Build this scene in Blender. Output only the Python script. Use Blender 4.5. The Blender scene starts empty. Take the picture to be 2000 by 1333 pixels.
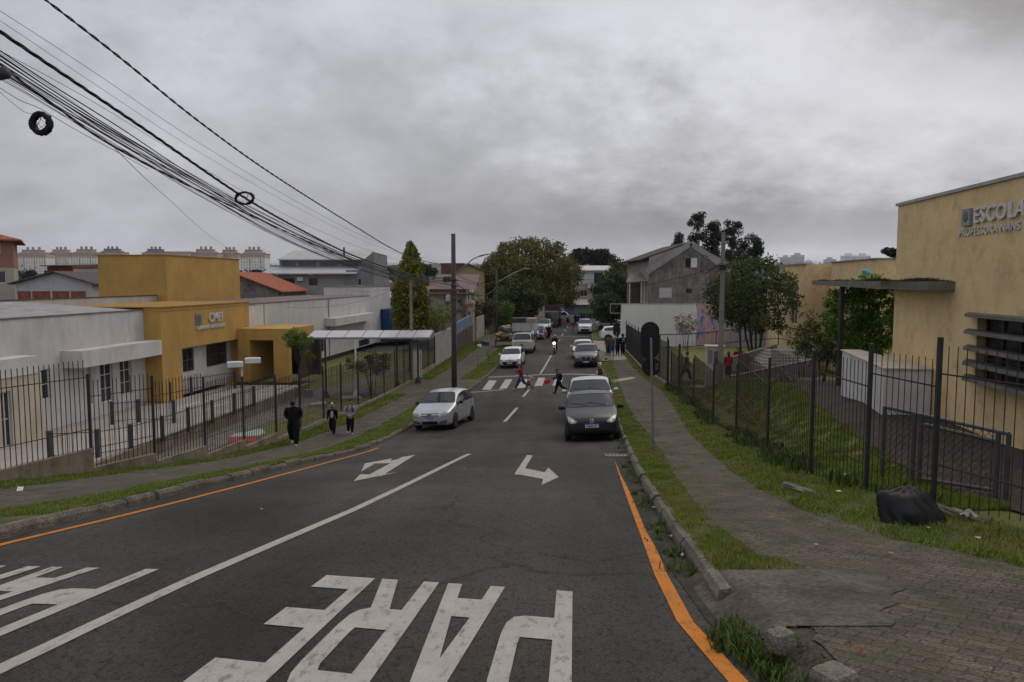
import bpy, bmesh, math, random
import numpy as np
from mathutils import Vector, Matrix, Euler
from mathutils.bvhtree import BVHTree
random.seed(7); np.random.seed(7)
S = bpy.context.scene
# ---------------------------------------------------------------- camera, sky, sun, exposure
F, CX, HY, CZ = 1450.0, 1000.0, 548.0, 1.65
cam_d = bpy.data.cameras.new('camera'); cam = bpy.data.objects.new('camera', cam_d)
S.collection.objects.link(cam); S.camera = cam
cam_d.sensor_width = 36; cam_d.lens = F * 36 / 2000
cam_d.clip_start = .05; cam_d.clip_end = 20000
cam.location = (0, 0, CZ)
cam.rotation_euler = (math.radians(90) - math.atan((666.5 - HY) / F), 0, 0)
S.view_settings.view_transform = 'Standard'; S.view_settings.look = 'None'
S.view_settings.gamma = 1; S.view_settings.exposure = 0.06; S.view_settings.use_curve_mapping = False

def N(nt, t, **k):
    n = nt.nodes.new(t)
    for a, b in k.items():
        if a in n.inputs: n.inputs[a].default_value = b
        else: setattr(n, a, b)
    return n
def ramp(nt, fac, stops, interp='LINEAR'):
    r = nt.nodes.new('ShaderNodeValToRGB'); r.color_ramp.interpolation = interp
    e = r.color_ramp.elements
    while len(e) < len(stops): e.new(.5)
    for x, (p, c) in zip(e, stops):
        x.position = p; x.color = (c, c, c, 1) if not hasattr(c, '__len__') else (*c[:3], 1)
    nt.links.new(fac, r.inputs[0]); return r.outputs[0]
def math_(nt, op, a, b=None, c=None, clamp=False):
    m = nt.nodes.new('ShaderNodeMath'); m.operation = op; m.use_clamp = clamp
    for i, v in enumerate((a, b, c)):
        if v is None: continue
        if isinstance(v, (int, float)): m.inputs[i].default_value = v
        else: nt.links.new(v, m.inputs[i])
    return m.outputs[0]
W_ = bpy.data.worlds.new('World'); S.world = W_; W_.use_nodes = True
nt = W_.node_tree; nt.nodes.clear()
out = N(nt, 'ShaderNodeOutputWorld'); bg = N(nt, 'ShaderNodeBackground')
tc = N(nt, 'ShaderNodeTexCoord'); sx = N(nt, 'ShaderNodeSeparateXYZ')
nt.links.new(tc.outputs['Generated'], sx.inputs[0])
X_, Y_, Z_ = sx.outputs
zc = math_(nt, 'MAXIMUM', Z_, 0.0)
den = math_(nt, 'ADD', zc, .42)
cb = N(nt, 'ShaderNodeCombineXYZ')
nt.links.new(math_(nt, 'DIVIDE', X_, den), cb.inputs[0]); nt.links.new(math_(nt, 'DIVIDE', Y_, den), cb.inputs[1])
n1 = N(nt, 'ShaderNodeTexNoise', Scale=1.7, Detail=7.0, Roughness=.56, Distortion=.25)
nt.links.new(cb.outputs[0], n1.inputs['Vector'])
n2 = N(nt, 'ShaderNodeTexNoise', Scale=4.6, Detail=9.0, Roughness=.66)
nt.links.new(cb.outputs[0], n2.inputs['Vector'])
cl = math_(nt, 'ADD', math_(nt, 'MULTIPLY', n1.outputs[0], .62), math_(nt, 'MULTIPLY', n2.outputs[0], .38))
base = ramp(nt, cl, [(.30, .33), (.42, .40), (.53, .49), (.68, .63)])
def blob(px, py, wx, wy, amp, rough=.0):
    d = Vector(((px - CX) / F, 1, (HY - py) / F)); 
    az = d.x; el = d.z
    yy = math_(nt, 'MAXIMUM', Y_, .05)
    a = math_(nt, 'DIVIDE', math_(nt, 'SUBTRACT', math_(nt, 'DIVIDE', X_, yy), az), wx / F)
    b = math_(nt, 'DIVIDE', math_(nt, 'SUBTRACT', math_(nt, 'DIVIDE', Z_, yy), el), wy / F)
    n = math_(nt, 'MULTIPLY', math_(nt, 'SUBTRACT', n2.outputs[0], .5), 2.2)
    r2 = math_(nt, 'ADD', math_(nt, 'POWER', math_(nt, 'ABSOLUTE', math_(nt, 'ADD', a, n)), 2), math_(nt, 'POWER', math_(nt, 'ABSOLUTE', math_(nt, 'ADD', b, n)), 2))
    g = math_(nt, 'POWER', 2.718, math_(nt, 'MULTIPLY', r2, -1.0))
    return math_(nt, 'MULTIPLY', g, amp)
tot = None
SKYB = [(1430, 110, 330, 200, .20), (1900, 40, 260, 90, -.24), (1560, 430, 560, 60, -.17), (900, 440, 420, 60, -.08), (1560, 500, 330, 22, .20), (700, 40, 520, 90, .09), (950, 320, 420, 120, -.06), (120, 280, 380, 120, -.03), (1960, 260, 300, 110, .10), (330, 490, 600, 40, .03)]
v = base
for s in SKYB: v = math_(nt, 'ADD', v, blob(*s))
v = math_(nt, 'MAXIMUM', v, .10)
hi = math_(nt, 'MULTIPLY', math_(nt, 'MAXIMUM', math_(nt, 'SUBTRACT', Z_, .40), 0.0), .9)
bk = math_(nt, 'MULTIPLY', math_(nt, 'MINIMUM', math_(nt, 'MAXIMUM', math_(nt, 'MULTIPLY', Y_, -1.0), 0.0), .35), .5)
v = math_(nt, 'MULTIPLY', v, math_(nt, 'ADD', math_(nt, 'ADD', hi, bk), 1.0))
mc = N(nt, 'ShaderNodeMix', data_type='RGBA', blend_type='MULTIPLY'); mc.inputs['Factor'].default_value = 1
mc.inputs['B'].default_value = (.94, .96, 1.06, 1)
cbb = N(nt, 'ShaderNodeCombineColor')
for i in range(3): nt.links.new(v, cbb.inputs[i])
nt.links.new(cbb.outputs[0], mc.inputs['A'])
sky = N(nt, 'ShaderNodeTexSky', sky_type='NISHITA', sun_disc=False)
sky.sun_elevation = math.radians(48); sky.sun_rotation = math.radians(35); sky.air_density = 2; sky.dust_density = 6
bg2 = N(nt, 'ShaderNodeBackground', Strength=.01)
nt.links.new(sky.outputs[0], bg2.inputs[0])
nt.links.new(mc.outputs['Result'], bg.inputs[0]); bg.inputs[1].default_value = 1.0
ad = N(nt, 'ShaderNodeAddShader'); nt.links.new(bg.outputs[0], ad.inputs[0]); nt.links.new(bg2.outputs[0], ad.inputs[1])
nt.links.new(ad.outputs[0], out.inputs[0])
sun_d = bpy.data.lights.new('sun', 'SUN'); sun_d.energy = .75; sun_d.angle = math.radians(40); sun_d.color = (1, .88, .70)
sun = bpy.data.objects.new('sun', sun_d); S.collection.objects.link(sun)
sun.rotation_euler = Euler((math.radians(42), 0, math.radians(-35)))
sun.rotation_euler = (-Vector((math.sin(math.radians(35)) * .67, math.cos(math.radians(35)) * .67, .743))).to_track_quat('-Z', 'Y').to_euler()

# ---------------------------------------------------------------- ground profile (metres below the camera)
KN = np.array([(-60,-2.5),(-10,.2),(0,1.65),(6,2.5),(12,3.38),(18,4.25),(23,4.95),(28,5.45),(35,5.85),(42,6.12),(52,6.32),(70,6.5),(100,6.72),(150,7.4),(220,7.4)])
def _pchip(xk, yk):
    h = np.diff(xk); d = np.diff(yk) / h; m = np.zeros(len(xk))
    for i in range(1, len(xk) - 1):
        if d[i-1] * d[i] > 0:
            w1 = 2*h[i] + h[i-1]; w2 = h[i] + 2*h[i-1]; m[i] = (w1+w2) / (w1/d[i-1] + w2/d[i])
    m[0] = d[0]; m[-1] = d[-1]
    def f(x):
        x = min(max(x, xk[0]), xk[-1]); i = int(min(max(np.searchsorted(xk, x) - 1, 0), len(xk) - 2)); t = (x - xk[i]) / h[i]
        return float((2*t**3-3*t*t+1)*yk[i] + (t**3-2*t*t+t)*h[i]*m[i] + (-2*t**3+3*t*t)*yk[i+1] + (t**3-t*t)*h[i]*m[i+1])
    return f
hh = _pchip(KN[:, 0], KN[:, 1])
def PL(ys, xs): return lambda y: float(np.interp(y, ys, xs))
kL = PL([-12,8,13,18,22,27,30,41.5,57,68,97,150], [-6.6,-5.66,-5.45,-5.05,-4.62,-4.38,-4.08,-2.75,-1.1,0,2.8,8.2])
kR = PL([-12,0,5,6.75,8.2,10.5,13.5,19.5,21.5,41.6,55,78,95,150], [1.2,1.35,1.47,1.63,1.74,1.99,2.3,3.02,3.28,5.46,6.54,8.44,10.1,15.6])
fL = PL([-12,8,13,16.6,18.5,20.1,22.3,25,30,37,43.6,50,58,80,100,150], [-13.4,-12.6,-12.1,-11.4,-10.6,-9.9,-9.35,-8.95,-8.45,-7.75,-7.2,-6.75,-6.1,-4.1,-2.1,3.2])
fR = PL([-12,4,9,10.5,12,15.6,21.2,25,31.4,35,40,49.5,66,100,150], [5.6,5.35,5.15,4.95,4.95,5.46,6.46,6.9,7.7,8.08,8.5,8.8,10.1,14,20])
pLt = PL([-12,8,14.6,18,21.3,26.5,32,44,52.6,70.6,100,150], [-11.2,-10.6,-10.1,-9.7,-8.75,-7.95,-7.1,-6.1,-5.2,-3.5,-1.3,4])
pLb = PL([-12,8,10.4,14,18.9,28,35,42,50,68,100,150], [-8.2,-7.3,-7.0,-6.6,-6.1,-5.65,-5.0,-4.4,-3.4,-1.6,1.2,6.4])
pRl = PL([-12,3.5,5,6,6.6,7.9,9.3,12,15.1,22.7,31.5,37.8,60,66,150], [1.8,1.75,1.9,2.35,2.05,2.1,2.25,2.6,3.1,4.15,4.95,5.6,8.0,8.4,17])
pRr = PL([-12,3,6.1,7,8.5,10,12.4,18.5,30.6,37.8,50,66,150], [5.3,4.7,4.2,3.75,3.55,3.6,3.85,4.86,6.9,7.8,8.4,9.8,19])
def D(x, y):
    c = np.interp(y, [4,18,27,55,85], [0,.6,1,1,0]); x0 = np.interp(y, [0,20,100], [1.2,3,10.2])
    e = np.interp(y, [4,8,12,18,24,32,50], [0,.1,.24,.27,.18,.05,0])
    return hh(y) + .05 * c * min(max(x0 - x, -3.5), 14) + e * min(max((kL(y) - x) / 2.5, 0), 1)
def road_z(x, y): return CZ - D(x, y)
def walk_z(x, y): return CZ - D(x, y) + .14
def sstep(a, b, x):
    t = min(max((x - a) / (b - a), 0), 1); return t*t*(3-2*t)
YL = 7.3                                   # nursery yard level below the camera
def Dfar(y): return float(np.interp(y, [150,220,400,900,1500,3000,6000,9000], [7.4,7.4,4,-8,-25,-62,-115,-150]))
def Dyr(x, y):                             # school yard, right
    b = np.interp(y, [10,14,16,19,24,30,38,46], [0,.3,.6,1.0,1.2,1.1,.4,0])
    return D(min(x, fR(y) + 2), y) - .14 - b * sstep(fR(y) + .3, fR(y) + 3.2, x)
def yard_z(x, y):
    if y > 150: return CZ - Dfar(y)
    if x < (fL(y) + fR(y)) / 2:
        if y < 13: return CZ - (YL * sstep(-12, 13, y) + (D(x, y) - .14) * (1 - sstep(-12, 13, y)))
        return CZ - YL
    return CZ - Dyr(x, y)
def WP(px, py, Z): return Vector(((px - CX) / F * Z, Z, CZ - (py - HY) / F * Z))
def G(px, py, f=walk_z):
    a = (px - CX) / F; b = (py - HY) / F; Z = 1.5
    while Z < 300:
        if f(a * Z, Z) > CZ - b * Z: break
        Z += .05
    return Vector((a * Z, Z, f(a * Z, Z)))
def on_line(px, xf, lo=5, hi=150):         # where the sight line of a column crosses the line x = xf(y)
    a = (px - CX) / F; best = None
    for y in np.arange(lo, hi, .05):
        if best is None or abs(a*y - xf(y)) < best[0]: best = (abs(a*y - xf(y)), y)
    return xf(best[1]), float(best[1])

# ---------------------------------------------------------------- materials
MATS = {}
def mat(name, col, rough=.75, var=.18, scale=1.5, bump=0, bscale=30, spec=.3, metal=0, stain=0, stain_col=(.05,.045,.04), coat=0, fine=0, transl=0, island=0, emit=0, wave=None, brick=None, moss=None, stain_v=True):
    if name in MATS: return MATS[name]
    m = bpy.data.materials.new(name); m.use_nodes = True; nt = m.node_tree; L = nt.links
    p = nt.nodes['Principled BSDF']; p.inputs['Roughness'].default_value = rough
    p.inputs['Specular IOR Level'].default_value = spec; p.inputs['Metallic'].default_value = metal
    if coat: p.inputs['Coat Weight'].default_value = coat; p.inputs['Coat Roughness'].default_value = .04
    tc = N(nt, 'ShaderNodeTexCoord'); vec = tc.outputs['Object']
    n = N(nt, 'ShaderNodeTexNoise', Scale=scale, Detail=8.0, Roughness=.65); L.new(vec, n.inputs['Vector'])
    c = Vector(col[:3])
    k0 = c * (1 - var); k1 = c * (1 + var)
    cur = ramp(nt, n.outputs[0], [(.32, tuple(k0)), (.68, tuple(k1))])
    def mix(a, b, f, bt='MIX'):
        x = N(nt, 'ShaderNodeMix', data_type='RGBA', blend_type=bt)
        for s, v in (('A', a), ('B', b)):
            if hasattr(v, 'links'): L.new(v, x.inputs[s])
            else: x.inputs[s].default_value = (*v[:3], 1)
        if isinstance(f, (int, float)): x.inputs['Factor'].default_value = f
        else: L.new(f, x.inputs['Factor'])
        return x.outputs['Result']
    if fine:
        n3 = N(nt, 'ShaderNodeTexNoise', Scale=bscale * 1.7, Detail=3.0); L.new(vec, n3.inputs['Vector'])
        cur = mix(cur, ramp(nt, n3.outputs[0], [(.3, 1 - fine), (.7, 1 + fine)]), 1.0, 'MULTIPLY')
    if brick:
        bw, bh, mortar, bcol, rotz = brick
        mp = N(nt, 'ShaderNodeMapping'); L.new(vec, mp.inputs[0]); mp.inputs['Rotation'].default_value = rotz
        b = N(nt, 'ShaderNodeTexBrick'); L.new(mp.outputs[0], b.inputs['Vector'])
        b.inputs['Scale'].default_value = 1; b.inputs['Brick Width'].default_value = bw; b.inputs['Row Height'].default_value = bh
        b.inputs['Mortar Size'].default_value = mortar; b.inputs['Mortar Smooth'].default_value = .3; b.inputs['Bias'].default_value = 0
        b.inputs['Color1'].default_value = (.76,.76,.76,1); b.inputs['Color2'].default_value = (1.16,1.14,1.11,1); b.inputs['Mortar'].default_value = (*bcol, 1)
        cur = mix(cur, b.outputs[0], 1.0, 'MULTIPLY')
        brickfac = b.outputs['Fac']
    if stain:
        mp = N(nt, 'ShaderNodeMapping'); L.new(vec, mp.inputs[0]); mp.inputs['Scale'].default_value = (1.7, 1.7, .34) if stain_v else (1, 1, 1)
        n4 = N(nt, 'ShaderNodeTexNoise', Scale=1.3, Detail=9.0, Roughness=.7); L.new(mp.outputs[0], n4.inputs['Vector'])
        f = ramp(nt, n4.outputs[0], [(.47, 0), (.74, stain)])
        cur = mix(cur, stain_col, f)
    if moss:
        n5 = N(nt, 'ShaderNodeTexNoise', Scale=moss[1], Detail=7.0, Roughness=.7); L.new(vec, n5.inputs['Vector'])
        cur = mix(cur, moss[0], ramp(nt, n5.outputs[0], [(moss[2], 0), (moss[2] + .12, moss[3])]))
    if island:
        g = N(nt, 'ShaderNodeNewGeometry')
        cur = mix(cur, ramp(nt, g.outputs['Random Per Island'], [(0, 1 - island), (1, 1 + island)]), 1.0, 'MULTIPLY')
    L.new(cur, p.inputs['Base Color'])
    hgt = None
    if bump:
        n6 = N(nt, 'ShaderNodeTexNoise', Scale=bscale, Detail=5.0); L.new(vec, n6.inputs['Vector'])
        hgt = n6.outputs[0]
    if wave:
        wv = N(nt, 'ShaderNodeTexWave', Scale=wave[0], wave_type='BANDS', bands_direction=wave[1]); L.new(vec, wv.inputs['Vector'])
        hgt = wv.outputs[0]; bump = wave[2]
    if brick:
        hgt = math_(nt, 'ADD', math_(nt, 'MULTIPLY', brickfac, -1.0), math_(nt, 'MULTIPLY', hgt, .35) if hgt else 0)
        bump = bump or .5
    if hgt is not None:
        bp = N(nt, 'ShaderNodeBump', Strength=min(1, bump)); bp.inputs['Distance'].default_value = .02 if not wave else .05
        L.new(hgt, bp.inputs['Height']); L.new(bp.outputs[0], p.inputs['Normal'])
    if emit: p.inputs['Emission Color'].default_value = (*col[:3], 1); p.inputs['Emission Strength'].default_value = emit
    if transl:
        t = N(nt, 'ShaderNodeBsdfTranslucent'); L.new(cur, t.inputs[0])
        ms = N(nt, 'ShaderNodeMixShader'); ms.inputs[0].default_value = transl
        o = nt.nodes['Material Output']; L.new(p.outputs[0], ms.inputs[1]); L.new(t.outputs[0], ms.inputs[2]); L.new(ms.outputs[0], o.inputs[0])
    MATS[name] = m; return m
def paint(name, col, metal=0.0, dirt=.12): return mat('paint_' + name, col, .32, dirt, 2.5, spec=.5, metal=metal, coat=.6)
GLASS = mat('car_glass', (.018,.024,.024), .08, .1, 1, spec=.55)
WGL = mat('window_glass', (.03,.035,.04), .12, .4, 1.2, spec=.6)
BLK = mat('black_plastic', (.013,.013,.014), .5, .2, 5)
TYRE = mat('tyre_rubber', (.02,.02,.02), .85, .2, 9)
RIM = mat('rim_alloy', (.4,.4,.41), .35, .15, 8, metal=.6)
CHROME = mat('chrome', (.7,.7,.7), .15, .05, 4, metal=1)
LAMP = mat('headlight_lens', (.42,.43,.42), .08, .35, 14, spec=.9, metal=.35)
STEEL = mat('dark_steel', (.028,.027,.03), .55, .3, 3)
RUST = mat('rusty_picket', (.042,.028,.024), .75, .4, 6)
CONC = mat('concrete', (.27,.26,.24), .9, .25, 1.2, bump=.3, bscale=25, stain=.5, stain_col=(.06,.055,.045))
CONCD = mat('mossy_concrete', (.215,.175,.125), .95, .35, 1.8, bump=.4, bscale=20, stain=.75, stain_col=(.035,.03,.022), moss=((.05,.06,.02), 2.5, .58, .6))
WHITE = mat('white_plaster', (.54,.525,.51), .85, .10, .6, bump=.12, bscale=40, stain=.5, stain_col=(.30,.27,.235), moss=((.44,.41,.37), .5, .52, .6))
DARK = mat('dark_interior', (.015,.014,.014), .9, .3, 2)
WMET = mat('white_metal', (.6,.6,.6), .5, .12, 3)

# ---------------------------------------------------------------- object helpers
COL = S.collection
def tag(o, label=None, cat=None, group=None, kind=None):
    if label: o['label'] = label
    if cat: o['category'] = cat
    if group: o['group'] = group
    if kind: o['kind'] = kind
    return o
def thing(name, label, cat, loc=(0,0,0), rz=0, group=None):
    o = bpy.data.objects.new(name, None); COL.objects.link(o); o.location = loc; o.rotation_euler = (0, 0, rz); o.empty_display_size = .2
    return tag(o, label, cat, group)
def link(name, me, parent=None):
    o = bpy.data.objects.new(name, me); COL.objects.link(o)
    if parent: o.parent = parent
    return o
class MB:
    def __init__(s): s.v = []; s.f = []; s.m = []; s.mi = 0
    def add(s, vs, fs):
        b = len(s.v); s.v += [tuple(p) for p in vs]; s.f += [tuple(b + i for i in f) for f in fs]; s.m += [s.mi] * len(fs); return s
    def box(s, x0, x1, y0, y1, z0, z1, M=None):
        vs = [Vector((x, y, z)) for x in (x0, x1) for y in (y0, y1) for z in (z0, z1)]
        if M: vs = [M @ v for v in vs]
        return s.add(vs, [(0,1,3,2),(4,6,7,5),(0,4,5,1),(2,3,7,6),(0,2,6,4),(1,5,7,3)])
    def obox(s, c, size, M=None):
        M = (M or Matrix.Identity(4)); M = Matrix.Translation(c) @ M.to_4x4(); a, b, d = [q / 2 for q in size]
        return s.box(-a, a, -b, b, -d, d, M)
    def bar(s, p, q, r, n=6, r2=None, caps=True):
        return s.tube([p, q], [r, r if r2 is None else r2], n, caps)
    def sbar(s, p, q, w, h):     # rectangular bar
        p = Vector(p); q = Vector(q); d = (q - p).normalized(); up = Vector((0,0,1)) if abs(d.z) < .9 else Vector((0,1,0))
        a = d.cross(up).normalized() * w / 2; b = a.cross(d).normalized() * h / 2
        vs = [e + i*a + j*b for e in (p, q) for i in (-1, 1) for j in (-1, 1)]
        return s.add(vs, [(0,1,3,2),(4,6,7,5),(0,4,5,1),(2,3,7,6),(0,2,6,4),(1,5,7,3)])
    def tube(s, pts, r, n=6, caps=True):
        pts = [Vector(p) for p in pts]; m = len(pts)
        if not hasattr(r, '__len__'): r = [r] * m
        vs = []; u0 = None
        for i, p in enumerate(pts):
            d = (pts[min(i+1, m-1)] - pts[max(i-1, 0)])
            d = d.normalized() if d.length > 1e-9 else Vector((0,0,1))
            if u0 is None: u0 = d.orthogonal().normalized()
            u = (u0 - d * u0.dot(d)); u = u.normalized() if u.length > 1e-6 else d.orthogonal().normalized(); u0 = u
            w = d.cross(u)
            for k in range(n):
                a = 2 * math.pi * k / n; vs.append(p + (u * math.cos(a) + w * math.sin(a)) * r[i])
        fs = [(i*n+k, i*n+(k+1) % n, (i+1)*n+(k+1) % n, (i+1)*n+k) for i in range(m-1) for k in range(n)]
        if caps: fs += [tuple(range(n-1, -1, -1)), tuple(range((m-1)*n, m*n))]
        return s.add(vs, fs)
    def lathe(s, prof, n=16, M=None, axis='z'):
        vs = []
        for r, h in prof:
            for k in range(n):
                a = 2 * math.pi * k / n
                v = Vector((r*math.cos(a), r*math.sin(a), h)) if axis == 'z' else Vector((h, r*math.cos(a), r*math.sin(a)))
                vs.append(M @ v if M else v)
        m = len(prof)
        fs = [(i*n+k, i*n+(k+1) % n, (i+1)*n+(k+1) % n, (i+1)*n+k) for i in range(m-1) for k in range(n)]
        fs += [tuple(range(n-1, -1, -1)), tuple(range((m-1)*n, m*n))]
        return s.add(vs, fs)
    def ell(s, c, r, n=12, m=8, M=None):
        c = Vector(c); vs = [c + Vector((0,0,r[2]))]; 
        for i in range(1, m):
            for k in range(n):
                a = 2*math.pi*k/n; t = math.pi*i/m; vs.append(c + Vector((r[0]*math.sin(t)*math.cos(a), r[1]*math.sin(t)*math.sin(a), r[2]*math.cos(t))))
        vs.append(c - Vector((0,0,r[2])))
        if M: vs = [M @ v for v in vs]
        fs = [(0, 1+k, 1+(k+1) % n) for k in range(n)]
        for i in range(m-2): fs += [(1+i*n+k, 1+(i+1)*n+k, 1+(i+1)*n+(k+1) % n, 1+i*n+(k+1) % n) for k in range(n)]
        e = len(vs)-1; fs += [(e, 1+(m-2)*n+(k+1) % n, 1+(m-2)*n+k) for k in range(n)]
        return s.add(vs, fs)
    def quad(s, a, b, c, d): return s.add([a, b, c, d], [(0,1,2,3)])
    def prism(s, poly, o, u, v, n, t):   # poly in (u,v), thickness t along n
        o = Vector(o); u = Vector(u); v = Vector(v); n = Vector(n); k = len(poly)
        vs = [o + u*a + v*b for a, b in poly] + [o + u*a + v*b + n*t for a, b in poly]
        return s.add(vs, [tuple(range(k-1, -1, -1)), tuple(range(k, 2*k))] + [(i, (i+1) % k, (i+1) % k + k, i + k) for i in range(k)])
    def wall(s, o, u, L, H, holes=(), rev=.16, tops=None):
        """wall face from o along u; outward normal u x z; holes (u0,u1,z0,z1) get reveals"""
        o = Vector(o); u = Vector(u).normalized(); z = Vector((0,0,1)); n = u.cross(z)
        us = sorted({0, L} | {h[i] for h in holes for i in (0, 1)}); zs = sorted({0, H} | {h[i] for h in holes for i in (2, 3)})
        us = [a for a in us if 0 <= a <= L]; zs = [a for a in zs if 0 <= a <= H]
        P = lambda a, b, d=0: o + u*a + z*b - n*d
        for i in range(len(us)-1):
            for j in range(len(zs)-1):
                a, b, c, d = us[i], us[i+1], zs[j], zs[j+1]
                if any(h[0] <= (a+b)/2 <= h[1] and h[2] <= (c+d)/2 <= h[3] for h in holes): continue
                s.quad(P(a,c), P(b,c), P(b,d), P(a,d))
        for a, b, c, d in holes:
            s.quad(P(a,c), P(a,d), P(a,d,rev), P(a,c,rev)); s.quad(P(b,d), P(b,c), P(b,c,rev), P(b,d,rev))
            s.quad(P(a,d), P(b,d), P(b,d,rev), P(a,d,rev)); s.quad(P(b,c), P(a,c), P(a,c,rev), P(b,c,rev))
        return s
    def build(s, name, mats, parent=None, smooth=False, world=False):
        if not isinstance(mats, (list, tuple)): mats = [mats]
        me = bpy.data.meshes.new(name)
        off = Vector(parent.location) if (parent and world) else Vector((0,0,0))
        me.from_pydata([(p[0]-off.x, p[1]-off.y, p[2]-off.z) for p in s.v], [], s.f)
        for m in mats: me.materials.append(m)
        if len(mats) > 1: me.polygons.foreach_set('material_index', s.m)
        if smooth: me.polygons.foreach_set('use_smooth', [True] * len(me.polygons))
        me.update(); return link(name, me, parent)
def window(parent, o, u, a, b, c, d, frame=None, glass=None, mull=1, rails=0, fw=.05, dep=.1, name='window', louvre=0, grille=0):
    """frame part + pane sub-part filling the hole (a,b,c,d) of wall(o,u)"""
    o = Vector(o); u = Vector(u).normalized(); z = Vector((0,0,1)); n = u.cross(z)
    P = lambda x, y, q: o + u*x + z*y - n*q
    fr = MB()
    def piece(x0, x1, y0, y1, q0, q1):
        vs = [P(x, y, q) for x in (x0, x1) for y in (y0, y1) for q in (q0, q1)]
        fr.add(vs, [(0,1,3,2),(4,6,7,5),(0,4,5,1),(2,3,7,6),(0,2,6,4),(1,5,7,3)])
    q0, q1 = dep - .045, dep - .004
    piece(a, a+fw, c, d, q0, q1); piece(b-fw, b, c, d, q0, q1); piece(a+fw, b-fw, c, c+fw, q0, q1); piece(a+fw, b-fw, d-fw, d, q0, q1)
    for i in range(mull):
        x = a + (b-a)*(i+1)/(mull+1); piece(x-fw*.4, x+fw*.4, c+fw, d-fw, q0+.005, q1)
    for i in range(rails):
        y = c + (d-c)*(i+1)/(rails+1); piece(a+fw, b-fw, y-fw*.35, y+fw*.35, q0+.008, q1-.001)
    for i in range(louvre):
        y = c + (d-c)*(i+.5)/louvre; piece(a+fw, b-fw, y-.012, y+.012, -.01, q0)
    f = fr.build(name, frame or WMET, parent)
    g = MB(); g.quad(P(a,c,dep), P(b,c,dep), P(b,d,dep), P(a,d,dep)); g.build('pane', glass or WGL, f)
    if grille:
        h = MB()
        k = max(2, int((b-a)/.13))
        for i in range(1, k): x = a+(b-a)*i/k; h.bar(P(x, c, -.03), P(x, d, -.03), .008, 4)
        for y in (c+.1, (c+d)/2, d-.1): h.bar(P(a, y, -.03), P(b, y, -.03), .008, 4)
        h.build('grille', STEEL, f)
    return f
_fonts = {}
def text_mesh(txt, size, ext=.0, bold=0, sx=1, sp=1.0):
    cu = bpy.data.curves.new('t', 'FONT'); cu.body = txt; cu.size = size; cu.extrude = ext; cu.offset = bold; cu.space_character = sp; cu.resolution_u = 3
    ob = bpy.data.objects.new('t', cu); COL.objects.link(ob)
    dg = bpy.context.evaluated_depsgraph_get(); me = bpy.data.meshes.new_from_object(ob.evaluated_get(dg))
    bpy.data.objects.remove(ob); 
    if sx != 1:
        for v in me.vertices: v.co.x *= sx
    return me
def lettering(name, txt, size, parent, o, u, m, ext=.03, bold=.0, sx=1, up=None, sp=1.0):
    me = text_mesh(txt, size, ext, bold, sx, sp); o = Vector(o); u = Vector(u).normalized(); z = Vector(up).normalized() if up else Vector((0,0,1)); n = u.cross(z)
    for v in me.vertices: v.co = o + u*v.co.x + z*v.co.y + n*(v.co.z + ext)
    me.materials.clear(); me.materials.append(m); return link(name, me, parent)
def evalmesh(ob):
    bpy.context.view_layer.update()
    dg = bpy.context.evaluated_depsgraph_get(); return bpy.data.meshes.new_from_object(ob.evaluated_get(dg))
# ---------------------------------------------------------------- setting: ground, road, pavements, kerbs, markings
def strip(name, edges, ys, zf, m, sub=1, kind='structure', label=None):
    vs = []; fs = []; nc = 0
    for y in ys:
        xs = []
        for a, b in zip(edges[:-1], edges[1:]):
            xs += [a(y) + (b(y) - a(y)) * k / sub for k in range(sub)]
        xs.append(edges[-1](y)); nc = len(xs); vs += [(x, y, zf(x, y)) for x in xs]
    for i in range(len(ys) - 1):
        fs += [(i*nc+k, i*nc+k+1, (i+1)*nc+k+1, (i+1)*nc+k) for k in range(nc-1)]
    me = bpy.data.meshes.new(name); me.from_pydata(vs, [], fs); me.materials.append(m)
    me.polygons.foreach_set('use_smooth', [True]*len(fs)); o = link(name, me)
    if kind: o['kind'] = kind
    return o
YS = [x*.5 for x in range(-24, 121)] + list(range(61, 101)) + list(range(102, 137, 2))
def K(c): return lambda y: c
def off(f, d): return lambda y: f(y) + d
GRASSB = mat('grass_soil', (.060,.078,.020), .95, .35, .9, bump=.5, bscale=25, fine=.5, moss=((.12,.10,.05), .55, .56, .7))
YARDG = mat('yard_lawn', (.12,.125,.032), .95, .3, .7, bump=.5, bscale=18, fine=.5, moss=((.15,.115,.05), .35, .52, .7))
gy = [-12,-8,-4] + list(range(0, 62, 1)) + list(range(64, 150, 4)) + [150,170,200,240,300,380,480,600,750,900,1200,1600,2200,3000,4200,6000,9000]
gcols = [K(-9000),K(-4000),K(-1500),K(-600),K(-250),K(-120),K(-70),K(-45),K(-35),K(-28),K(-24),K(-20),K(-17),K(-15),off(fL,-.12),off(fL,.05),
         off(kL,-.05),off(kR,.05),off(fR,-.1),off(fR,.12),off(fR,1),off(fR,2),off(fR,3.2),off(fR,6),off(fR,10),off(fR,20),off(fR,50),off(fR,110),K(300),K(700),K(1800),K(4500),K(9000)]
def gz(x, y):
    if y <= 136 and fL(y) < x < fR(y): return road_z(x, y) - .3
    return yard_z(x, y)
FARG = mat('far_ground', (.06,.062,.05), .95, .4, .03, fine=.3, bscale=.3)
ground = strip('ground', gcols, gy, gz, YARDG)
ground.data.materials.append(FARG)
for p in ground.data.polygons:
    c = p.center
    if c.y > 75 or c.x < -30 or c.x > 45: p.material_index = 1
ASPH = mat('asphalt', (.047,.043,.036), .88, .16, .55, bump=.75, bscale=55, fine=.55, spec=.25, moss=((.028,.027,.027), .8, .60, .5))
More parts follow.
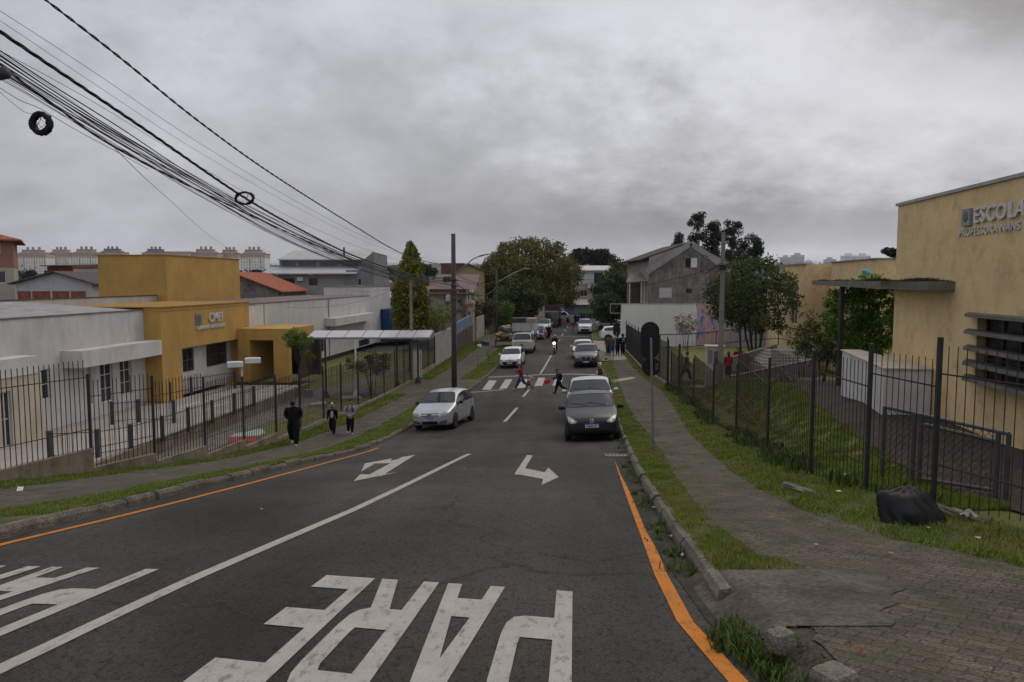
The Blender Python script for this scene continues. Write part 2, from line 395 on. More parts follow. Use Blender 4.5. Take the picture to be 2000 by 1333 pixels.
nt = ASPH.node_tree; p = nt.nodes['Principled BSDF']; src = p.inputs['Base Color'].links[0].from_socket; tc = N(nt, 'ShaderNodeTexCoord')
def _mul(a, f):
    x = N(nt, 'ShaderNodeMix', data_type='RGBA', blend_type='MULTIPLY'); x.inputs['Factor'].default_value = 1; nt.links.new(a, x.inputs['A']); nt.links.new(f, x.inputs['B']); return x.outputs['Result']
nA = N(nt, 'ShaderNodeTexNoise', Scale=.16, Detail=6.0, Roughness=.6); nt.links.new(tc.outputs['Object'], nA.inputs['Vector'])
src = _mul(src, ramp(nt, nA.outputs[0], [(.36, .66), (.64, 1.34)]))
mpa = N(nt, 'ShaderNodeMapping'); mpa.inputs['Rotation'].default_value = (0, 0, .115); mpa.inputs['Scale'].default_value = (1.1, .05, 1); nt.links.new(tc.outputs['Object'], mpa.inputs[0])
nB = N(nt, 'ShaderNodeTexNoise', Scale=1.0, Detail=5.0, Roughness=.6); nt.links.new(mpa.outputs[0], nB.inputs['Vector'])      # worn wheel tracks along the lanes
src = _mul(src, ramp(nt, nB.outputs[0], [(.36, .84), (.64, 1.22)]))
mpb = N(nt, 'ShaderNodeMapping'); mpb.inputs['Scale'].default_value = (1, .55, 1); nt.links.new(tc.outputs['Object'], mpb.inputs[0])
nC = N(nt, 'ShaderNodeTexNoise', Scale=26.0, Detail=6.0, Roughness=.7); nt.links.new(mpb.outputs[0], nC.inputs['Vector'])      # open pits in the wearing course
src = _mul(src, ramp(nt, nC.outputs[0], [(.38, .45), (.47, 1.0), (.62, 1.06), (.72, 1.7)]))
vD = N(nt, 'ShaderNodeTexVoronoi', feature='DISTANCE_TO_EDGE', Scale=.22); wD = N(nt, 'ShaderNodeTexNoise', Scale=1.2, Detail=6.0); nt.links.new(tc.outputs['Object'], wD.inputs['Vector'])
aD = N(nt, 'ShaderNodeVectorMath', operation='MULTIPLY_ADD'); nt.links.new(wD.outputs['Color'], aD.inputs[0]); aD.inputs[1].default_value = (1.5,1.5,0); nt.links.new(tc.outputs['Object'], aD.inputs[2]); nt.links.new(aD.outputs[0], vD.inputs['Vector'])
src = _mul(src, ramp(nt, vD.outputs[0], [(.0, .55), (.0025, .7), (.005, 1)]))
nt.links.new(src, p.inputs['Base Color'])
road = strip('road', [kL, kR], YS, road_z, ASPH, sub=12)
PAVE = mat('sidewalk_pavers', (.090,.075,.057), .94, .42, 1.3, bump=.9, bscale=34, fine=.6, brick=(.20,.10,.006,(.55,.52,.47),(0,0,.75)), moss=((.075,.066,.036), .55, .52, .65))
EXTRA_TRACK = None
YF = [y*.1 for y in range(28, 260)] + [y*.5 for y in range(52, 121)] + list(range(61, 101)) + list(range(102, 137, 2)); YF = [-12,-8,-4,0,2] + YF
def rag(f, ph, amp=.09): return lambda y: f(y) + (amp*(math.sin(y*2.1+ph) *.5+ math.sin(y*5.3+ph*2)*.35 + math.sin(y*11.7+ph*3)*.3 + math.sin(y*23+ph)*.2) if y > 2 else 0)
strip('sidewalk', [rag(pLt, .5), rag(pLb, 1.7, .06)], YF, lambda x, y: walk_z(x, y) + .006, PAVE, sub=4)
strip('sidewalk', [rag(pRl, 2.2, .10), rag(pRr, 3.9, .10)], YF, lambda x, y: walk_z(x, y) + .006, PAVE, sub=6)
strip('verge', [fL, off(kL, -.12)], YS, walk_z, GRASSB, sub=8)
strip('verge', [off(kR, .12), fR], [y for y in YS if y > 5.7], walk_z, GRASSB, sub=8)
strip('verge', [lambda y: max(kR(y)+.12, 1.97), fR], [y for y in YS if y < 4] + [4, 4.5, 5, 5.6, 6.0], walk_z, GRASSB, sub=8)
CROSS = strip('cross_street', [K(-60), K(-20), lambda y: kL(136), lambda y: kR(136), K(60)], [136, 138, 141, 144], lambda x, y: yard_z(x, 150) + .02 if y > 137 else road_z(min(max(x, kL(136)), kR(136)), 136), ASPH, sub=2)
# kerb stones
KERB = mat('kerb_stone', (.135,.115,.092), .95, .4, 3, bump=.9, bscale=22, stain=.8, stain_v=False, stain_col=(.04,.036,.024), fine=.4)
def kerb(name, xf, sgn, y0, y1):
    mb = MB(); y = y0
    while y < y1:
        l = random.uniform(.75, 1.0) if y < 60 else 3
        ya, yb = y + .008, y + l - .008; dz = random.uniform(-.03, .012); dx = random.uniform(-.028, .02)
        vs = []
        for yy in (ya, yb):
            for xx, zz in ((0, -.25), (.008, .085), (.04, .14), (.12, .15), (.15, -.25)):
                x = xf(yy) + dx*sgn + sgn*xx; vs.append((x, yy, road_z(x, yy) + zz + (dz if zz > 0 else 0)))
        n = 5; fs = [(k, (k+1) % n, (k+1) % n + n, k + n) for k in range(n)] + [(4,3,2,1,0), (5,6,7,8,9)]
        mb.add(vs, fs); y += l
    o = mb.build(name, KERB); o['kind'] = 'structure'
kerb('kerb', kL, -1, -4, 136)
kerb('kerb', kR, 1, 5.3, 136)
def drape(name, polys, zf, offz, m, kind='structure', sub=.5):
    """flat markings: polygons in ground x,y cut along the road's own rows and laid on it"""
    bm = bmesh.new()
    for poly in polys:
        vs = [bm.verts.new((p[0], p[1], 0)) for p in poly]
        try: bm.faces.new(vs)
        except ValueError: pass
    bm.normal_update()
    ys = [v.co.y for v in bm.verts]; xs = [v.co.x for v in bm.verts]
    a = math.floor(min(ys) / sub) * sub
    while a < max(ys):
        bmesh.ops.bisect_plane(bm, geom=bm.verts[:] + bm.edges[:] + bm.faces[:], plane_co=(0, a, 0), plane_no=(0, 1, 0)); a += sub
    a = math.floor(min(xs) / .5) * .5
    while a < max(xs):
        bmesh.ops.bisect_plane(bm, geom=bm.verts[:] + bm.edges[:] + bm.faces[:], plane_co=(a, 0, 0), plane_no=(1, 0, 0)); a += .5
    bmesh.ops.triangulate(bm, faces=bm.faces[:])
    for f in bm.faces:
        if f.normal.z < 0: f.normal_flip()
    for v in bm.verts: v.co.z = zf(v.co.x, v.co.y) + offz
    me = bpy.data.meshes.new(name); bm.to_mesh(me); bm.free(); me.materials.append(m); o = link(name, me)
    if kind: o['kind'] = kind
    return o
def mark_mat(name, col, wear):
    m = mat(name, col, .8, .10, 3, fine=.16, bscale=60, bump=.3)
    nt = m.node_tree; p = nt.nodes['Principled BSDF']; src = p.inputs['Base Color'].links[0].from_socket
    tc = N(nt, 'ShaderNodeTexCoord'); mp = N(nt, 'ShaderNodeMapping'); mp.inputs['Scale'].default_value = (1, .35, 1); nt.links.new(tc.outputs['Object'], mp.inputs[0])
    n = N(nt, 'ShaderNodeTexNoise', Scale=14.0, Detail=9.0, Roughness=.75); nt.links.new(mp.outputs[0], n.inputs['Vector'])
    f = ramp(nt, n.outputs[0], [(.60 - wear*.1, 0), (.70, .85)])
    x = N(nt, 'ShaderNodeMix', data_type='RGBA'); nt.links.new(f, x.inputs['Factor']); nt.links.new(src, x.inputs['A']); x.inputs['B'].default_value = (.06,.056,.052,1)
    nt.links.new(x.outputs['Result'], p.inputs['Base Color']); return m
MW = mark_mat('white_road_paint', (.37,.345,.31), .7); MO = mark_mat('orange_road_paint', (.50,.165,.014), .9)
def R(px, py): g = G(px, py, road_z); return (g.x, g.y)
def ribbon(pts, w):
    """pts: centre points with width -> polygons"""
    out = []
    pts = [Vector((p[0], p[1])) for p in pts]
    ws = w if hasattr(w, '__len__') else [w]*len(pts)
    L = []; Rr = []
    for i, p in enumerate(pts):
        d = (pts[min(i+1, len(pts)-1)] - pts[max(i-1, 0)]).normalized(); n = Vector((-d.y, d.x)) * ws[i] / 2
        L.append(p + n); Rr.append(p - n)
    for i in range(len(pts)-1): out.append([Rr[i], Rr[i+1], L[i+1], L[i]])
    return out
drape('centre_line', ribbon([(-3.35,1), (-3.1,2.7), (-2.93,4.2), (-2.83,5.2), (-2.72,6.2), (-2.5,7.7), (-2.16,10), (-1.8,13.2), (-1.45,16.5), (-1.13,19.3)], .13), road_z, .006, MW)
dashes = [((985,827),(1010,799)), ((1022,777),(1034,762)), ((1056,731),(1077,695))]
drape('centre_dash', [q for a, b in dashes for q in ribbon([R(*a), R(*b)], .14)], road_z, .006, MW)
drape('centre_dash', [q for k in range(4) for q in ribbon([(5.0 + k*1.0, 80 + k*9.2), (5.35 + k*1.0, 83.2 + k*9.2)], .14)], road_z, .006, MW)
drape('edge_line', ribbon([(-5.9,3), (-5.55,6), (-5.42,7.8), (-5.2,9.5), (-5.05,11), (-4.85,13.3), (-4.62,16.5), (-4.38,20), (-4.22,23)], .1), road_z, .006, MO)
orr = [R(1430,1333), R(1350,1240), R(1300,1140), R(1268,1060), R(1240,990), R(1217,930), R(1208,902)]
drape('edge_line', ribbon([(1.33,2.5), (1.27,3.4)] + orr, .11), road_z, .006, MO)
drape('edge_line', ribbon([(5.62,47.5), (5.95,51.5)], .13), road_z, .006, MO)
# crossing
def Q(*pp): return [R(*p) for p in pp]
zeb = [Q((941,763),(958,763),(970,745),(955,744)), Q((974,762),(990,760),(1001,742),(987,743)), Q((1009,760),(1027,759),(1036,741),(1021,742)), Q((1044,756),(1060,755),(1065,739),(1052,739)), Q((1079,755),(1096,755),(1101,739),(1086,739)), Q((1113,755),(1130,755),(1134,739),(1120,739))]
drape('zebra_crossing', zeb, road_z, .006, MW)
drape('stop_line', ribbon([R(954,738), R(1000,736), R(1060,733), R(1120,732), R(1168,733)], .32), road_z, .006, MW)
drape('stop_line', ribbon([R(905,769), R(940,767), R(984,763)], .2), road_z, .006, MW)
drape('stop_line', ribbon([(2.9,88.5), (9.2,87.5)], .3), road_z, .006, MW)
# arrows, traced as flat shapes
drape('lane_arrow', [Q((1030,894),(1041,895),(1026,921),(1008,935),(1005,932)), Q((1005,932),(1008,935),(1026,921),(1065,929),(1062,943)), Q((1059,955),(1062,943),(1065,929),(1072,920),(1093,939))], road_z, .006, MW)
drape('lane_arrow', [Q((808,894),(782,898),(712,936),(740,937)), Q((685,947),(698,933),(737,934),(772,929)), Q((700,928),(708,911),(762,901),(758,906),(728,911)), Q((728,911),(758,906),(790,899),(770,910),(745,911))], road_z, .006, MW)
# STOP word painted for drivers coming uphill (PARE), letters on a 1 x 1 cell: x right, y up as read by the driver
LET = {
 'P': [[(0,0),(.27,0),(.27,1),(0,1)], [(.27,.83),(.27,1),(.70,1),(.88,.97),(.98,.88),(.70,.83)], [(.70,.83),(.98,.88),(1,.8),(1,.48),(.97,.38),(.72,.49),(.74,.54),(.74,.80)], [(.27,.30),(.72,.30),(.88,.32),(.97,.38),(.72,.49),(.27,.49)]],
 'R': [[(0,0),(.27,0),(.27,1),(0,1)], [(.27,.85),(.27,1),(.70,1),(.88,.97),(.98,.88),(.70,.85)], [(.70,.85),(.98,.88),(1,.8),(1,.52),(.97,.42),(.72,.53),(.74,.58),(.74,.81)], [(.27,.34),(.76,.34),(.90,.37),(.97,.42),(.72,.53),(.27,.53)], [(.46,.34),(.76,.34),(1.03,0),(.74,0)]],
 'A': [[(0,0),(.24,0),(.62,1),(.38,1)], [(.76,0),(1,0),(.62,1),(.5,.68)], [(.2,.12),(.8,.12),(.73,.3),(.27,.3)]],
 'E': [[(0,0),(.27,0),(.27,1),(0,1)], [(.27,.84),(1,.84),(1,1),(.27,1)], [(.27,.40),(.95,.40),(.95,.57),(.27,.57)], [(.27,0),(1,0),(1,.16),(.27,.16)]],
}
LET['A'] = [[(0,0),(.25,0),(.36,.36),(.5,.70),(.5,1),(.34,1)], [(.75,0),(1,0),(.66,1),(.5,1),(.5,.70),(.64,.36)], [(.302,.17),(.698,.17),(.64,.36),(.36,.36)]]
def word(foot_r, foot_l, length, wl, gap):
    """feet line from foot_r (first letter, camera right) to foot_l; letters rise towards the camera"""
    a = Vector(foot_r); b = Vector(foot_l); u = (b - a); tw = u.length; u.normalize()
    h = Vector((-.085, -1)) ; polys = []
    tot = sum(wl) + gap*3; sc = tw / tot; x = 0
    for ch, w in zip('PARE', wl):
        for poly in LET[ch]: polys.append([a + u*(x + q[0]*w)*sc + h*q[1]*length for q in poly])
        x += w + gap
    return polys
ft = R(1122,1176), R(627,1143)
drape('stop_word', word(ft[0], ft[1], 2.35, [.95,.98,1.0,.92], .16), road_z, .006, MW)
f2 = (-3.18, 6.5)
drape('stop_word', word(f2, (-5.35, 6.75), 2.3, [.95,.95,.95,.9], .22), road_z, .006, MW)
# driveways, crossing lips and the concrete ramp by the kerb
PAD = mat('rough_concrete_pad', (.088,.075,.059), .95, .45, 2.2, bump=1, bscale=16, fine=.4, stain=.8, stain_v=False, stain_col=(.05,.043,.034), moss=((.14,.12,.10), 1.4, .56, .7))
def lipz(x, y): return walk_z(x, y) + .012
drape('driveway', [[(-6.6,43),(-3.0,42.4),(-2.75,47.2),(-3.1,49.5),(-6.3,50)]], walk_z, .008, PAVE)
drape('driveway', [[(5.6,38.4),(8.4,39),(8.75,47.5),(6.05,46.9)]], walk_z, .008, PAVE)
drape('driveway', [[(6.9,57),(9.4,57.5),(11,78),(8.6,79)]], walk_z, .008, mat('pale_driveway', (.24,.215,.19), .9, .2, 1.5, bump=.3))
drape('worn_patch', [[(6.0,43.1),(7.6,44.9),(7.4,45.6),(5.9,44.4)]], walk_z, .012, mat('pale_patch', (.30,.27,.23), .9, .2, 2))
def padz(x, y):
    t = sstep(1.36, 1.74, x); return road_z(x, y) - .012 + (.14 + .024) * t + .012*math.sin(x*9+y*4)*t*(1-t)*4
strip('kerb_ramp', [lambda y: 1.39+.05*math.sin(y*7), K(1.55), K(1.7), K(1.85), K(2.0), lambda y: 2.2+.15*math.sin(y*4), lambda y: 2.35 + .55*sstep(4.4,5.5,y) + .05*math.sin(y*17)], [4.42+.06*i for i in range(24)], padz, PAD, sub=3)
DIRT = mat('gutter_dirt', (.035,.032,.026), .97, .4, 3, bump=.9, bscale=35, fine=.5, moss=((.05,.06,.02), 3.0, .52, .8))
strip('gutter', [lambda y: kR(y) - float(np.interp(y, [3,7,12,17,22], [.02,.22,.25,.35,.1])) , off(kR, .02)], [x*.5 for x in range(8, 45)], lambda x, y: road_z(x, y) + .007, DIRT, sub=2)
# inner yards
strip('yard_path', [PL([6,8,10.5,13.3,18.5,26,35,42],[5.7,5.75,6.05,6.85,8.05,10.1,12.5,14.8]), PL([6,8,10.5,13.3,18.5,26,35,42],[8.7,8.9,9.1,9.4,9.95,14,18,20])], [6+.5*i for i in range(70)], lambda x, y: CZ - Dyr(x, y) + .03, mat('dark_cobble', (.055,.043,.034), .95, .4, 1.4, bump=.9, bscale=14, fine=.5, brick=(.12,.12,.02,(.75,.75,.7),(0,0,.2)), moss=((.045,.05,.02), 1.1, .50, .8)), sub=8)
PATIO = mat('patio_concrete', (.33,.30,.27), .9, .12, .7, bump=.2, bscale=30, stain=.3, stain_v=False, stain_col=(.2,.18,.165))
zp = CZ - 6.8
# ---------------------------------------------------------------- grass blades (stuff)
def vnoise(x, y, s):
    return (np.sin(x*s*1.3+1.7)*np.cos(y*s*.9-.6) + np.sin(x*s*2.9-y*s*2.3+.4)*.6 + np.cos(x*s*5.1+y*s*4.3)*.35) / 1.6
def blades(name, regions, m, label, kind='stuff'):
    VV = []; 
    for (fa, fb, y0, y1, n, h0, h1, zf, cut) in regions:
        t = np.random.rand(n); ys = y0 * (y1 / y0) ** t
        xa = np.array([fa(y) for y in ys]); xb = np.array([fb(y) for y in ys]); xs = xa + (xb - xa) * np.random.rand(n)
        k = vnoise(xs, ys, 2.3) + np.random.randn(n)*.35 > cut; xs = xs[k]; ys = ys[k]
        zs = np.array([zf(x, y) for x, y in zip(xs, ys)]) - .005
        nn = len(xs); a = np.random.rand(nn)*6.283; h = (h0 + (h1-h0)*np.random.rand(nn)) * (1 + .5*np.clip(vnoise(xs, ys, 4), -1, 1))
        w = h * .085 * (1 + ys/9); ln = h * np.random.uniform(.1, .9, nn); a2 = np.random.rand(nn)*6.283
        dx = np.cos(a)*w; dy = np.sin(a)*w
        V = np.stack([np.stack([xs-dx, ys-dy, zs], 1), np.stack([xs+dx, ys+dy, zs], 1), np.stack([xs+np.cos(a2)*ln, ys+np.sin(a2)*ln, zs+h], 1)], 1)
        VV.append(V.reshape(-1, 3))
    V = np.concatenate(VV); nf = len(V)//3
    me = bpy.data.meshes.new(name); me.vertices.add(len(V)); me.vertices.foreach_set('co', V.ravel().astype(np.float32))
    me.loops.add(len(V)); me.loops.foreach_set('vertex_index', np.arange(len(V), dtype=np.int32))
    me.polygons.add(nf); me.polygons.foreach_set('loop_start', np.arange(0, len(V), 3, dtype=np.int32)); me.polygons.foreach_set('loop_total', np.full(nf, 3, dtype=np.int32))
    me.materials.append(m); me.update(calc_edges=True); me.validate(); o = link(name, me)
    return tag(o, label, 'grass', None, kind)
GR = mat('grass_blades', (.145,.195,.026), .7, .22, .8, island=.5, transl=.3, moss=((.26,.21,.085), .7, .50, .75))
GR2 = mat('dark_grass_blades', (.145,.20,.028), .7, .3, .8, island=.4, transl=.3, moss=((.10,.10,.03), .8, .58, .6))
kRb = off(kR, .1)
blades('grass', [(kRb, lambda y: pRl(y) + .10, 5.85, 66, 60000, .022, .045, walk_z, -.7), (pRl, lambda y: pRl(y)+.45, 5.9, 30, 16000, .014, .03, walk_z, .15), (lambda y: 1.95, lambda y: pRr(y), 3.0, 9, 5000, .012, .028, walk_z, .75),
                 (lambda y: pRr(y)-.10, fR, 4.5, 66, 60000, .028, .062, walk_z, -.7), (lambda y: pRr(y)-.55, pRr, 4.5, 30, 16000, .014, .03, walk_z, .15)], GR, 'short grass on both sides of the right pavement')
blades('grass', [(off(pLb,-.08), off(kL, -.1), 9, 42.5, 46000, .025, .05, walk_z, -.8), (fL, off(pLt,.1), 13, 43, 30000, .035, .075, walk_z, -1), (off(pLb,-.05), off(kL,-.1), 49, 75, 9000, .04, .07, walk_z, -1), (fL, pLt, 50, 80, 9000, .04, .08, walk_z, -1)], GR, 'mown grass strips beside the left pavement')
yz = lambda x, y: yard_z(x, y)
blades('grass', [(off(fR, .05), PL([6,8,10.5,13.3,18.5,26,35,42],[5.7,5.8,6.1,6.9,8.1,10.1,12.5,14.8]), 8.5, 42, 70000, .04, .085, yz, -.7)], GR2, 'longer dark grass on the bank inside the school fence')
# weeds along the kerb and the corner
def tufts(name, spots, m, label, leaf=.012):
    mb = MB()
    for (x, y, z, r, n, h) in spots:
        for _ in range(n):
            a = random.random()*6.28; q = r*random.random()**.7; px, py = x+math.cos(a)*q, y+math.sin(a)*q*1.3
            hh_ = h*random.uniform(.4, 1.1); b = random.random()*6.28; l = hh_*random.uniform(.2, .9); w = leaf*random.uniform(.6, 1.5)
            c, s_ = math.cos(b), math.sin(b)
            mb.add([(px-s_*w, py+c*w, z), (px+s_*w, py-c*w, z), (px+c*l*.5+s_*w, py+s_*l*.5-c*w, z+hh_*.7), (px+c*l, py+s_*l, z+hh_), (px+c*l*.5-s_*w, py+s_*l*.5+c*w, z+hh_*.7)], [(0,1,2,4), (4,2,3)])
    o = mb.build(name, m); return tag(o, label, 'weeds', None, 'stuff')
WEED = mat('weed_leaf', (.075,.115,.025), .65, .3, 6, island=.5, transl=.3)
sp = []
for i in range(70):
    y = random.uniform(5.6, 16) if i < 55 else random.uniform(16, 24); x = kR(y) - random.uniform(-.02, .2)
    sp.append((x, y, road_z(x, y), random.uniform(.04, .13), random.randint(14, 40), random.uniform(.03, .10)))
for i in range(110):
    y = random.uniform(3.0, 4.6); x = random.uniform(1.34, 1.9) + (4.75-y)*.12; sp.append((x, y, road_z(x, y)+.0, .14, 70, random.uniform(.05, .12)))
for i in range(30):
    y = random.uniform(3.0, 4.45); x = random.uniform(1.65, 2.0); sp.append((x, y, walk_z(x, y) - .02, .10, 22, random.uniform(.012, .03)))
for i in range(10):
    y = random.uniform(4.2, 4.8); x = random.uniform(1.3, 1.6); sp.append((x, y, road_z(x, y), .1, 50, .1))
tufts('kerb_weeds', sp, WEED, 'weeds and tufts of grass growing along the right kerb', .006)
sp = []
for i in range(60):
    y = random.uniform(8.6, 40); x = fR(y) + random.uniform(-.25, .35); sp.append((x, y, walk_z(x, y), .25, 40, random.uniform(.1, .3)))
tufts('fence_weeds', sp, mat('weed_dark', (.05,.085,.02), .7, .3, 6, island=.5, transl=.3), 'taller weeds growing at the foot of the school fence', .014)
strip('corner_soil', [lambda y: 1.34, K(1.5), K(1.7), K(1.85), K(2.0), K(2.4)], [2.5,3,3.5,4,4.3,4.5,5,5.5,6.05], lambda x, y: min(padz(x, y) - .012, walk_z(x, y) - .004), mat('corner_soil', (.06,.05,.034), .97, .4, 5, bump=.9, bscale=30, fine=.5, moss=((.09,.075,.045), 5, .5, .8)), sub=4)
for nm, (px, py), s_, lab in (('granite_block', (1543,1288), (.075,.058,.058), 'rough granite block standing in the weeds at the corner'), ('rock', (1655,1368), (.10,.08,.04), 'low grey rock at the bottom edge below the granite block')):
    g = G(px, py, walk_z); bm = bmesh.new(); bmesh.ops.create_cube(bm, size=2); bmesh.ops.subdivide_edges(bm, edges=bm.edges[:], cuts=5, use_grid_fill=True)
    for v in bm.verts:
        d = v.co.normalized(); v.co = v.co.lerp(d*1.2, .55); v.co += d * (vnoise(v.co.x*2, v.co.y*2+v.co.z, 1.3)*.08 + random.uniform(-.02, .02))
        v.co = Vector((v.co.x*s_[0], v.co.y*s_[1], v.co.z*s_[2] + s_[2]*.6))
    me = bpy.data.meshes.new(nm); bm.to_mesh(me); bm.free(); me.materials.append(mat('granite', (.17,.15,.125), .95, .35, 12, bump=.8, bscale=60, fine=.4))
    o = link(nm, me); o.location = g; o.rotation_euler.z = .5; tag(o, lab, 'stone')
# ---------------------------------------------------------------- buildings
ZN = 1.65
class Fr:
    """a local frame: heading along the street; ly(px, a) finds how far along the plane x = a a sight line meets it"""
    def __init__(s, ox, oy, oz, rz):
        s.o = Vector((ox, oy, oz)); s.rz = rz; s.M = Matrix.Translation(s.o) @ Matrix.Rotation(rz, 4, 'Z'); s.Mi = s.M.inverted()
    def ly(s, px, a):
        k = (px - CX) / F; c, n = math.cos(s.rz), math.sin(s.rz)
        return (s.o.x + a*c - k*(s.o.y + a*n)) / (k*c + n)
    def pt(s, px, py, a):
        l = s.ly(px, a); w = s.M @ Vector((a, l, 0)); return l, CZ - (py - HY)/F*w.y - s.o.z
YEL = mat('ochre_render', (.44,.265,.075), .85, .14, .5, bump=.15, bscale=30, stain=.45, stain_col=(.27,.15,.045))
CREAM = mat('cream_render', (.50,.44,.35), .88, .12, .5, bump=.1, stain=.4, stain_col=(.16,.13,.10))
ROOFL = mat('fibre_cement_roof', (.34,.33,.32), .9, .2, 1.2, wave=(2.2,'Y',.8), stain=.5, stain_v=False, stain_col=(.12,.115,.11))
BLUE = mat('blue_wall', (.012,.055,.15), .8, .15, .6, stain=.2)
EMB = mat('emblem_plate', (.16,.18,.19), .5, .3, 20); LETM = mat('sign_letter', (.56,.55,.52), .5, .1, 8)
# nursery school on the left
fc = Fr(-19.29, 41, CZ - 6.8, -.1096)
cm = thing('nursery_school', 'long white nursery school with ochre front, ochre box on its roof and raised CMEI letters', 'school', fc.o, fc.rz)
U = (0, 1, 0)
def holes_at(fr, a, rects, l0, zb=None):
    out = []
    for x0, x1, y0, y1 in rects:
        la, za = fr.pt(x0, y0, a); lb, zb_ = fr.pt(x1, y1, a); lm, z0 = fr.pt((x0+x1)/2, y1, a); _, z1 = fr.pt((x0+x1)/2, y0, a)
        out.append((la - l0, lb - l0, max(z0, .02), z1))
    return out
l0 = fc.ly(-140, -1.0); l1 = fc.ly(313, 0) + .3
hs = holes_at(fc, -1, [(73,92,722,782), (165,173,715,790), (190,215,706,787), (229,252,700,772)], l0)
hs = [h if h[2] > .5 else (h[0], h[1], .02, h[3]) for h in hs]
w = MB().wall((-1, l0, 0), U, l1 - l0, 5.15, hs); w.build('wall', WHITE, cm)
for i, h in enumerate(hs): window(cm, (-1, l0, 0), U, *h, mull=(1 if i != 0 else 0), rails=(2 if i else 1), dep=.14, name='window' if h[2] > .3 else 'door', glass=WGL, grille=0)
b = MB(); b.quad((-8.5, l0, 5.62), (-1.13, l0, 5.16), (-1.13, l1 - .35, 5.16), (-8.5, l1 - .35, 5.62)); b.build('roof', ROOFL, cm)
b = MB(); b.box(-1.12, -.95, l0, l1 - .3, 5.151, 5.21); b.build('coping', mat('coping', (.16,.13,.12), .9, .3, 2), cm)
b = MB(); b.box(-8.8, -8.5, l0 - 3, 13.2, 3, 5.68); b.build('parapet', CREAM, cm)
b = MB(); b.box(-8.86, -8.44, l0 - 3, 13.2, 5.682, 5.73); b.build('coping', mat('coping_dark', (.07,.05,.045), .9, .3, 2), cm)
def slab(x0, x1, a, b_, z0, z1, m, nm='canopy'):
    q = MB(); q.box(x0, x1, a, b_, z0, z1); return q.build(nm, m, cm)
slab(-.99, .02, fc.ly(155, .02), fc.ly(313, 0) - .004, 2.72, 3.52, WHITE)
slab(-.99, .02, l0, fc.ly(70, .02), 2.85, 3.6, WHITE)
e0 = fc.ly(-140, 0); hw = [(fc.ly(-8, 0) - e0, fc.ly(13, 0) - e0, .02, 2.3)]
w = MB().wall((-.02, e0, 0), U, fc.ly(75, 0) - e0, 2.849, hw); w.build('porch_wall', CREAM, cm); window(cm, (-.02, e0, 0), U, *hw[0], name='door', mull=1, rails=1, dep=.14)
w = MB().wall((-.99, fc.ly(75, 0), 0), (-1, 0, 0), .01, 2.84); 
w = MB(); w.quad((-1, fc.ly(75,0), 0), (-.02, fc.ly(75,0), 0), (-.02, fc.ly(75,0), 2.849), (-1, fc.ly(75,0), 2.849)); w.build('porch_wall', CREAM, cm)
# ochre front
ya, yb = fc.ly(313, 0), fc.ly(486, 0); ha, hb = fc.ly(352, 0), fc.ly(470, 0)
w = MB().wall((0, ya, 0), U, yb - ya, 5.28, [(ha - ya, hb - ya, .0, 2.88)], rev=.7)
w.quad((-1, ya, 0), (0, ya, 0), (0, ya, 5.28), (-1, ya, 5.28)); w.quad((0, yb, 5.15), (-1, yb, 5.15), (-1, yb, 5.28), (0, yb, 5.28))
w.build('ochre_front', YEL, cm)
hs = holes_at(fc, -.7, [(353,376,681,727), (400,441,671,714)], ha)
w = MB().wall((-.7, ha, 0), U, hb - ha, 2.88, hs, rev=.12); w.build('wall', WHITE, cm)
for h in hs: window(cm, (-.7, ha, 0), U, *h, mull=1, rails=1, dep=.11, louvre=0, frame=mat('grey_frame', (.12,.12,.12), .5), grille=1 if h[1]-h[0] > 1.5 else 0)
b = MB(); b.box(-6, .06, ya - .06, yb + .06, 5.281, 5.35); b.build('coping', mat('ochre_coping', (.30,.16,.03), .8, .2, 2), cm)
b = MB(); b.box(-8, 0, ya, yb + 1, 5.05, 5.1); b.build('roof', ROOFL, cm)
b = MB(); b.box(-13.1, -7.7, 13.24, 24.65, 4.6, 8.62); b.build('water_tower_block', YEL, cm)
b = MB(); b.box(-13.16, -7.64, 13.18, 24.71, 8.622, 8.7); b.build('coping', mat('ochre_coping', (.30,.16,.03), .8, .2, 2), cm)
# portico
pf = 8.5; pw = 3.55
b = MB(); b.box(.02, pw, pf, pf + 4.6, 2.83, 3.6); b.build('portico_roof', YEL, cm)
b = MB(); b.box(pw - 1.05, pw - .003, pf + .01, pf + .5, 0, 2.829); b.build('pillar', YEL, cm)
b = MB(); b.box(.01, .85, pf + .01, pf + .3, 0, 2.829); b.build('pillar', YEL, cm)
b = MB(); b.box(.6, .84, pf + .31, pf + 4.5, 0, 2.829); b.build('portico_wall', YEL, cm)
b = MB(); b.box(.9, pw + .5, pf + 4.4, pf + 4.7, 0, 2.825); b.box(pw - .2, pw - .05, pf + 2.0, pf + 4.4, 0, 2.82); b.build('back_wall', mat('portico_shadow_wall', (.05,.045,.04), .9), cm)  # back wall coloured dark to stand for the shade inside the portico
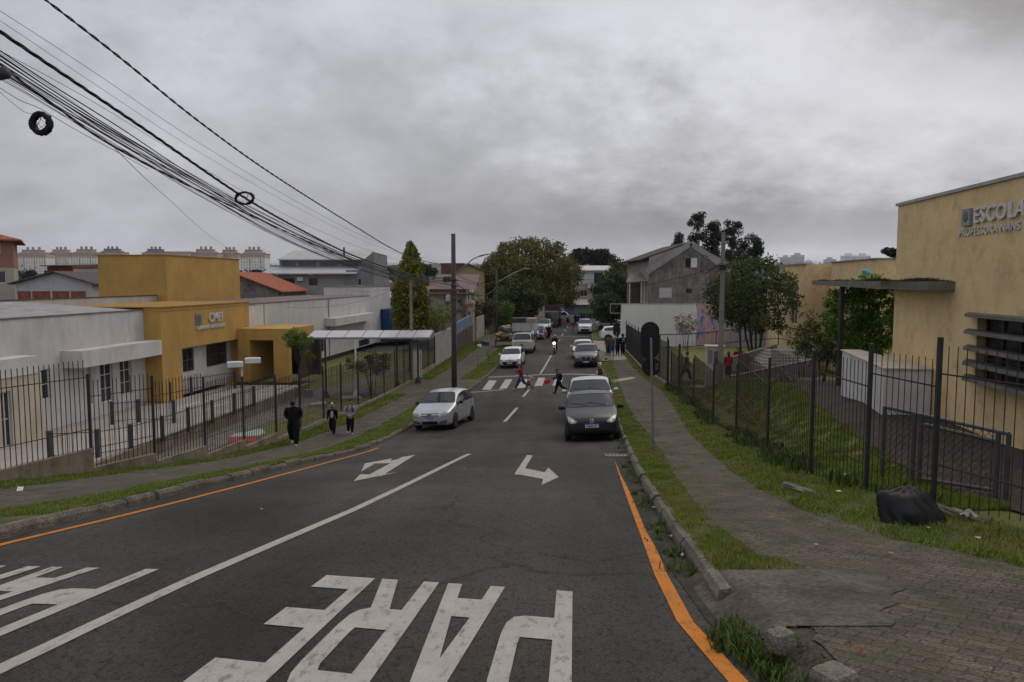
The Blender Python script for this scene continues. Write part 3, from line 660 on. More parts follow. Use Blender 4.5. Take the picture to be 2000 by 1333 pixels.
# white wall running on to the right
wa, wb = yb, fc.ly(722, 0)
hs = holes_at(fc, 0, [(562,590,662,690), (606,632,660,690), (700,728,662,700)], wa); 
hs = [h for h in hs]
w = MB().wall((0, wa, 0), U, wb - wa, 5.15, hs); w.build('wall', WHITE, cm)
for h in hs: window(cm, (0, wa, 0), U, *h, mull=1, rails=0, dep=.13, frame=mat('grey_frame', (.12,.12,.12), .5))
b = MB(); b.box(-7, .05, wa + .07, wb, 5.151, 5.21); b.build('coping', mat('coping', (.16,.13,.12), .9, .3, 2), cm)
b = MB(); b.box(.003, .04, fc.ly(515, 0), fc.ly(515, 0) + .05, 0, 5.1); b.build('wall_joint', mat('pipe_grey', (.3,.29,.28), .6), cm); b = MB(); b.box(.003, .09, fc.ly(641, 0), fc.ly(641, 0) + .1, 0, 5.1); b.build('downpipe', mat('pipe_grey', (.3,.29,.28), .6), cm)
slab(.01, 1.0, fc.ly(655, 1), fc.ly(733, 1), 2.75, 3.45, WHITE)
b = MB(); b.box(-5.0, .0, wb, fc.ly(762, 0), 0, 6.1); b.build('end_block', WHITE, cm)
b = MB(); b.box(-5.06, .06, wb - .06, fc.ly(762, 0), 6.101, 6.16); b.build('coping', mat('coping', (.16,.13,.12), .9, .3, 2), cm)
q = fc.ly(752, 1.2)
b = MB(); b.lathe([(1.9, 0), (1.9, 3.55), (1.75, 3.6)], 24, Matrix.Translation((.9, q + 4, 0))); b.box(-.9, 2.79, q + 4, q + 10, 0, 3.55); b.build('blue_wall', BLUE, cm, smooth=False)
# lettering and emblem on the ochre front
lA, lB = fc.ly(406, 0), fc.ly(437, 0); _, zt = fc.pt(420, 627, 0)
lettering('letter', 'CMEI', .80, cm, (.01, lA, zt - .02), U, LETM, .03, .008, (lB - lA) / 2.02)
lA2, lB2 = fc.ly(382, 0), fc.ly(437, 0)
me_w = max(v.co.x for v in text_mesh('GUILHERME CANTO DARIN', .29).vertices)
lettering('letter', 'GUILHERME CANTO DARIN', .29, cm, (.01, lA2, zt - .42), U, LETM, .03, .006, (lB2 - lA2) / me_w)
b = MB(); a_ = fc.ly(381, 0); b.box(.004, .06, a_, a_ + .62, zt - .1, zt + .52); b.build('emblem', EMB, cm)
b = MB(); b.ell((.07, a_ + .31, zt + .22), (.012, .2, .24), 14, 8); b.build('emblem_shield', mat('emblem_green', (.08,.12,.10), .5, .3, 20), cm)

# covered walkway, lamp post, railings, yard pieces
yardz = CZ - YL
cw = thing('covered_walkway', 'narrow flat walkway roof of translucent panels carried by thin pale posts', 'canopy', (-9.2, 46.5, yardz))
P0, P1, P2, P3 = WP(598, 659, 45.5), WP(838, 659, 48.5), WP(846, 645, 51.3), WP(612, 646, 48.3)
b = MB(); n_ = 7
for i in range(n_):
    t0, t1 = i/n_ + .004, (i+1)/n_ - .004
    a, b1, c1, d1 = P0.lerp(P1, t0), P0.lerp(P1, t1), P3.lerp(P2, t1), P3.lerp(P2, t0)
    dn = Vector((0, 0, -.03)); b.add([a, b1, c1, d1, a+dn, b1+dn, c1+dn, d1+dn], [(0,1,2,3),(7,6,5,4),(0,4,5,1),(2,6,7,3),(1,5,6,2),(0,3,7,4)])
b.build('roof_panel', mat('polycarbonate', (.42,.39,.42), .35, .12, .8, spec=.5), cw, world=True)
b = MB(); dz = Vector((0,0,-.07))
b.sbar(P0+dz, P1+dz, .06, .09); b.sbar(P3+dz, P2+dz, .06, .09)
for i in range(n_+1): b.sbar(P0.lerp(P1, i/n_)+dz*.9, P3.lerp(P2, i/n_)+dz*.9, .05, .06)
b.build('frame', mat('grey_steel', (.20,.20,.20), .5), cw, world=True)
for px, t in ((688, .38), (632, .14), (813, .9), (760, .68)):
    p = P0.lerp(P1, t) if t != .68 else P3.lerp(P2, t); zb = yard_z(p.x, p.y) if p.x < fL(p.y) else walk_z(p.x, p.y)
    b = MB(); b.bar((p.x, p.y, zb), (p.x, p.y, p.z - .12), .06, 8); b.lathe([(.24, 0), (.09, .42)], 8, Matrix.Translation((p.x, p.y, zb))); b.build('post', WMET if t == .38 else STEEL, cw, world=True)
def lamp_post(px, Z, py_top, heads):
    p = WP(px, py_top, Z); zb = yard_z(p.x, p.y)
    t = thing('lamp_post', 'white double-headed garden lamp post standing just behind the left fence', 'lamp post', (p.x, p.y, zb))
    MB().bar((0,0,0), (0,0,p.z - zb), .045, 8).build('post', WMET, t)
    for dx, dy, dz in heads:
        M = Matrix.Translation((dx, dy, p.z - zb + dz)) @ Matrix.Rotation(.35, 4, 'Z')
        MB().box(-.3, .3, -.24, .24, -.09, .09, M).box(-.22, .22, -.17, .17, .092, .11, M).build('lamp_head', WMET, t)
        d = MB(); d.box(-.22, .22, -.17, .17, -.11, -.092, M); d.build('diffuser', mat('lamp_diffuser', (.5,.5,.48), .4), t)
lamp_post(469, 29.5, 709, [(-.22, -.1, -.06), (.36, .25, .06)])
# patio slab and its step
pe = PL([27,40,48], [-15.25,-13.95,-13.2])
pm = MB(); ys_ = [24.0, 28, 32, 36, 40, 44, 48]
for a, b_ in zip(ys_[:-1], ys_[1:]):
    for q0, q1 in ((a, b_),):
        pm.quad((-32, q0, zp), (pe(q0)-.25, q0, zp), (pe(q1)-.25, q1, zp), (-32, q1, zp))
po = pm.build('patio', PATIO); po['kind'] = 'structure'
pk = MB()
for a, b_ in zip(ys_[:-1], ys_[1:]):
    x0, x1 = pe(a), pe(b_)
    pk.add([(x0-.25,a,zp+.12),(x0,a,zp+.12),(x1,b_,zp+.12),(x1-.25,b_,zp+.12),(x0,a,yardz-.1),(x1,b_,yardz-.1),(x0-.25,a,zp-.1),(x1-.25,b_,zp-.1)], [(0,1,2,3),(1,4,5,2),(6,0,3,7)])
pk.build('patio_edge', CONCD)['kind'] = 'structure'
yp = MB()
for a, b_ in zip(ys_[:-1], ys_[1:]): yp.quad((pe(a)+.02, a, yardz+.02), (pe(a)+1.9, a, yardz+.02), (pe(b_)+1.9, b_, yardz+.02), (pe(b_)+.02, b_, yardz+.02))
yp.quad((-12.3,48,yardz+.02),(-11.1,48,yardz+.02),(-8.2,62,yardz+.02),(-10.0,62,yardz+.02)); yp.quad((-13.2,48,yardz+.024),(-7.4,46.8,yardz+.024),(-7.2,49.5,yardz+.024),(-13,50.2,yardz+.024))
yp.build('yard_path', mat('yard_cobble', (.17,.155,.135), .9, .25, 2, bump=.6, bscale=20, brick=(.2,.2,.015,(.5,.5,.48),(0,0,.1))))['kind'] = 'structure'
# painted game lines on the far patio
gl = MB()
for (x0, y0, x1, y1) in ((-17.9,38.5,-14.3,38.2), (-17.7,41.5,-14,41.2), (-17.9,38.5,-17.6,41.5), (-16.2,38.4,-15.9,41.3), (-17.4,44,-13.9,43.8), (-17.2,46.8,-13.8,46.5)):
    d = Vector((x1-x0, y1-y0, 0)).normalized(); n = Vector((-d.y, d.x, 0))*.05; a = Vector((x0,y0,zp+.006)); c = Vector((x1,y1,zp+.006)); gl.quad(a-n, c-n, c+n, a+n)
gl.build('patio_marking', mat('patio_paint', (.55,.53,.45), .8, .2, 3))['kind'] = 'structure'
def railing(name, label, pts, h, post_w, m, spacing=.13, group=None, base=None):
    """picket railing on level ground with stout square posts"""
    t = thing(name, label, 'railing', pts[0], 0, group); o = Vector(pts[0])
    r = MB(); pk_ = MB()
    for a, b_ in zip(pts[:-1], pts[1:]):
        a, b_ = Vector(a), Vector(b_); z1 = Vector((0,0,h*.9)); z0 = Vector((0,0,.15)); d = b_ - a
        r.bar(a+z1, b_+z1, .016, 5); r.bar(a+z0, b_+z0, .014, 5)
        k = max(2, int(d.length / spacing))
        for i in range(1, k): p = a + d*i/k; pk_.bar(p + Vector((0,0,.04)), p + Vector((0,0,h*1.0)), .0085, 4, caps=False)
    r.build('rail', m, t, world=True); pk_.build('pickets', RUST, t, world=True)
    for p in pts: p = Vector(p); MB().box(p.x-post_w/2, p.x+post_w/2, p.y-post_w/2, p.y+post_w/2, p.z, p.z+h).build('post', mat('blue_grey_post', (.04,.048,.055), .5, .25, 4), t, world=True)
    return t
def Gp(px, py): 
    k = (py - HY) / F; Z = 6.8 / k; return ((px - CX)/F*Z, Z, zp)
railing('railing', 'low picket railing with thick grey posts along the edge of the nursery patio', [Gp(83,903), Gp(178,898), Gp(245,886), Gp(308,866), Gp(360,846), Gp(408,829), Gp(452,812), Gp(491,796)], 1.1, .13, STEEL)
railing('railing', 'second picket railing crossing the patio from the white wall to the ochre corner', [Gp(210,832), Gp(262,827), Gp(332,829)], 1.1, .13, STEEL)
railing('railing', 'short picket railing on the patio in front of the ochre recess', [Gp(326,786), Gp(368,774), Gp(455,760)], 1.1, .12, STEEL)

# ---- generic house
TILE = mat('clay_tiles', (.33,.10,.045), .85, .25, 2.5, wave=(2.6,'X',.8), stain=.35, stain_v=False, stain_col=(.10,.04,.03))
DKROOF = mat('dark_old_roof', (.10,.085,.078), .9, .3, 2, wave=(2.2,'X',.8))
MROOF = mat('metal_roof', (.40,.405,.40), .6, .12, .8, wave=(1.6,'X',.7), stain=.3, stain_v=False, stain_col=(.2,.2,.19))
BRICK = mat('red_brick', (.27,.095,.055), .9, .25, 2, bump=.5, brick=(.24,.12,.012,(.7,.7,.7),(math.pi/2,0,0)))
GREYW = mat('bare_cement_wall', (.185,.165,.145), .92, .4, .9, bump=.4, bscale=12, stain=.9, stain_col=(.045,.038,.033), moss=((.07,.06,.052), .8, .54, .7))
DGREY = mat('grey_paint_wall', (.20,.20,.20), .9, .15, .8, stain=.4, stain_col=(.08,.08,.08))
def house(name, label, cat, x0, x1, y0, y1, zb, zt, wm, roof=('flat', .3, MROOF), front=(), right=(), left=(), rz=0, wdep=.12, group=None, frame=None):
    t = thing(name, label, cat, (x0, y0, zb), rz, group); w, d, h = x1-x0, y1-y0, zt-zb
    m = MB(); F_ = [tuple(q[:4]) for q in front]; R_ = [tuple(q[:4]) for q in right]; L_ = [tuple(q[:4]) for q in left]
    m.wall((0,0,0), (1,0,0), w, h, F_); m.wall((w,0,0), (0,1,0), d, h, R_); m.wall((w,d,0), (-1,0,0), w, h); m.wall((0,d,0), (0,-1,0), d, h, L_)
    k = roof[0]; over = .5
    r = MB()
    if k == 'flat':
        r.box(-.08, w+.08, -.08, d+.08, h+.002, h+roof[1])
    elif k == 'gy':     # ridge along y, gable towards the street camera
        rise, rm = roof[1], roof[2]; rx = roof[3] if len(roof) > 3 else w/2; over = roof[4] if len(roof) > 4 else .5
        for y in (0, d): m.add([(0,y,h), (w,y,h), (rx,y,h+rise)], [(0,1,2) if y == 0 else (2,1,0)])
        for s_, xe in ((-1, 0), (1, w)):
            sl = rise/abs(rx-xe); xo = xe + s_*over; zo = h - over*sl
            a, b_ = (xo, zo), (rx, h+rise); vs = [(p, y, z+q) for q in (.02, .14) for y in (-over, d+over) for p, z in (a, b_)]
            r.add(vs, [(0,1,3,2),(4,6,7,5),(0,4,5,1),(2,3,7,6),(0,2,6,4),(1,5,7,3)])
    elif k == 'gx':
        rise, rm = roof[1], roof[2]; ry = d/2
        for x in (0, w): m.add([(x,0,h), (x,d,h), (x,ry,h+rise)], [(0,1,2)])
        for s_, ye in ((-1, 0), (1, d)):
            sl = rise/ry; yo = ye + s_*over; zo = h - over*sl
            vs = [(x, p, z+q) for q in (.02, .14) for x in (-over, w+over) for p, z in ((yo, zo), (ry, h+rise))]
            r.add(vs, [(0,1,3,2),(4,6,7,5),(0,4,5,1),(2,3,7,6),(0,2,6,4),(1,5,7,3)])
    elif k == 'hip':
        rise = roof[1]; o_ = .8; i_ = min(w, d)/2 + o_
        a = [(-o_,-o_,h), (w+o_,-o_,h), (w+o_,d+o_,h), (-o_,d+o_,h)]
        tp = [(i_-o_, i_-o_, h+rise), (w+o_-i_, max(i_-o_, d+o_-i_), h+rise)]
        r.add([(x,y,z-.02) for x,y,z in a] + [(x,y,z+.12) for x,y,z in a] + tp, [(3,2,1,0),(0,1,5,4),(1,2,6,5),(2,3,7,6),(3,0,4,7),(4,5,9,8),(5,6,9),(6,7,8,9),(7,4,8)])
    elif k == 'shed':   # low at the front, high at the back
        rise = roof[1]; o_ = .5
        m.add([(0,0,h),(0,d,h),(0,d,h+rise)], [(2,1,0)]); m.add([(w,0,h),(w,d,h),(w,d,h+rise)], [(0,1,2)]); m.wall((w,d,h), (-1,0,0), w, rise)
        sl = rise/d; r.add([(x,y,h+y*sl+q) for q in (.02,.13) for x in (-o_,w+o_) for y in (-o_,d+o_)], [(0,1,3,2),(4,6,7,5),(0,4,5,1),(2,3,7,6),(0,2,6,4),(1,5,7,3)])
    m.build('wall', wm, t); r.build('roof', roof[2] if len(roof) > 2 else MROOF, t)
    for src, o, u in ((front, (0,0,0), (1,0,0)), (right, (w,0,0), (0,1,0)), (left, (0,d,0), (0,-1,0))):
        for q in src:
            op = q[4] if len(q) > 4 else {}
            window(t, o, u, *q[:4], **dict(dict(dep=wdep, frame=frame or WMET, mull=1), **op))
    return t
def X(px, Z): return (px - CX) / F * Z
def Zy(py, Z): return CZ - (py - HY) / F * Z
GB = CZ - 7.4
BROWN = mat('terracotta_render', (.27,.145,.095), .88, .12, .6); 
AX, AY = -50.1-16*math.cos(.55), 75-16*math.sin(.55)
t = house('apartment_house', 'brown and beige three-storey block with clay roof at the left edge', 'house', AX, AX+16, AY, AY+10, GB, Zy(472,75), mat('beige_render', (.40,.34,.28), .88, .1, .6, stain=.2), ('hip', 1.9, TILE),
    rz=.55, front=[(14.1, 15.3, Zy(553,75)-GB, Zy(530,75)-GB), (13.1, 15.0, Zy(497,75)-GB, Zy(474.5,75)-GB)])
b = MB(); b.wall((0,-.03,Zy(523,75)-GB), (1,0,0), 16.03, Zy(472,75)-Zy(523,75)-.01, [(13.1, 15.0, Zy(497,75)-Zy(523,75), Zy(474.5,75)-Zy(523,75))], rev=.03)
b.wall((16.03,-.03,Zy(523,75)-GB), (0,1,0), 10, Zy(472,75)-Zy(523,75)-.01); b.build('upper_wall', BROWN, t)
t = house('gabled_house', 'white shed-like house with dark gable roof and a row of brick panels', 'house', X(33,68), X(183,68), 68, 82, GB, Zy(554,68), mat('white_grey_wall', (.46,.455,.46), .88, .1, .6, stain=.3, stain_col=(.2,.19,.18)), ('gy', Zy(533,68)-Zy(554,68), DKROOF, X(112,68)-X(33,68), .45))
for i, (a, c) in enumerate(((36,62),(65,100),(104,137),(140,169))):
    MB().box(X(a,68)-X(33,68), X(c,68)-X(33,68), -.025, .02, Zy(586,68)-GB, Zy(569,68)-GB).build('brick_panel', BRICK, t)
house('brick_house', 'unplastered red brick house with a flat slab behind the gabled one', 'house', X(96,86), X(150,86), 86, 96, GB, Zy(521,86), BRICK, ('shed', .35, DKROOF))
house('rendered_house', 'plain cream rendered block with brick top courses between brick house and ochre box', 'house', X(147,80), X(205,80), 80, 92, GB, Zy(525,80), mat('pale_cream_wall', (.42,.40,.37), .88, .12, .5, stain=.35, stain_col=(.15,.13,.12)), ('flat', .25, BRICK))
house('tiled_house', 'grey rough-walled house with bright orange clay tile roof', 'house', -36, -25.7, 82, 92.7, GB, .5, GREYW, ('gy', 1.98, TILE, 5.2, .5), front=[(4.4, 4.9, 6.0, 6.2, dict(mull=0))])
# two-storey grey house with metal roofs
Gz = GB
t = thing('large_grey_house', 'large grey house with two tiers of pale metal roof and a band of upper windows', 'house', (X(545,95), 95, Gz))
x0, x1 = X(545,95), X(700,95)
fh = [(X(552,95)-x0, X(577,95)-x0, Zy(556,95)-Gz, Zy(544,95)-Gz), (X(604,95)-x0, X(622,95)-x0, Zy(558,95)-Gz, Zy(543,95)-Gz)]
m = MB().wall((0,0,0), (1,0,0), x1-x0, Zy(537,95)-Gz, fh).wall((0,12,0),(0,-1,0),12,Zy(537,95)-Gz); m.build('wall', mat('pale_grey_wall', (.30,.30,.29), .9, .12, .6, stain=.4, stain_col=(.1,.1,.1)), t)
for h in fh: window(t, (0,0,0), (1,0,0), *h, mull=1, frame=mat('grey_frame', (.12,.12,.12), .5))
ze, zr_ = Zy(536,94)-Gz, Zy(524,98)-Gz
m = MB(); m.add([(x, y, z+q) for q in (0,.12) for x in (X(517,95)-x0, X(700,95)-x0) for y, z in ((-1.0, ze), (3, zr_))], [(0,1,3,2),(4,6,7,5),(0,4,5,1),(2,3,7,6),(0,2,6,4),(1,5,7,3)]); m.build('lower_roof', MROOF, t)
uh = [(X(a,98)-X(548,98), X(c,98)-X(548,98), .35, 1.0) for a, c in ((553,580),(585,620),(626,662),(667,700))]
m = MB().wall((X(548,98)-x0, 3, zr_-.15), (1,0,0), X(712,98)-X(548,98), 1.35, uh).wall((X(548,98)-x0, 12, zr_-.15), (0,-1,0), 9, 1.35); m.build('upper_wall', mat('teal_grey_wall', (.20,.23,.22), .8, .15, 1), t)
for h in uh: window(t, (X(548,98)-x0, 3, zr_-.15), (1,0,0), *h, mull=3, frame=mat('green_grey_frame', (.10,.14,.13), .5), fw=.06)
zu, zv = Zy(509,97.5)-Gz, Zy(492,104)-Gz
m = MB(); m.add([(x, y, z+q) for q in (0,.12) for x, y, z in ((X(545,97.5)-x0, 2.3, zu), (X(575,104)-x0, 9, zv), (X(716,97.5)-x0, 2.3, zu), (X(732,104)-x0, 9, zv))], [(0,1,3,2),(4,6,7,5),(0,4,5,1),(2,3,7,6),(0,2,6,4),(1,5,7,3)]); m.build('upper_roof', MROOF, t)
gx0, gx1 = X(678,95)-x0, X(732,95)-x0
m = MB(); m.wall((gx0,-.3,0), (1,0,0), gx1-gx0, Zy(528,95)-Gz, [(X(700,95)-x0-gx0, X(708,95)-x0-gx0, Zy(558,95)-Gz, Zy(544,95)-Gz)]); m.wall((gx1,-.3,0), (0,1,0), 12, Zy(528,95)-Gz)
m.add([(X(710,95)-x0,-.28,Zy(528,95)-Gz),(gx1,-.28,Zy(528,95)-Gz),(gx1,-.28,Zy(493,95)-Gz),(X(710,95)-x0,-.28,Zy(510,95)-Gz)], [(0,1,2,3)]); m.quad((gx1,-.3,Zy(528,95)-Gz),(gx1,10,Zy(528,95)-Gz),(gx1,10,Zy(495,95)-Gz),(gx1,-.3,Zy(493,95)-Gz)); m.build('side_wall', DGREY, t)
window(t, (gx0,-.3,0), (1,0,0), X(700,95)-x0-gx0, X(708,95)-x0-gx0, Zy(558,95)-Gz, Zy(544,95)-Gz, mull=0)
MB().bar((X(664,97)-x0, 5, zu), (X(664,97)-x0, 5, Zy(484,100)-Gz), .12, 8).build('chimney', RUST, t)
MB().box(X(583,95)-x0, X(594,95)-x0, -.35, -.02, Zy(549,95)-Gz, Zy(541,95)-Gz).build('air_conditioner', WMET, t)
# houses along the left pavement
x0 = X(838,80)
t = house('pink_roofed_house', 'house with faded pink metal roof behind the utility pole', 'house', x0, -4.55, 80, 94, GB, Zy(574,80), mat('stained_plaster', (.30,.285,.26), .9, .2, .8, stain=.7, stain_col=(.09,.08,.07)), ('shed', 2.0, mat('faded_pink_roof', (.15,.098,.092), .8, .2, 1, wave=(1.8,'X',.7))))
MB().box(.05, -4.6-x0, -.04, .02, Zy(574,80)-GB+.0, Zy(565,80)-GB).build('fascia_band', mat('dark_red_band', (.09,.03,.03), .8), t)
x0 = X(885,115)
house('yellow_house', 'yellow gabled house with a deep dark balcony beyond the pole', 'house', x0, X(947,115), 115, 127, GB, Zy(531,115), mat('dull_yellow_wall', (.36,.27,.15), .88, .15, .6, stain=.25), ('gy', Zy(517,115)-Zy(531,115), DKROOF), front=[(X(903,115)-x0, X(934,115)-x0, Zy(558,115)-GB, Zy(539,115)-GB, dict(mull=2, glass=DARK, frame=mat('grey_frame', (.12,.12,.12), .5)))])
house('brick_block', 'dark red brick block rising behind the pink roof', 'house', X(862,130), X(906,130), 130, 140, GB, Zy(518,130), mat('dark_brick_far', (.13,.06,.045), .9, .2, 1), ('flat', .3, DKROOF))
house('pale_block', 'small pale building with a blue water tank seen beside the conifer', 'building', X(838,260), X(866,260), 260, 275, -4, Zy(519,260), mat('pale_far', (.4,.38,.33), .9), ('flat', .5, MROOF), front=[(1.2, 3, 6, 7.4), (4, 5.6, 6, 7.4)])
tt = MB(); tt.lathe([(.9,0),(1.1,1.2),(.9,1.4)], 14, Matrix.Translation((X(851,258), 258, Zy(536,258)))); tag(tt.build('water_tank', mat('tank_blue', (.03,.10,.25), .6)), 'blue water tank in front of the small pale building', 'water tank')
# property walls along the left pavement
def line_wall(name, label, y0, y1, h0, h1, m, cat='wall', thick=.16, xf=None, extra=None):
    xf = xf or fL; mb = MB(); n = max(1, int((y1-y0)/3)); o = Vector((xf(y0), y0, walk_z(xf(y0), y0)))
    t = thing(name, label, cat, o)
    for i in range(n):
        a = y0+(y1-y0)*i/n; c = y0+(y1-y0)*(i+1)/n; za = walk_z(xf(a), a); zc = walk_z(xf(c), c); ha_ = h0+(h1-h0)*i/n; hc = h0+(h1-h0)*(i+1)/n
        vs = [(xf(y)+s_, y, z) for y, z0_, z1_ in ((a, za-1.6, za+ha_), (c, zc-1.6, zc+hc)) for s_ in (-thick, 0) for z in (z0_, z1_)]
        mb.add(vs, [(0,1,3,2),(4,6,7,5),(0,4,5,1),(2,3,7,6),(0,2,6,4),(1,5,7,3)])
    mb.build('wall_panel', m, t, world=True); return t
GRAF = mat('graffiti_wall', (.30,.29,.27), .9, .2, 1, stain=.5, stain_col=(.1,.09,.08), moss=((.28,.14,.14), .7, .56, .8))
line_wall('graffiti_wall', 'pale wall with faded pink graffiti beside the left pavement', 58.5, 67, 2.55, 2.55, GRAF)
t = line_wall('corrugated_fence', 'blue corrugated sheet fence with brown boards below', 67.1, 78.8, 2.75, 2.95, mat('blue_corrugated', (.13,.20,.27), .7, .2, 1, wave=(1.6,'Y',.8), stain=.3), 'fence')
mb = MB()
for a, c in ((69,73.8),(74,78.6)):
    vs = [(fL(y)+s_, y, walk_z(fL(y), y)+z) for y in (a, c) for s_ in (.02, .06) for z in (.05, 1.7 if y < 72 else 1.85)]
    mb.add(vs, [(0,1,3,2),(4,6,7,5),(0,4,5,1),(2,3,7,6),(0,2,6,4),(1,5,7,3)])
mb.build('board', mat('brown_board', (.075,.055,.04), .9, .3, 2), t, world=True)
px_ = fL(80); t = thing('gate_pillar', 'tall peeling peach pillar at the end of the blue sheet fence', 'pillar', (px_, 80, walk_z(px_, 80)))
PEACH = mat('peach_plaster', (.42,.28,.20), .9, .2, 1.5, stain=.5, stain_col=(.15,.11,.09))
MB().box(-.75, .0, -.6, .6, -1, 4.0).build('shaft', PEACH, t); MB().box(-.95, .12, -.75, .75, 4.001, 4.25).build('cap', PEACH, t)
for i in range(3): MB().bar((-.7+.3*i, -.4, 4.25), (-.7+.3*i, -.4, 5.5), .07, 8).build('baluster', WMET, t)
line_wall('peeling_wall', 'peeling cream wall with a gate between pillar and far bushes', 82, 88, 2.4, 2.4, mat('peeling_cream', (.34,.29,.24), .9, .3, 1.2, stain=.7, stain_col=(.1,.08,.07)))
line_wall('boundary_wall', 'long grey boundary wall under the big tree', 92, 128, 2.3, 2.3, GREYW)
MB().box(0,0,0,0,0,0)
# facade at the end of the street
x0 = X(1108,150); t = house('end_house', 'pale two-storey house with balconies closing the end of the street', 'house', x0, X(1194,150), 150, 162, GB - .1, Zy(557,150), mat('peach_wall', (.36,.27,.21), .9, .15, .6, stain=.3), ('flat', .25, mat('slab_edge', (.25,.22,.2), .9)),
    front=[(X(a,150)-x0, X(c,150)-x0, Zy(d,150)-GB+.1, Zy(e,150)-GB+.1) for a, c, e, d in ((1110,1121,568,578),(1133,1147,567,579),(1158,1164,567,584),(1173,1186,567,578))])
u0 = X(1136,150)-x0; uw = X(1192,150)-X(1136,150); zb_ = Zy(556,150)-GB+.1; hh2 = Zy(530,150)-Zy(556,150)
fh = [(X(1160,150)-X(1136,150), X(1177,150)-X(1136,150), .1, hh2-.3), (X(1181,150)-X(1136,150), X(1191,150)-X(1136,150), .1, hh2-.4)]
MB().wall((u0,.4,zb_), (1,0,0), uw, hh2, fh).wall((u0+uw,.4,zb_),(0,1,0),8,hh2).wall((u0,8.4,zb_),(0,-1,0),8,hh2).build('upper_wall', WHITE, t)
for h in fh: window(t, (u0,.4,zb_), (1,0,0), *h, mull=1, frame=mat('grey_frame', (.12,.12,.12), .5))
MB().add([(x, y, z+q) for q in (0,.2) for x in (u0-.4, u0+uw+.4) for y, z in ((-.6, zb_+hh2), (5, zb_+hh2+1.0))], [(0,1,3,2),(4,6,7,5),(0,4,5,1),(2,3,7,6),(0,2,6,4),(1,5,7,3)]).build('upper_roof', mat('white_roof_sheet', (.5,.49,.46), .7, .1, 1, wave=(1.5,'X',.6)), t)
MB().box(X(1147,150)-x0, X(1197,150)-x0, -1.2, .1, Zy(562,149)-GB, Zy(557,149)-GB+.2).build('balcony_roof', mat('white_roof_sheet', (.5,.49,.46), .7), t)
r = MB(); 
for i in range(40): r.bar((X(1136,149)-x0+i*.145, -.9, zb_+.1), (X(1136,149)-x0+i*.145, -.9, zb_+1.0), .012, 4)
r.bar((X(1136,149)-x0, -.9, zb_+1.0), (X(1192,149)-x0, -.9, zb_+1.0), .025, 5); r.build('balcony_railing', STEEL, t)
BW = mat('blue_mural_wall', (.09,.13,.22), .88, .2, .8, stain=.4)
t = thing('blue_wall_house', 'low blue painted wall with green graffiti under a pale awning roof', 'building', (X(1102,143), 143, GB+.1))
x0 = X(1102,143)
MB().wall((0,0,0), (1,0,0), X(1168,143)-x0, Zy(596,143)-GB-.1).wall((X(1168,143)-x0,0,0),(0,1,0),6,Zy(596,143)-GB-.1).build('wall', BW, t)
MB().add([(x, y, z+q) for q in (0,.12) for x in (-.3, X(1170,143)-x0) for y, z in ((-.6, Zy(596,143)-GB-.1), (5, Zy(586,148)-GB-.1))], [(0,1,3,2),(4,6,7,5),(0,4,5,1),(2,3,7,6),(0,2,6,4),(1,5,7,3)]).build('awning_roof', mat('dusty_roof', (.34,.30,.26), .85, .15, 1, wave=(1.5,'X',.6)), t)
g = MB(); gz_ = Zy(606,143)-GB-.1
for i, (a, w_, h_, k) in enumerate(((1122,6,7,.2),(1128,6,6,-.3),(1134,7,7,.15),(1141,6,6,-.2),(1147,6,8,.25),(1153,7,6,-.1))):
    xa = X(a,143)-x0; w_ = w_*.098; h_ = h_*.098
    g.prism([(xa,gz_-h_*.8),(xa+w_*.4,gz_-h_),(xa+w_+k*.3,gz_-h_*.7),(xa+w_,gz_+h_*.1),(xa+w_*1.1,gz_+h_*.4),(xa+w_*.6,gz_+h_*.2),(xa+w_*.2,gz_+h_*.5),(xa-.05+k*.3,gz_+h_*.1)], (0,0,0), (1,0,0), (0,0,1), (0,-1,0), .02)
g.build('graffiti', mat('green_graffiti', (.12,.22,.05), .8, .3, 3), t)
# unfinished concrete house on the right
x0 = X(1267,85); t = house('unfinished_house', 'bare grey concrete house with gable wall and white shutters', 'house', x0, 24.9, 85, 85.5, CZ-6.8, Zy(528,85), GREYW, ('gy', Zy(477,85)-Zy(528,85), mat('dark_sheet_roof', (.06,.054,.048), .85, .3, 1.5, wave=(.9,'Y',1)), X(1347,85)-x0, .02),
    front=[(X(a,85)-x0, X(c,85)-x0, Zy(d,85)-CZ+6.8, Zy(e,85)-CZ+6.8, o) for a, c, e, d, o in ((1287,1312,562,582,dict(louvre=7, mull=1, glass=WMET)),(1339,1350,564,573,dict(mull=1, frame=RUST)),(1378,1389,562,581,dict(mull=0, glass=DARK)),(1390,1400,562,581,dict(mull=0, louvre=7, glass=WMET)))])
MB().box(X(1336,85)-x0, X(1360,85)-x0, -.05, .02, Zy(524,85)-CZ+6.8, Zy(504,85)-CZ+6.8).build('window_surround', GREYW, t)
f = MB(); f.box(X(1336,85)-x0+.06, X(1347,85)-x0, -.065, -.051, Zy(524,85)-CZ+6.85, Zy(504,85)-CZ+6.75); f.build('window', DARK, t)
f = MB(); f.box(X(1347.5,85)-x0, X(1360,85)-x0-.05, -.075, -.051, Zy(524,85)-CZ+6.85, Zy(504,85)-CZ+6.75)
for i in range(7): f.box(X(1347.5,85)-x0, X(1360,85)-x0-.05, -.085, -.076, Zy(524,85)-CZ+6.9+i*.15, Zy(524,85)-CZ+6.93+i*.15)
f.build('shutter', WMET, t)
def slabq(pts, th, name, m, t):
    v = [Vector(p) for p in pts]; n = (v[1]-v[0]).cross(v[3]-v[0]).normalized()*th; v2 = [p - n for p in v]
    return MB().add(v + v2, [(0,1,2,3),(7,6,5,4),(0,4,5,1),(1,5,6,2),(2,6,7,3),(3,7,4,0)]).build(name, m, t, world=True)
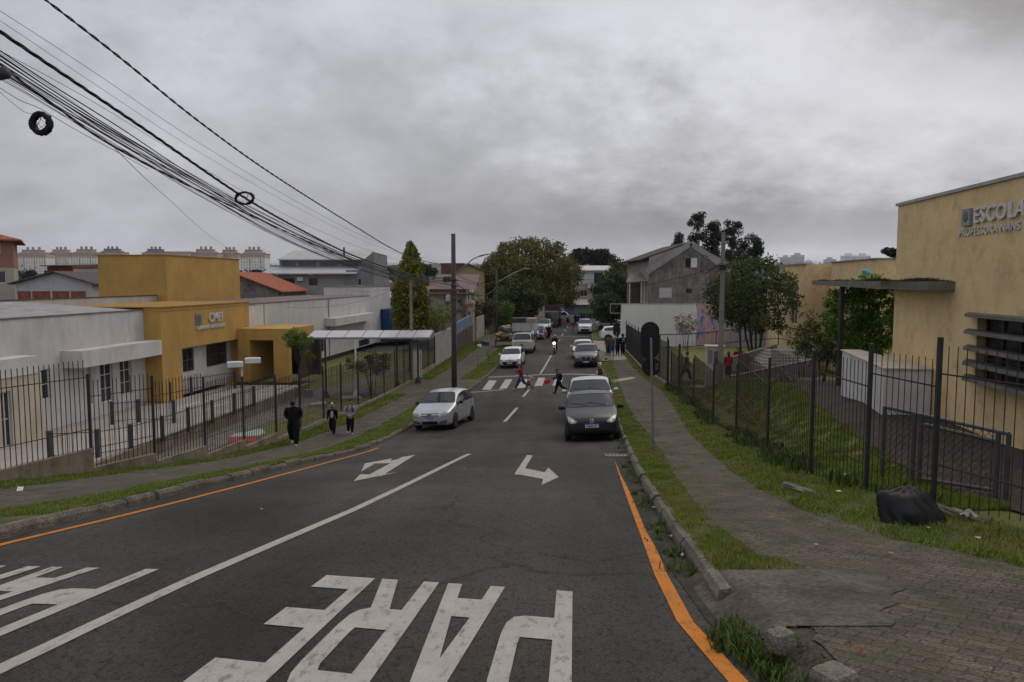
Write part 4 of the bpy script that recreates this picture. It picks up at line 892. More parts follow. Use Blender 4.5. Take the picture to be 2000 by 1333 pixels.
# lower left roof and porch; parts written in world coordinates
rb_ = MB(); rb_.wall((x0+.05, 85.55, CZ-6.8), (1,0,0), 9.1, 8).wall((24.85,85.55,CZ-6.8),(0,1,0),16,9.0).wall((x0+.05,101.5,CZ-6.8),(0,-1,0),16,9.12); rx_ = X(1347,85); rb_.add([(x0+.05,85.55,CZ+1.1),(24.85,85.55,CZ+1.1),(24.85,85.55,3.72),(rx_,85.55,5.93),(x0+.05,85.55,4.26)], [(0,1,2,3,4)]); rb_.add([(x0+.05,101.5,CZ+1.1),(24.85,101.5,CZ+1.1),(24.85,101.5,3.72),(rx_,101.5,5.93),(x0+.05,101.5,4.26)], [(4,3,2,1,0)]); rb_.build('rear_wall', mat('cream_side_wall', (.30,.27,.23), .9, .2, .8, stain=.5), t, world=True)
DR = mat('dark_sheet_roof', (.06,.054,.048), .85, .3, 1.5, wave=(.9,'Y',1)); rx_ = X(1347,85)
for (xa, za), (xb, zb_) in (((14.75, 3.98), (rx_, 5.98)), ((rx_+.01, 5.98), (25.3, 3.6))):
    MB().add([(x_, y_, z_+q) for q in (0,.1) for y_ in (85.56, 102.2) for x_, z_ in ((xa,za),(xb,zb_))], [(0,1,3,2),(4,6,7,5),(0,4,5,1),(2,3,7,6),(0,2,6,4),(1,5,7,3)]).build('rear_roof', DR, t, world=True)
bt = MB()
for k in range(9): bt.sbar((14.8, 85.8+k*1.9, 3.93), (rx_, 85.8+k*1.9, 5.93), .12, .12)
bt.build('rafters', mat('rafter_wood', (.10,.075,.055), .9), t, world=True)
for a_, b_ in (((1262,532),(1347,476)), ((1347,476),(1427,532))):
    p, q = WP(*a_, 84.5), WP(*b_, 84.5); MB().sbar(p, q, .08, .62).build('bargeboard', mat('old_white_sheet', (.26,.26,.25), .8, .2, 1, stain=.3), t, world=True)
slabq([WP(1222,551,86), WP(1267,549,86), WP(1267,529,91), WP(1230,535,91)], .1, 'porch_roof', mat('grey_porch_roof', (.22,.20,.185), .8, .2, 1, wave=(1.5,'X',.7), stain=.4), t)
m = MB()
for px in (1229, 1252, 1258, 1264): p = WP(px, 592, 86.3); m.box(p.x-.07, p.x+.07, p.y-.07, p.y+.07, CZ-6.8, Zy(551,86))
m.build('porch_post', CREAM, t, world=True)
m = MB(); a, c = WP(1226, 592, 91), WP(1268, 592, 91); m.box(a.x, c.x, 91, 91.2, CZ-6.8, Zy(540,91)); m.build('porch_wall', mat('porch_shade_wall', (.10,.08,.065), .9, .3, 1), t, world=True)  # dark tone paints in the shaded inside of the porch
# boundary walls of the school yard at the back
def bwall(name, label, xa, xb, y, zt, m, cap=None):
    t = thing(name, label, 'wall', (xa, y, CZ-6.9)); MB().wall((0,0,0), (1,0,0), xb-xa, zt-CZ+6.9).wall((0,.2,0),(0,-1,0),.2,zt-CZ+6.9).box(0,xb-xa,.01,.2,zt-CZ+6.6,zt-CZ+6.898).build('wall_panel', m, t)
    MB().box(-.04, xb-xa+.04, -.04, .24, zt-CZ+6.9, zt-CZ+6.96).build('coping', CONC, t); return t
bwall('boundary_wall', 'tall white wall below the bare concrete house', X(1213,70), X(1360,70), 70, Zy(594,70), mat('white_wall_dull', (.62,.61,.585), .88, .07, .5, stain=.3, stain_col=(.35,.34,.31)))
mu = bwall('mural_wall', 'wall panel painted with pink and blue abstract streaks', X(1360.5,69), X(1408,69), 69, Zy(595,69), mat('white_wall_dull', (.50,.49,.47), .88))
mm = mat('mural', (.42,.24,.22), .85, .2, 1); nt = mm.node_tree; p = nt.nodes['Principled BSDF']
tc = N(nt,'ShaderNodeTexCoord'); mp = N(nt,'ShaderNodeMapping'); mp.inputs['Scale'].default_value = (3.2,1,.7); mp.inputs['Rotation'].default_value = (0,.25,0); nt.links.new(tc.outputs['Object'], mp.inputs[0])
nn = N(nt,'ShaderNodeTexNoise', Scale=1.1, Detail=2.0, Distortion=1.2); nt.links.new(mp.outputs[0], nn.inputs['Vector'])
nt.links.new(ramp(nt, nn.outputs[0], [(.30,(.12,.18,.36)),(.38,(.24,.30,.44)),(.43,(.50,.30,.30)),(.52,(.52,.36,.24)),(.60,(.50,.27,.32)),(.68,(.30,.28,.42))], 'CONSTANT'), p.inputs['Base Color'])
MB().box(.03, X(1408,69)-X(1360.5,69)-.03, -.02, -.003, .2, Zy(595,69)-CZ+6.85).build('mural', mm, mu)
bwall('boundary_wall', 'pale grey wall behind the yard tree', X(1408.5,70), X(1548,70), 70, Zy(612,70), mat('grey_wall_dull', (.34,.34,.35), .88, .07, .5, stain=.3))
sf = thing('sign_frame', 'empty square metal frame fixed to the corner of the white wall', 'frame', WP(1213,603,70))
m = MB(); a, b_, c, d = WP(1192,594,69.9), WP(1213,594,69.9), WP(1213,612,69.9), WP(1192,612,69.9)
for p, q in ((a,b_),(b_,c),(c,d),(d,a)): m.bar(p, q, .03, 6)
m.build('frame', mat('pale_metal', (.3,.32,.28), .5), sf, world=True)
# rear school building
SY = mat('school_yellow', (.68,.50,.265), .9, .10, .9, bump=.6, bscale=38, fine=.16, stain=.45, stain_v=False, stain_col=(.36,.245,.13), moss=((.40,.275,.14), 2.2, .52, .45))
t = thing('rear_school_block', 'yellow school block with flat parapets behind the green shrub', 'school', (20.5, 52, CZ-6.2)); zt_ = 1.11
hs = [(2.2, 4.0, 3.0, 4.7)]
m = MB(); u = Vector((20.5-21.08, 52-57.8, 0)); L_ = u.length
m.wall((21.08, 57.8, CZ-6.2), u, L_, 6.2+zt_, hs); m.wall((20.5,52,CZ-6.2), (1,0,0), 1.75, 6.2+zt_); m.wall((24,70,CZ-6.2), (21.08-24, 57.8-70, 0), 12.5, 6.2+zt_-.3); m.build('wall', SY, t, world=True)
t2 = thing('h', '', ''); bpy.data.objects.remove(t2)
w = window(t, Vector((21.08,57.8,CZ-6.2)) - Vector(t.location), u, *hs[0], mull=1, rails=1)
m = MB(); m.box(22.25, 22.75, 51.6, 52.1, CZ-6.2, CZ+zt_+.02); m.build('downpipe', WHITE, t, world=True)
a, c = Vector((21.4, 50, CZ-6.2)), Vector((20.2, 41.4, CZ-6.2))
m = MB(); m.wall((22.3,51.5,CZ-6.2), (21.4-22.3,50-51.5,0), 1.75, 6.2+1.15); m.wall(a, c-a, (c-a).length, 6.2+1.18, [(.9,2.6,3.2,4.6)]); m.wall(c, (1,0,0), 8, 6.2+1.18); m.build('wall', SY, t, world=True)
m = MB(); 
for k in range(4): 
    p = a + (c-a).normalized()*.7 + Vector((-.35,0,3.15+k*.47)); m.obox((p.x-.02, p.y-1.05, p.z), (.7, 2.2, .07), Matrix.Rotation(-.13,4,'Z'))
m.build('louvre', CONC, t, world=True)
window(t, a - Vector(t.location), c-a, .9, 2.6, 3.2, 4.6, mull=1, rails=1)
m = MB(); m.obox((20.8,45.7,CZ+1.21), (.25,8.9,.06), Matrix.Rotation(-.139,4,'Z')); m.obox((20.8,54.9,CZ+1.14), (.25,5.9,.06), Matrix.Rotation(-.1,4,'Z')); m.box(20.2,28,41.3,41.55,CZ+1.182,CZ+1.24); m.build('coping', CONC, t, world=True)
# front school wing with raised letters
fe = Fr(9.93, 19.3, CZ-3.3, -.0997)
es = thing('school_wing', 'yellow rendered school wing with raised ESCOLA letters and concrete sun louvres', 'school', fe.o, fe.rz)
U2 = (0, -1, 0)
wu = -fe.ly(1910, 0); wd = [(wu, 7.9, 1.25, 2.62)]; s0, s1 = -fe.ly(1884, -.42), -fe.ly(1893, 0)
m = MB().wall((0,0,-.6), U2, 14, 5.2+.6, [(a, b_, c+.6, d+.6) for a, b_, c, d in wd], rev=.25); m.wall((9,0,-.6), (-1,0,0), 9, 5.8); m.wall((9,-14,-.6),(0,1,0),14,5.8); m.wall((0,-14,-.6),(1,0,0),9,5.8)
m.build('wall', SY, es); MB().box(.02, 8.98, -13.98, -.02, 5.0, 5.08).build('roof', CONC, es)
MB().box(-.05, .22, -14, .05, 5.2, 5.27).build('coping', mat('metal_coping', (.30,.30,.29), .5), es)
window(es, (0,0,0), U2, *wd[0], mull=5, rails=2, dep=.22, frame=mat('dark_frame', (.05,.05,.05), .5), glass=mat('dim_glass', (.05,.055,.055), .15, .5, 2))
LOUV = mat('concrete_louvre', (.145,.14,.115), .9, .2, 2, bump=.3, stain=.35, stain_col=(.08,.08,.06))
for k, z in enumerate((2.64, 2.30, 1.97, 1.67, 1.36)):
    MB().add([(-.0, -s1, z-.065), (-.42, -s0, z-.065), (-.42, -8.1, z-.065), (0, -8.1, z-.065), (0,-s1,z), (-.42,-s0,z), (-.42,-8.1,z), (0,-8.1,z)], [(3,2,1,0),(4,5,6,7),(0,1,5,4),(1,2,6,5),(2,3,7,6)]).build('louvre', LOUV, es)
lE, lF = -fe.ly(1896, 0), -fe.ly(1995, 0)
mw = max(v.co.x for v in text_mesh('ESCOLA', .43, sp=1.12).vertices); lettering('letter', 'ESCOLA', .43, es, (-.01, -lE, 4.48), U2, LETM, .022, .006, (lF-lE)/mw, sp=1.12)
mw = max(v.co.x for v in text_mesh('PROFESSORA NANS YF', .225, sp=1.12).vertices); lP = -fe.ly(1868, 0); lettering('letter', 'PROFESSORA NANS YF', .225, es, (-.01, -lP, 4.23), U2, LETM, .012, .001, 2.62/mw, sp=1.12)
a_ = -fe.ly(1875.5, 0); MB().box(-.07, -.003, -a_-.34, -a_, 4.44, 4.79).build('emblem', mat('emblem_grey', (.24,.25,.25), .5, .2, 20), es)
MB().ell((-.075, -a_-.17, 4.64), (.012, .11, .12), 16, 8).build('emblem_shield', mat('emblem_ring', (.12,.13,.13), .5, .4, 25), es)
# concrete canopy wrapping the corner and running back over the path
cn = thing('entrance_canopy', 'thin mossy concrete canopy slab running back from the school wing on a dark post', 'canopy', (9.4, 18, CZ-.23))
zc0, zc1 = CZ-.22, CZ-.02
pts = [(9.05,16.2),(9.62,16.15),(9.98,19.4),(12.6,19.6),(17.2,37),(14.9,37),(9.42,19.0)]
m = MB(); n = len(pts); vs = [(x,y,z) for z in (zc0, zc1) for x,y in pts]; m.add(vs, [tuple(range(n-1,-1,-1)), tuple(range(n,2*n))] + [(i,(i+1)%n,(i+1)%n+n,i+n) for i in range(n)]); m.build('slab', LOUV, cn, world=True)
zb_ = CZ - 4.03; MB().box(12.25-.07, 12.25+.07, 27.6-.07, 27.6+.07, zb_-.3, zc0).build('post', STEEL, cn, world=True)
MB().box(16.8-.07, 16.8+.07, 36.6-.07, 36.6+.07, zb_-1.6, zc0).build('post', STEEL, cn, world=True)
mo = MB()
for _ in range(2600):
    q = random.random(); x, y = (9.1+random.random()*.5, 16.2+q*3) if random.random() < .75 else (9.45+(q*5.0)+random.random()*.8, 19.1+q*17)
    h = random.uniform(.01,.045) + (.05 if math.sin(y*3.1)*math.sin(x*7)+random.random()*.5 > .5 else 0); a = random.random()*6.28; mo.add([(x-.012*math.cos(a),y-.012*math.sin(a),zc1),(x+.012*math.cos(a),y+.012*math.sin(a),zc1),(x+random.uniform(-.03,.03),y+random.uniform(-.03,.03),zc1+h)], [(0,1,2)])
tag(mo.build('moss', mat('moss', (.05,.045,.02), .95, .4, 5)), 'dark moss growing along the top of the concrete canopy', 'moss', None, 'stuff')
# low white service box in front of the wing
t = thing('service_enclosure', 'low white masonry enclosure with a cream lid beside the yellow wing', 'enclosure', (8.6, 17.1, CZ-3.9))
pl = [(8.62,17.1),(9.66,16.95),(10.2,21.6),(9.68,21.65)]
zt2 = CZ-2.05; m = MB(); m.add([(x,y,z) for z in (CZ-4.1, zt2) for x,y in pl], [(0,1,5,4),(1,2,6,5),(2,3,7,6),(3,0,4,7)]); m.build('wall', WHITE, t, world=True)
pl2 = [(8.58,17.05),(9.66,16.9),(10.2,21.65),(9.64,21.7)]
m = MB(); m.add([(x,y,z) for z in (zt2+.002, zt2+.03) for x,y in pl2], [(3,2,1,0),(4,5,6,7),(0,1,5,4),(1,2,6,5),(2,3,7,6),(3,0,4,7)]); m.build('lid', CREAM, t, world=True)
# meter cabinet
g = WP(1397, 752, 38); t = thing('meter_cabinet', 'tall cream meter cabinet on a concrete plinth beside the right pole', 'cabinet', (g.x, g.y, Zy(756,38)), -.1)
MB().box(-.42,.42,-.3,.3,0,2.05).build('body', mat('cabinet_cream', (.40,.37,.31), .8, .1, 2, stain=.2), t); MB().box(-.48,.48,-.36,.36,2.051,2.13).build('lid', CREAM, t)
MB().box(-.06,.36,-.325,-.302,1.15,1.85).build('door', mat('grey_frame', (.12,.12,.12), .5), t); MB().box(-.36,-.14,-.32,-.302,1.2,1.9).build('panel', DGREY, t)
MB().box(-1.1,.7,-.6,.5,-1.0,-.003).build('plinth', CONC, t)
# ramps and steps of the yard
RAMP = mat('ramp_concrete', (.15,.145,.12), .9, .15, 1.5, stain=.4, stain_col=(.09,.09,.08))
def ramp_wall(label, top, thick, depth):
    t = thing('ramp_wall', label, 'wall', top[0]); v = [Vector(p) for p in top]
    for a, c in zip(v[:-1], v[1:]):
        d = Vector((0, thick, 0)); dn = Vector((0,0,-depth)); MB().add([a, c, c+d, a+d, a+dn, c+dn, c+dn+d, a+dn+d], [(0,1,2,3),(7,6,5,4),(0,4,5,1),(1,5,6,2),(2,6,7,3),(3,7,4,0)]).build('parapet', RAMP, t, world=True)
    for a, c in zip(v[:-1], v[1:]):
        u_ = Vector((0,0,.002)); MB().add([a+u_-Vector((0,.03,0)), c+u_-Vector((0,.03,0)), c+u_+Vector((0,thick+.03,.0)), a+u_+Vector((0,thick+.03,0)), a+u_*20-Vector((0,.03,0)), c+u_*20-Vector((0,.03,0)), c+u_*20+Vector((0,thick+.03,0)), a+u_*20+Vector((0,thick+.03,0))], [(3,2,1,0),(4,5,6,7),(0,1,5,4),(1,2,6,5),(2,3,7,6),(3,0,4,7)]).build('coping', CONC, t, world=True)
    return t
ramp_wall('grey ramp wall rising to the right behind the two people in the yard', [WP(1428,700,47), WP(1520,674,48)], .2, 1.7)
ramp_wall('nearer grey ramp wall with pale coping climbing towards the shrub', [WP(1425,738,43), WP(1500,722,43.5), WP(1605,701,44)], .2, 1.5)
t = thing('yard_steps', 'pale concrete steps between the two ramp walls', 'steps', WP(1500,730,45))
for i in range(6):
    a, c = WP(1488+i*3, 716-i*6.2, 45+i*.33), WP(1560+i*14, 722-i*6.2, 45+i*.33)
    MB().box(a.x, c.x+.4, 45+i*.33, 48.5, a.z-.5, a.z).build('step', mat('pale_step', (.30,.28,.25), .9, .15, 2), t, world=True)
rw = [WP(1290,654,50), WP(1345,653,50), WP(1400,648,50), WP(1470,640,50), WP(1522,637,50), WP(1560,643,49), WP(1605,655,48)]
t = thing('ramp_railing', 'dark metal railing following the yard ramp in front of the mural', 'railing', rw[0]); m = MB(); pk_ = MB()
for a, c in zip(rw[:-1], rw[1:]):
    z1 = Vector((0,0,-.85)); m.bar(a, c, .03, 6); m.bar(a+z1, c+z1, .025, 6); k = int((c-a).length/.24)
    for i in range(k): p = a.lerp(c, i/k); pk_.bar(p, p+z1, .009, 4)
    m.bar(a, a+Vector((0,0,-1.3)), .03, 6)
m.build('rail', STEEL, t, world=True); pk_.build('pickets', STEEL, t, world=True)
rw = [WP(1525,640,47), WP(1600,655,45.5)]
# ---- far apartment blocks
AW = mat('far_white_render', (.74,.70,.65), .9, .12, .3); AB = mat('far_beige_render', (.52,.38,.29), .9, .12, .3); AG = mat('far_grey_render', (.25,.235,.24), .9, .2, .2); AD = mat('far_window', (.16,.16,.17), .5)
APW = {}
def apartment(pa, pb, ptop, pbase, Zd, label, style=0, crown=1, group='pale apartment blocks on the left skyline'):
    x0, x1 = X(pa, Zd), X(pb, Zd); w_ = x1-x0; zt_ = Zy(ptop, Zd); zb_ = Zy(pbase, Zd)-4; h = zt_-zb_; d = 18
    t = thing('apartment_block', label, 'apartment block', (x0, Zd, zb_), 0, group)
    MB().box(0, w_, 0, d, 0, h*.82).build('lower_storeys', AW if style == 0 else AG, t); MB().box(-.3, w_+.3, -.3, d+.3, h*.82+.01, h).build('upper_storey', AB, t)
    MB().box(-.8, w_+.8, -.8, d+.8, h+.01, h+.6).build('cornice', AG, t)
    m = MB(); nf = max(4, int(h*.82/2.9)); nx = max(3, int(w_/3.1)); 
    for i in range(nx):
        for j in range(nf):
            xc = w_*(i+.5)/nx; zc_ = h*.82*(j+.55)/nf
            if i % 4 == 3: continue
            if APW.get('m') is None: o_ = MB().box(-.55, .55, -.12, .05, -.55, .55).build('window', AD, t); APW['m'] = o_.data
            else: o_ = link('window', APW['m'], t)
            o_.location = (xc, 0, zc_)
    for i in range(3, nx, 4): xc = w_*(i+.5)/nx; m.box(xc-.45, xc+.45, -.15, .05, 1, h*.8)
    for i in range(nx): xc = w_*(i+.5)/nx; m.box(xc-.6, xc+.6, -.42, -.25, h*.88, h*.94)
    m.build('window_bands', AD, t)
    if crown:
        m = MB(); c = w_*.5; m.box(c-w_*.26, c+w_*.26, 3, 13, h+.61, h+4.5); m.box(c-w_*.29, c+w_*.29, 2, 14, h+4.5, h+5.2); m.box(c-w_*.42, c-w_*.27, 3, 11, h+.61, h+2.2); m.box(c+w_*.3, c+w_*.42, 3, 11, h+.61, h+2.4); m.build('penthouse', AB if style == 0 else AG, t)
        for k, zz in ((-.2, 5.2), (-.03, 5.2), (.17, 5.2), (-.35, 2.2)): MB().lathe([(1.5,0),(1.5,3.0),(1.2,3.4)], 8, Matrix.Translation((c+w_*k, 8, h+zz))).build('water_tank', AG, t)
    return t
apartment(34, 95, 497, 531, 900, 'first block at the far left of the skyline with an antenna beside its tanks')
apartment(97, 141, 496, 531, 930, 'block with two roof tanks second from the left on the skyline')
apartment(142, 194, 496, 531, 880, 'block whose right edge meets the left side of the ochre box')
apartment(197, 243, 494, 531, 1000, 'block whose grey crown alone shows above the left half of the ochre box', 1)
apartment(282, 326, 495, 531, 950, 'block peeping above the ochre box corner beside the dark pole', 1)
apartment(327, 373, 493, 531, 1050, 'lower cream block above the right half of the ochre box', 0, 0)
apartment(376, 428, 496, 531, 880, 'broad block with stepped grey crown above the ochre box', 0)
apartment(430, 468, 497, 531, 900, 'narrow block with three tanks just left of the ochre box edge', 0)
apartment(472, 520, 497, 531, 860, 'tall pale block standing clear to the right of the ochre box')
def tower(pa, pb, pt, pbase, Zd, label, m):
    x0, x1 = X(pa, Zd), X(pb, Zd); zt_ = Zy(pt, Zd); zb_ = Zy(pbase, Zd) - 25; t = thing('tower_block', label, 'tower block', (x0, Zd, zb_), 0, 'distant towers on the skyline'); h = zt_-zb_; w_ = x1-x0
    MB().box(0, w_, 0, w_*.8, 0, h).box(w_*.25, w_*.7, w_*.2, w_*.6, h+.01, h+w_*.2).build('shaft', m, t)
    q = MB()
    for k in range(1, int(h/7)): q.box(w_*.06, w_*.44, -.8, .1, k*7, k*7+3); q.box(w_*.54, w_*.94, -.8, .1, k*7, k*7+3)
    q.build('windows', mat('far_tower_window', (.36,.38,.42), .4), t)
FT = mat('far_tower', (.66,.68,.72), .8, .1, .01); FT2 = mat('far_tower_brown', (.50,.46,.45), .8, .1, .01)  # pale towers lightened so their colour carries the distance haze
for i, (a, c, tp, m_, lb) in enumerate(((1198,1209,515,FT,'wide pale tower right of the dark umbrella pines'), (1211,1216,521,FT,'slim tower right of the wide pale tower'), (1218,1224,522,FT,'low pair of slabs left of the bare concrete house'), (1228,1236,519,FT,'pale tower nearest the bare concrete house'),
    (1525,1543,503,FT2,'brownish block left above the yellow rear school'), (1547,1568,499,FT2,'broad brownish tower above the yellow rear school corner'), (1572,1583,510,FT,'low slab right of the broad brownish tower'), (1611,1630,507,FT2,'stepped low block above the rear school parapet'),
    (1646,1670,500,FT,'twin-topped pale tower above the rear school'), (1674,1697,500,FT,'last pale tower before the antenna on the right'))):
    tower(a, c, tp, 522, 2300 + 90*i, lb, m_)
# ---------------------------------------------------------------- street fences
def street_fence(name, label, posts, zf, hgt, post_h, wallinfo=None, spacing=.115, pr=.0105, post_w=.085, mpost=STEEL, mpick=RUST, level=True, extra=0, side=0, rails=(.22, .82)):
    """stepped picket panels between posts on falling ground"""
    t = thing(name, label, 'fence', (posts[0][0], posts[0][1], zf(*posts[0])))
    for i, (a, b) in enumerate(zip(posts[:-1], posts[1:])):
        za, zb = zf(*a), zf(*b); zt = max(za, zb)
        a3, b3 = Vector((a[0], a[1], 0)), Vector((b[0], b[1], 0)); d = b3 - a3; L = d.length; u = d.normalized()
        if wallinfo: 
            h0 = wallinfo; zw = zt + h0 - .12*L*0; zw2 = zw - .04
            n = Vector((-u.y, u.x, 0))*.075
            w = MB(); vs = []
            for e, ztp, zg in ((a3 + u*.004, zw, za), (b3 - u*.004, zw2, zb)):
                for s_ in (-1, 1): vs += [e + n*s_ + Vector((0,0,zg-1.4)), e + n*s_ + Vector((0,0,ztp))]
            w.add(vs, [(0,1,3,2),(4,6,7,5),(0,4,5,1),(2,3,7,6),(0,2,6,4),(1,5,7,3)]); w.build('base_wall', CONCD, t, world=True)
            lo = lambda s_: zw + (zw2 - zw)*s_ + .0; top = zw + hgt
        else:
            lo = lambda s_: za + (zb - za)*s_ + .03; top = zt + hgt
        sl = .0
        pk = MB(); k = max(2, int(L/spacing))
        for j in range(1, k):
            s_ = j/k; p = a3 + d*s_; jx = random.uniform(-.008, .008)
            pk.bar((p.x, p.y, lo(s_)), (p.x + jx, p.y + jx, top + random.uniform(-.012, .012)), pr, 5 if a[1] < 35 else 4, caps=False)
        pk.build('pickets', mpick, t, world=True)
        zl = lo(0) if wallinfo else zt
        for f_ in rails:
            r = MB(); zz = (top - hgt) + hgt*f_; r.bar((a3.x, a3.y, zz), (b3.x, b3.y, zz - (.04 if wallinfo else 0)), .011, 5)
            r.build('rail', mpick, t, world=True)
    for i, p in enumerate(posts):
        z = zf(*p); zn = z + (wallinfo or 0)
        MB().box(p[0]-post_w/2, p[0]+post_w/2, p[1]-post_w/2, p[1]+post_w/2, z - .2, zn + post_h).build('post', mpost, t, world=True)
    return t
LP = [on_line(px, fL) for px in (40, 165, 291, 392, 469, 533, 581, 628, 663, 697, 722, 748, 770, 788, 800)]
LP = [(fL(13.2), 13.2), (fL(15.3), 15.3)] + [p for p in LP if p[1] > 17]
lf = street_fence('picket_fence', 'tall dark picket fence on a stepped stained concrete wall along the left pavement', LP, lambda x, y: walk_z(x, y), 2.2, 2.38, .14, .13, .011, .058)
# gate beyond the driveway and second low wall with fence
LP2 = [(fL(y), y) for y in (52.8, 55.6, 58.2)]
street_fence('picket_fence', 'short picket fence on a low wall between the walkway gate and the graffiti wall', LP2, lambda x, y: walk_z(x, y), 2.0, 2.1, .35, .14, .012, .08)
t = thing('gate', 'narrow white slatted gate beside the walkway', 'gate', (fL(52), 51.2, walk_z(fL(52), 51.2)))
for i in range(5): MB().box(-.32+i*.14, -.24+i*.14, -.02, .02, .1, 2.0).build('slat', WMET, t)
MB().bar((-.36, .03, .3), (.36, .03, .3), .02).bar((-.36, .03, 1.8), (.36, .03, 1.8), .02).build('frame', WMET, t)
# right side
RP = [on_line(px, fR, 5) for px in (1838, 1704, 1594, 1507, 1443, 1397, 1357, 1333, 1313)]
x9, y9 = 5.55, 7.75
RP = [(6.05, 5.9), (x9, y9)] + RP
RP = [RP[0], RP[1]] + sorted(RP[2:], key=lambda p: p[1])
street_fence('picket_fence', 'tall rusty picket fence with square posts in front of the yellow school wing', RP, lambda x, y: walk_z(x, y) - .05, 1.85, 2.12, None, .116, .0060, .050)
RP2 = [(fR(37.2), 37.2), (fR(38.6), 38.6)]
t = thing('yard_gate', 'dark mesh gate to the school yard behind the nearer traffic sign', 'gate', (fR(38), 38.0, walk_z(fR(38), 38)))
MB().box(-.05,.05,-1.3,-1.2,0,2.5).build('post', STEEL, t); MB().box(-.05,.05,1.4,1.5,0,2.5).build('post', STEEL, t)
m = MB()
for i in range(14): m.bar((0,-1.15+i*.19,.1),(0,-1.15+i*.19,2.2),.012,4)
m.build('pickets', STEEL, t); MB().bar((0,-1.2,.3),(0,1.4,.3),.02).bar((0,-1.2,1.2),(0,1.4,1.2),.02).bar((0,-1.2,2.2),(0,1.4,2.2),.02).build('rails', STEEL, t)
RP3 = [(fR(y), y) for y in (40.5, 43, 45.6, 48.2, 50.8, 53.4, 56.2, 59, 62, 65)]
street_fence('picket_fence', 'dense dark picket fence beside the group walking on the right pavement', RP3, lambda x, y: walk_z(x, y), 2.2, 2.5, .18, .11, .009, .07, STEEL, STEEL)
# mesh gate frame standing inside the fence
A, B = WP(1736, 797, 11.2), WP(1984, 799, 9.2); base = lambda p: Vector((p.x, p.y, yard_z(p.x, p.y)))
t = thing('mesh_gate', 'low chain-link gate of grey pipes standing inside the fence by the yellow wing', 'gate', base(A))
top = .0; zt_ = A.z
m = MB(); ps = [A, A.lerp(B, .28), A.lerp(B, .34), A.lerp(B, .93), B]
m.bar((A.x,A.y,zt_), (B.x,B.y,zt_), .028, 8); m.bar((ps[2].x,ps[2].y,zt_-.13), (ps[3].x,ps[3].y,zt_-.13), .028, 8); m.bar((ps[2].x,ps[2].y,base(ps[2]).z+.12), (ps[3].x,ps[3].y,base(ps[3]).z+.12), .025, 8)
m.build('frame', mat('grey_pipe', (.06,.062,.066), .5, .25, 5), t, world=True)
for p in ps: MB().bar(base(p) - Vector((0,0,.1)), (p.x, p.y, zt_), .032, 8).build('post', mat('grey_pipe', (.06,.062,.066), .5), t, world=True)
m = MB(); u = (B - A); u.z = 0; L_ = u.length; u.normalize()
for (s0, s1) in ((0, .28), (.34, .93)):
    a0, a1 = L_*s0, L_*s1; z0 = base(A).z + .1; z1 = zt_ - .03; H_ = z1 - z0; n = int((a1-a0+H_)/.11)
    for i in range(n):
        for sgn in (1, -1):
            c0 = a0 - H_ + i*.11; p0 = max(c0, a0); q0 = p0 - c0; p1 = min(c0 + H_, a1); q1 = p1 - c0
            if p1 - p0 < .05: continue
            f = (lambda p, q: Vector((A.x, A.y, 0)) + u*p + Vector((0,0, z0+q))) if sgn == 1 else (lambda p, q: Vector((A.x, A.y, 0)) + u*p + Vector((0,0, z1-q)))
            m.bar(f(p0,q0), f(p1,q1), .0034, 3, caps=False)
m.build('chain_link', STEEL, t, world=True)
# kerb stones at the fence foot
for (px, py, w_, lab) in ((1590, 972, .9, 'broken concrete footing under the fence left of the black tarp'), (1905, 1022, .9, 'broken concrete footing right of the black tarp')):
    g = G(px, py); bm = bmesh.new(); bmesh.ops.create_cube(bm, size=1); bmesh.ops.subdivide_edges(bm, edges=bm.edges[:], cuts=5, use_grid_fill=True)
    for v in bm.verts: v.co = Vector((v.co.x*.11 + random.uniform(-.02,.02), v.co.y*w_ + random.uniform(-.01,.01), v.co.z*.08 + random.uniform(-.02,.02) + .005))
    me = bpy.data.meshes.new('footing'); bm.to_mesh(me); bm.free(); me.materials.append(mat('pale_footing', (.17,.15,.12), .95, .4, 8, bump=.8, stain=.6, stain_v=False)); o = link('footing', me); o.location = g; o.rotation_euler.z = .35; tag(o, lab, 'stone')
# ---------------------------------------------------------------- poles, lamps, signs
POLE = mat('wooden_pole', (.075,.062,.052), .9, .35, 3, bump=.5, bscale=20, stain=.4); CPOLE = mat('concrete_pole', (.19,.175,.155), .9, .2, 2, bump=.3, stain=.4)
CABLE = mat('black_cable', (.012,.011,.011), .6, .2, 10)
def pole(label, x, y, zt, r0, r1, m, name='utility_pole', sq=False):
    z = walk_z(x, y); t = thing(name, label, 'pole', (x, y, z))
    MB().tube([(0,0,-.2), (0,0,(zt-z)*.5), (0,0,zt-z)], [r0, (r0+r1)/2, r1], 6 if sq else 12).build('shaft', m, t, smooth=not sq); return t, z
t, z = pole('dark pole with street lamp arm and tangled cables left of the street', -3.52, 44.9, Zy(458,44.9), .17, .13, POLE)
PX, PY = -3.52, 44.9
hz_ = Zy(548,PY) - z; kz = Zy(585,PY) - z
m = MB(); 
for zz in (hz_, hz_-.35, hz_-.7, kz): m.lathe([(.19,-.04),(.19,.04)], 12, Matrix.Translation((0,0,zz)))
m.build('band', STEEL, t)
for i in range(3): 
    q = MB(); q.lathe([(.03,-.06),(.06,-.04),(.04,0),(.06,.04),(.03,.06)], 8, Matrix.Translation((.24,0,hz_-.35*i))); q.build('insulator', mat('porcelain', (.2,.17,.15), .3), t)
MB().box(-.62,-.18,-.16,.16,Zy(552,PY)-z,Zy(541,PY)-z).build('splice_box', BLK, t)
m = MB(); m.lathe([(.15,0),(.16,.25),(.11,.4)], 10, Matrix.Translation((-.32,-.05,kz-.1))); m.build('junction_box', mat('white_box', (.35,.33,.3), .6), t)
